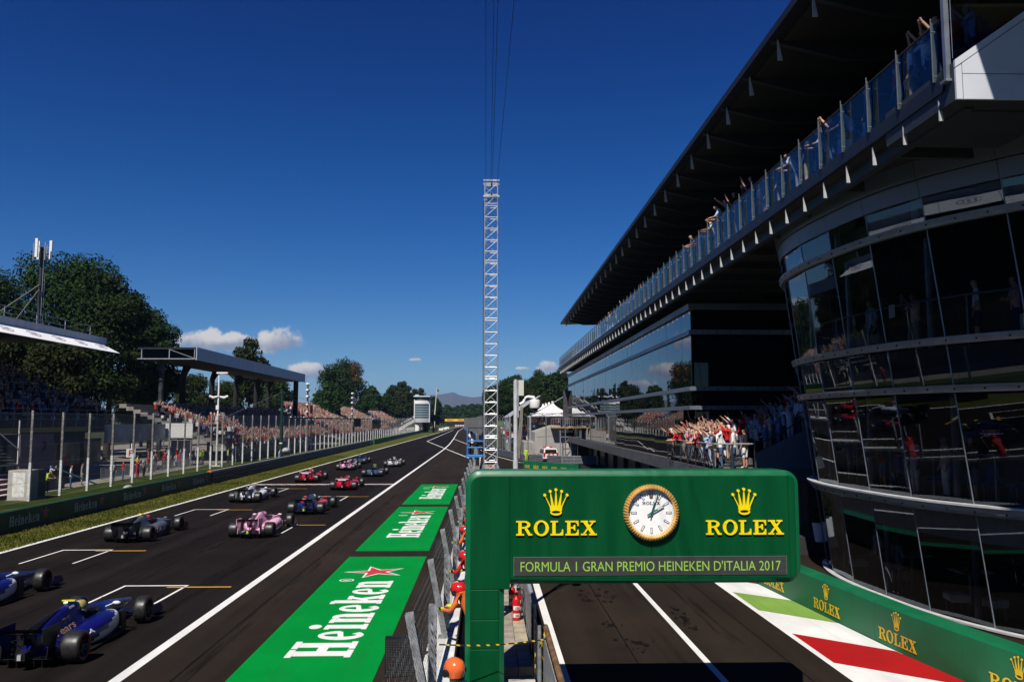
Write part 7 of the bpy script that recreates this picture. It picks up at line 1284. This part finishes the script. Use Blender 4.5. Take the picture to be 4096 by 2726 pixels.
# marshals at the pit wall
M_HELR = mat('red helmet shell', (.55, .012, .014), .15, var=.03, coat=.8); M_HELO = mat('orange helmet shell', (.75, .14, .03), .2, var=.03, coat=.6); M_GLOV = mat('lime glove', (.5, .6, .03), .7)
def marshal(label, p, rz, hm, ps='lean', sh='orange', s=1., gloves=True):
    o = person(ps, p, rz, sh, sh, 'dark', 1, label, 'marshals behind the pit wall', s, False, True); z = {'lean': (.355, 1.42), 'stand': (.02, 1.665), 'phone': (.06, 1.655)}[ps]
    g = MB(); g.loft([[(r_*math.cos(2*PI*j/16), z[0] + r_*1.15*math.sin(2*PI*j/16), z[1]+dz) for j in range(16)] for r_, dz in ((.115, -.09), (.135, -.02), (.138, .04), (.11, .11), (.05, .145), (.015, .15))]); h = g.obj('helmet', hm, o, 60)
    g = MB(); g.loft([[(r_*math.cos(R(a)), z[0] + r_*1.15*math.sin(R(a)), z[1]+dz) for a in range(30, 151, 12)] for r_, dz in ((.137, -.02), (.141, .03))], 0, False); g.obj('visor', MATS['dark visor'], h, 60)
    for s_ in (-1, 1): g = MB(); g.disc((s_*.145, z[0], z[1]-.03), .05, (1, 0, 0), 12, 0, .05); g.obj('ear_cup', M_BLK, h, 40)
    if gloves and ps == 'lean':
        for s_ in (-1, 1): g = MB(); g.ball((s_*.15, .62, 1.085), (.05, .09, .04), 10, 6); g.obj('glove', M_GLOV, o, 60)
    return o
marshal('marshal in orange overalls and red helmet leaning on the pit wall by the gantry column', (-.17, 15.35, .76), R(62), M_HELR); marshal('second marshal in red helmet half hidden behind the gantry column', (-.22, 19.8, .62), R(50), M_HELR, 'lean', 'red'); marshal('marshal with orange helmet and ear cups at the bottom edge by the pit wall', (-.40, 11.6, .25), R(40), M_HELO, 'stand', 'white', 1., False)
for i, y in enumerate((24.5, 29.5)): marshal(f'marshal in red helmet farther along the pit wall, {ordw(i)} beyond the gantry', (-.3, y, .62), R(60), M_HELR, 'lean', ('orange', 'red')[i])
person('stand', (.28, 20.4, .6), R(-20), 'black', 'navy', 'dark', 1, 'person in dark clothes beside the fire extinguishers on the walkway', None); person('stand', (5.0, 104.6, 0), R(200), 'lime', 'lime', 'dark', 1, 'marshal in lime yellow suit standing before the concrete building', None, 1.02, False, True)
person('phone', (-1.0, 60.1, 2.74), R(10), 'white', 'black', 'red', 1, 'camera operator in white shirt and red cap on the blue platform'); person('lean', (-.35, 60.2, 2.74), R(-20), 'white', 'navy', 'dark', 0, 'second person in white shirt on the right of the blue platform'); person('stand', (.05, 45, .6), R(0), 'white', 'navy', 'dark', 1, 'person in white shirt at the foot of the lattice mast'); person('stand', (.35, 55, .6), R(20), 'red', 'navy', 'red', 1, 'person in red shirt seen through the lattice mast foot')
# spectators and staff behind the left fence
crowd_line([(-34.2+random.gauss(0, .4), 86+i*.95+random.gauss(0, .2), 0) for i in range(20)], 'behind the steel crowd barriers', 'spectators behind the crowd barriers', ['reach', 'phone', 'stand', 'wave', 'fold'], R(-70), .4, ['navy', 'black', 'red', 'blue', 'white', 'sky', 'lime'])
crowd_line([(-35.4+random.gauss(0, .3), 88+i*1.0, .35) for i in range(15)], 'in the back row behind the crowd barriers', 'spectators behind the crowd barriers', ['reach', 'phone', 'wave'], R(-70), .4, ['red', 'black', 'red', 'white', 'navy'])
for i, (x, y, ps, sh, tr_, hr_, wh) in enumerate(((-31.2, 71.8, 'stand', 'white', 'jeans', 'red', 'with a red cap left of the white F sign'), (-31.0, 73.3, 'stand', 'red', 'jeans', 'red', 'just left of the white F sign'), (-31.0, 76.3, 'phone', 'red', 'red', 'red', 'in red overalls near the white F sign'), (-31.2, 78.2, 'stand', 'sky', 'black', 'dark', 'right of the white F sign'), (-31.6, 65.5, 'stand', 'white', 'jeans', 'red', 'near the grey tarpaulin heap'), (-32.2, 68.5, 'stand', 'grey', 'khaki', 'brown', 'right of the grey tarpaulin heap'), (-33.6, 66.4, 'phone', 'white', 'black', 'brown', 'photographing behind the tarpaulin heap'), (-31.2, 61.2, 'lean', 'lime', 'black', 'dark', 'beside the blue pipe'), (-34.8, 64.0, 'stand', 'white', 'navy', 'dark', 'behind the picture board'), (-35.5, 56.2, 'reach', 'navy', 'black', 'brown', 'at the far left near the maroon bleacher'), (-35.6, 57.6, 'phone', 'black', 'navy', 'brown', 'on the maroon bleacher'), (-34.9, 60.4, 'sit', 'blue', 'navy', 'dark', 'sitting beside the maroon bleacher'))): person(ps, (x, y, .05 if y > 58 else .9), R(-90+random.uniform(-40, 40)), sh, tr_, hr_, 1, f'person in {sh} top {wh}', 'people behind the fence')
for i, (x, y, z) in enumerate(((-36.4, 59.4, 4.0), (-35.6, 60.2, 3.6), (-35.2, 54.6, 4.6), (-34.6, 85, 0), (-31.6, 104.5, 0), (-31.6, 109.5, 0))): person(('reach', 'phone', 'stand', 'stand', 'stand', 'fold')[i], (x, y, z), R(-60), 'lime', 'black', 'dark', 1, f'steward in lime vest {("high on the scaffold stair", "lower on the scaffold stair", "at the top left of the stair", "left of the crowd barriers", "below the roofed stand stairs", "right of the roofed stand stairs")[i]}', 'stewards in lime vests', 1.)
person('stand', (-24.6, 101.5, 0), R(-90), 'sky', 'blue', 'dark', 1, 'camera operator in pale blue shirt behind the crash rail'); cv = thing('covered_camera', 'television camera under a grey rain cover behind the crash rail', 'camera', (-24.4, 104, 0)); g = MB(); g.ball((0, 0, 1.5), (.5, .8, .38), 12, 8); g.obj('rain_cover', mat('grey rain cover', (.35, .36, .37), .5, var=.3, bump=.4), cv, 40); g = MB(); [g.bar((0, 0, 1.2), (.5*math.cos(a), .5*math.sin(a), 0), .06) for a in (0, 2.1, 4.2)]; g.obj('tripod', M_BLK, cv); g = MB(); g.box(-.3, .35, -.5, .5, .8, 1.2); g.obj('pedestal', M_BLK, cv)
# tent guests
crowd('crowd_under_tent', 'red and white crowd standing under the white tent', [(random.uniform(6.7, 13.2), random.uniform(122.4, 131), 3.7+random.random()*.5) for _ in range(70)], 1, .35)
g = MB(); g.box(6.5, 13.4, 122.1, 134, 3.4, 3.72); g.obj('tent_floor', M_DARK, tn)
crowd('crowd_by_exit_fence', 'spectators along the pit exit fence', [(random.uniform(3.2, 8.5), random.uniform(128, 185), 1.2+random.random()*1.4) for _ in range(90)], 1, .4)
# ================================================================ air between here and the mountain
g = MB(); g.box(-4600, 4600, -400, 10500, -1.2, 330); hz = g.obj('haze', None); hz.data.materials.clear()
m = bpy.data.materials.new('haze air'); m.use_nodes = True; t = NT(m.node_tree); t.t.nodes.clear(); pv = t.n('ShaderNodeVolumePrincipled'); pv.inputs['Color'].default_value = (.36, .56, 1.0, 1); pv.inputs['Density'].default_value = .000062; pv.inputs['Anisotropy'].default_value = 0.
mo = t.n('ShaderNodeOutputMaterial'); t.l(pv.outputs[0], mo.inputs['Volume']); hz.data.materials.append(m); stuff(hz, 'thin pale blue air haze over the whole circuit', 'haze')
SC.cycles.volume_bounces = 0
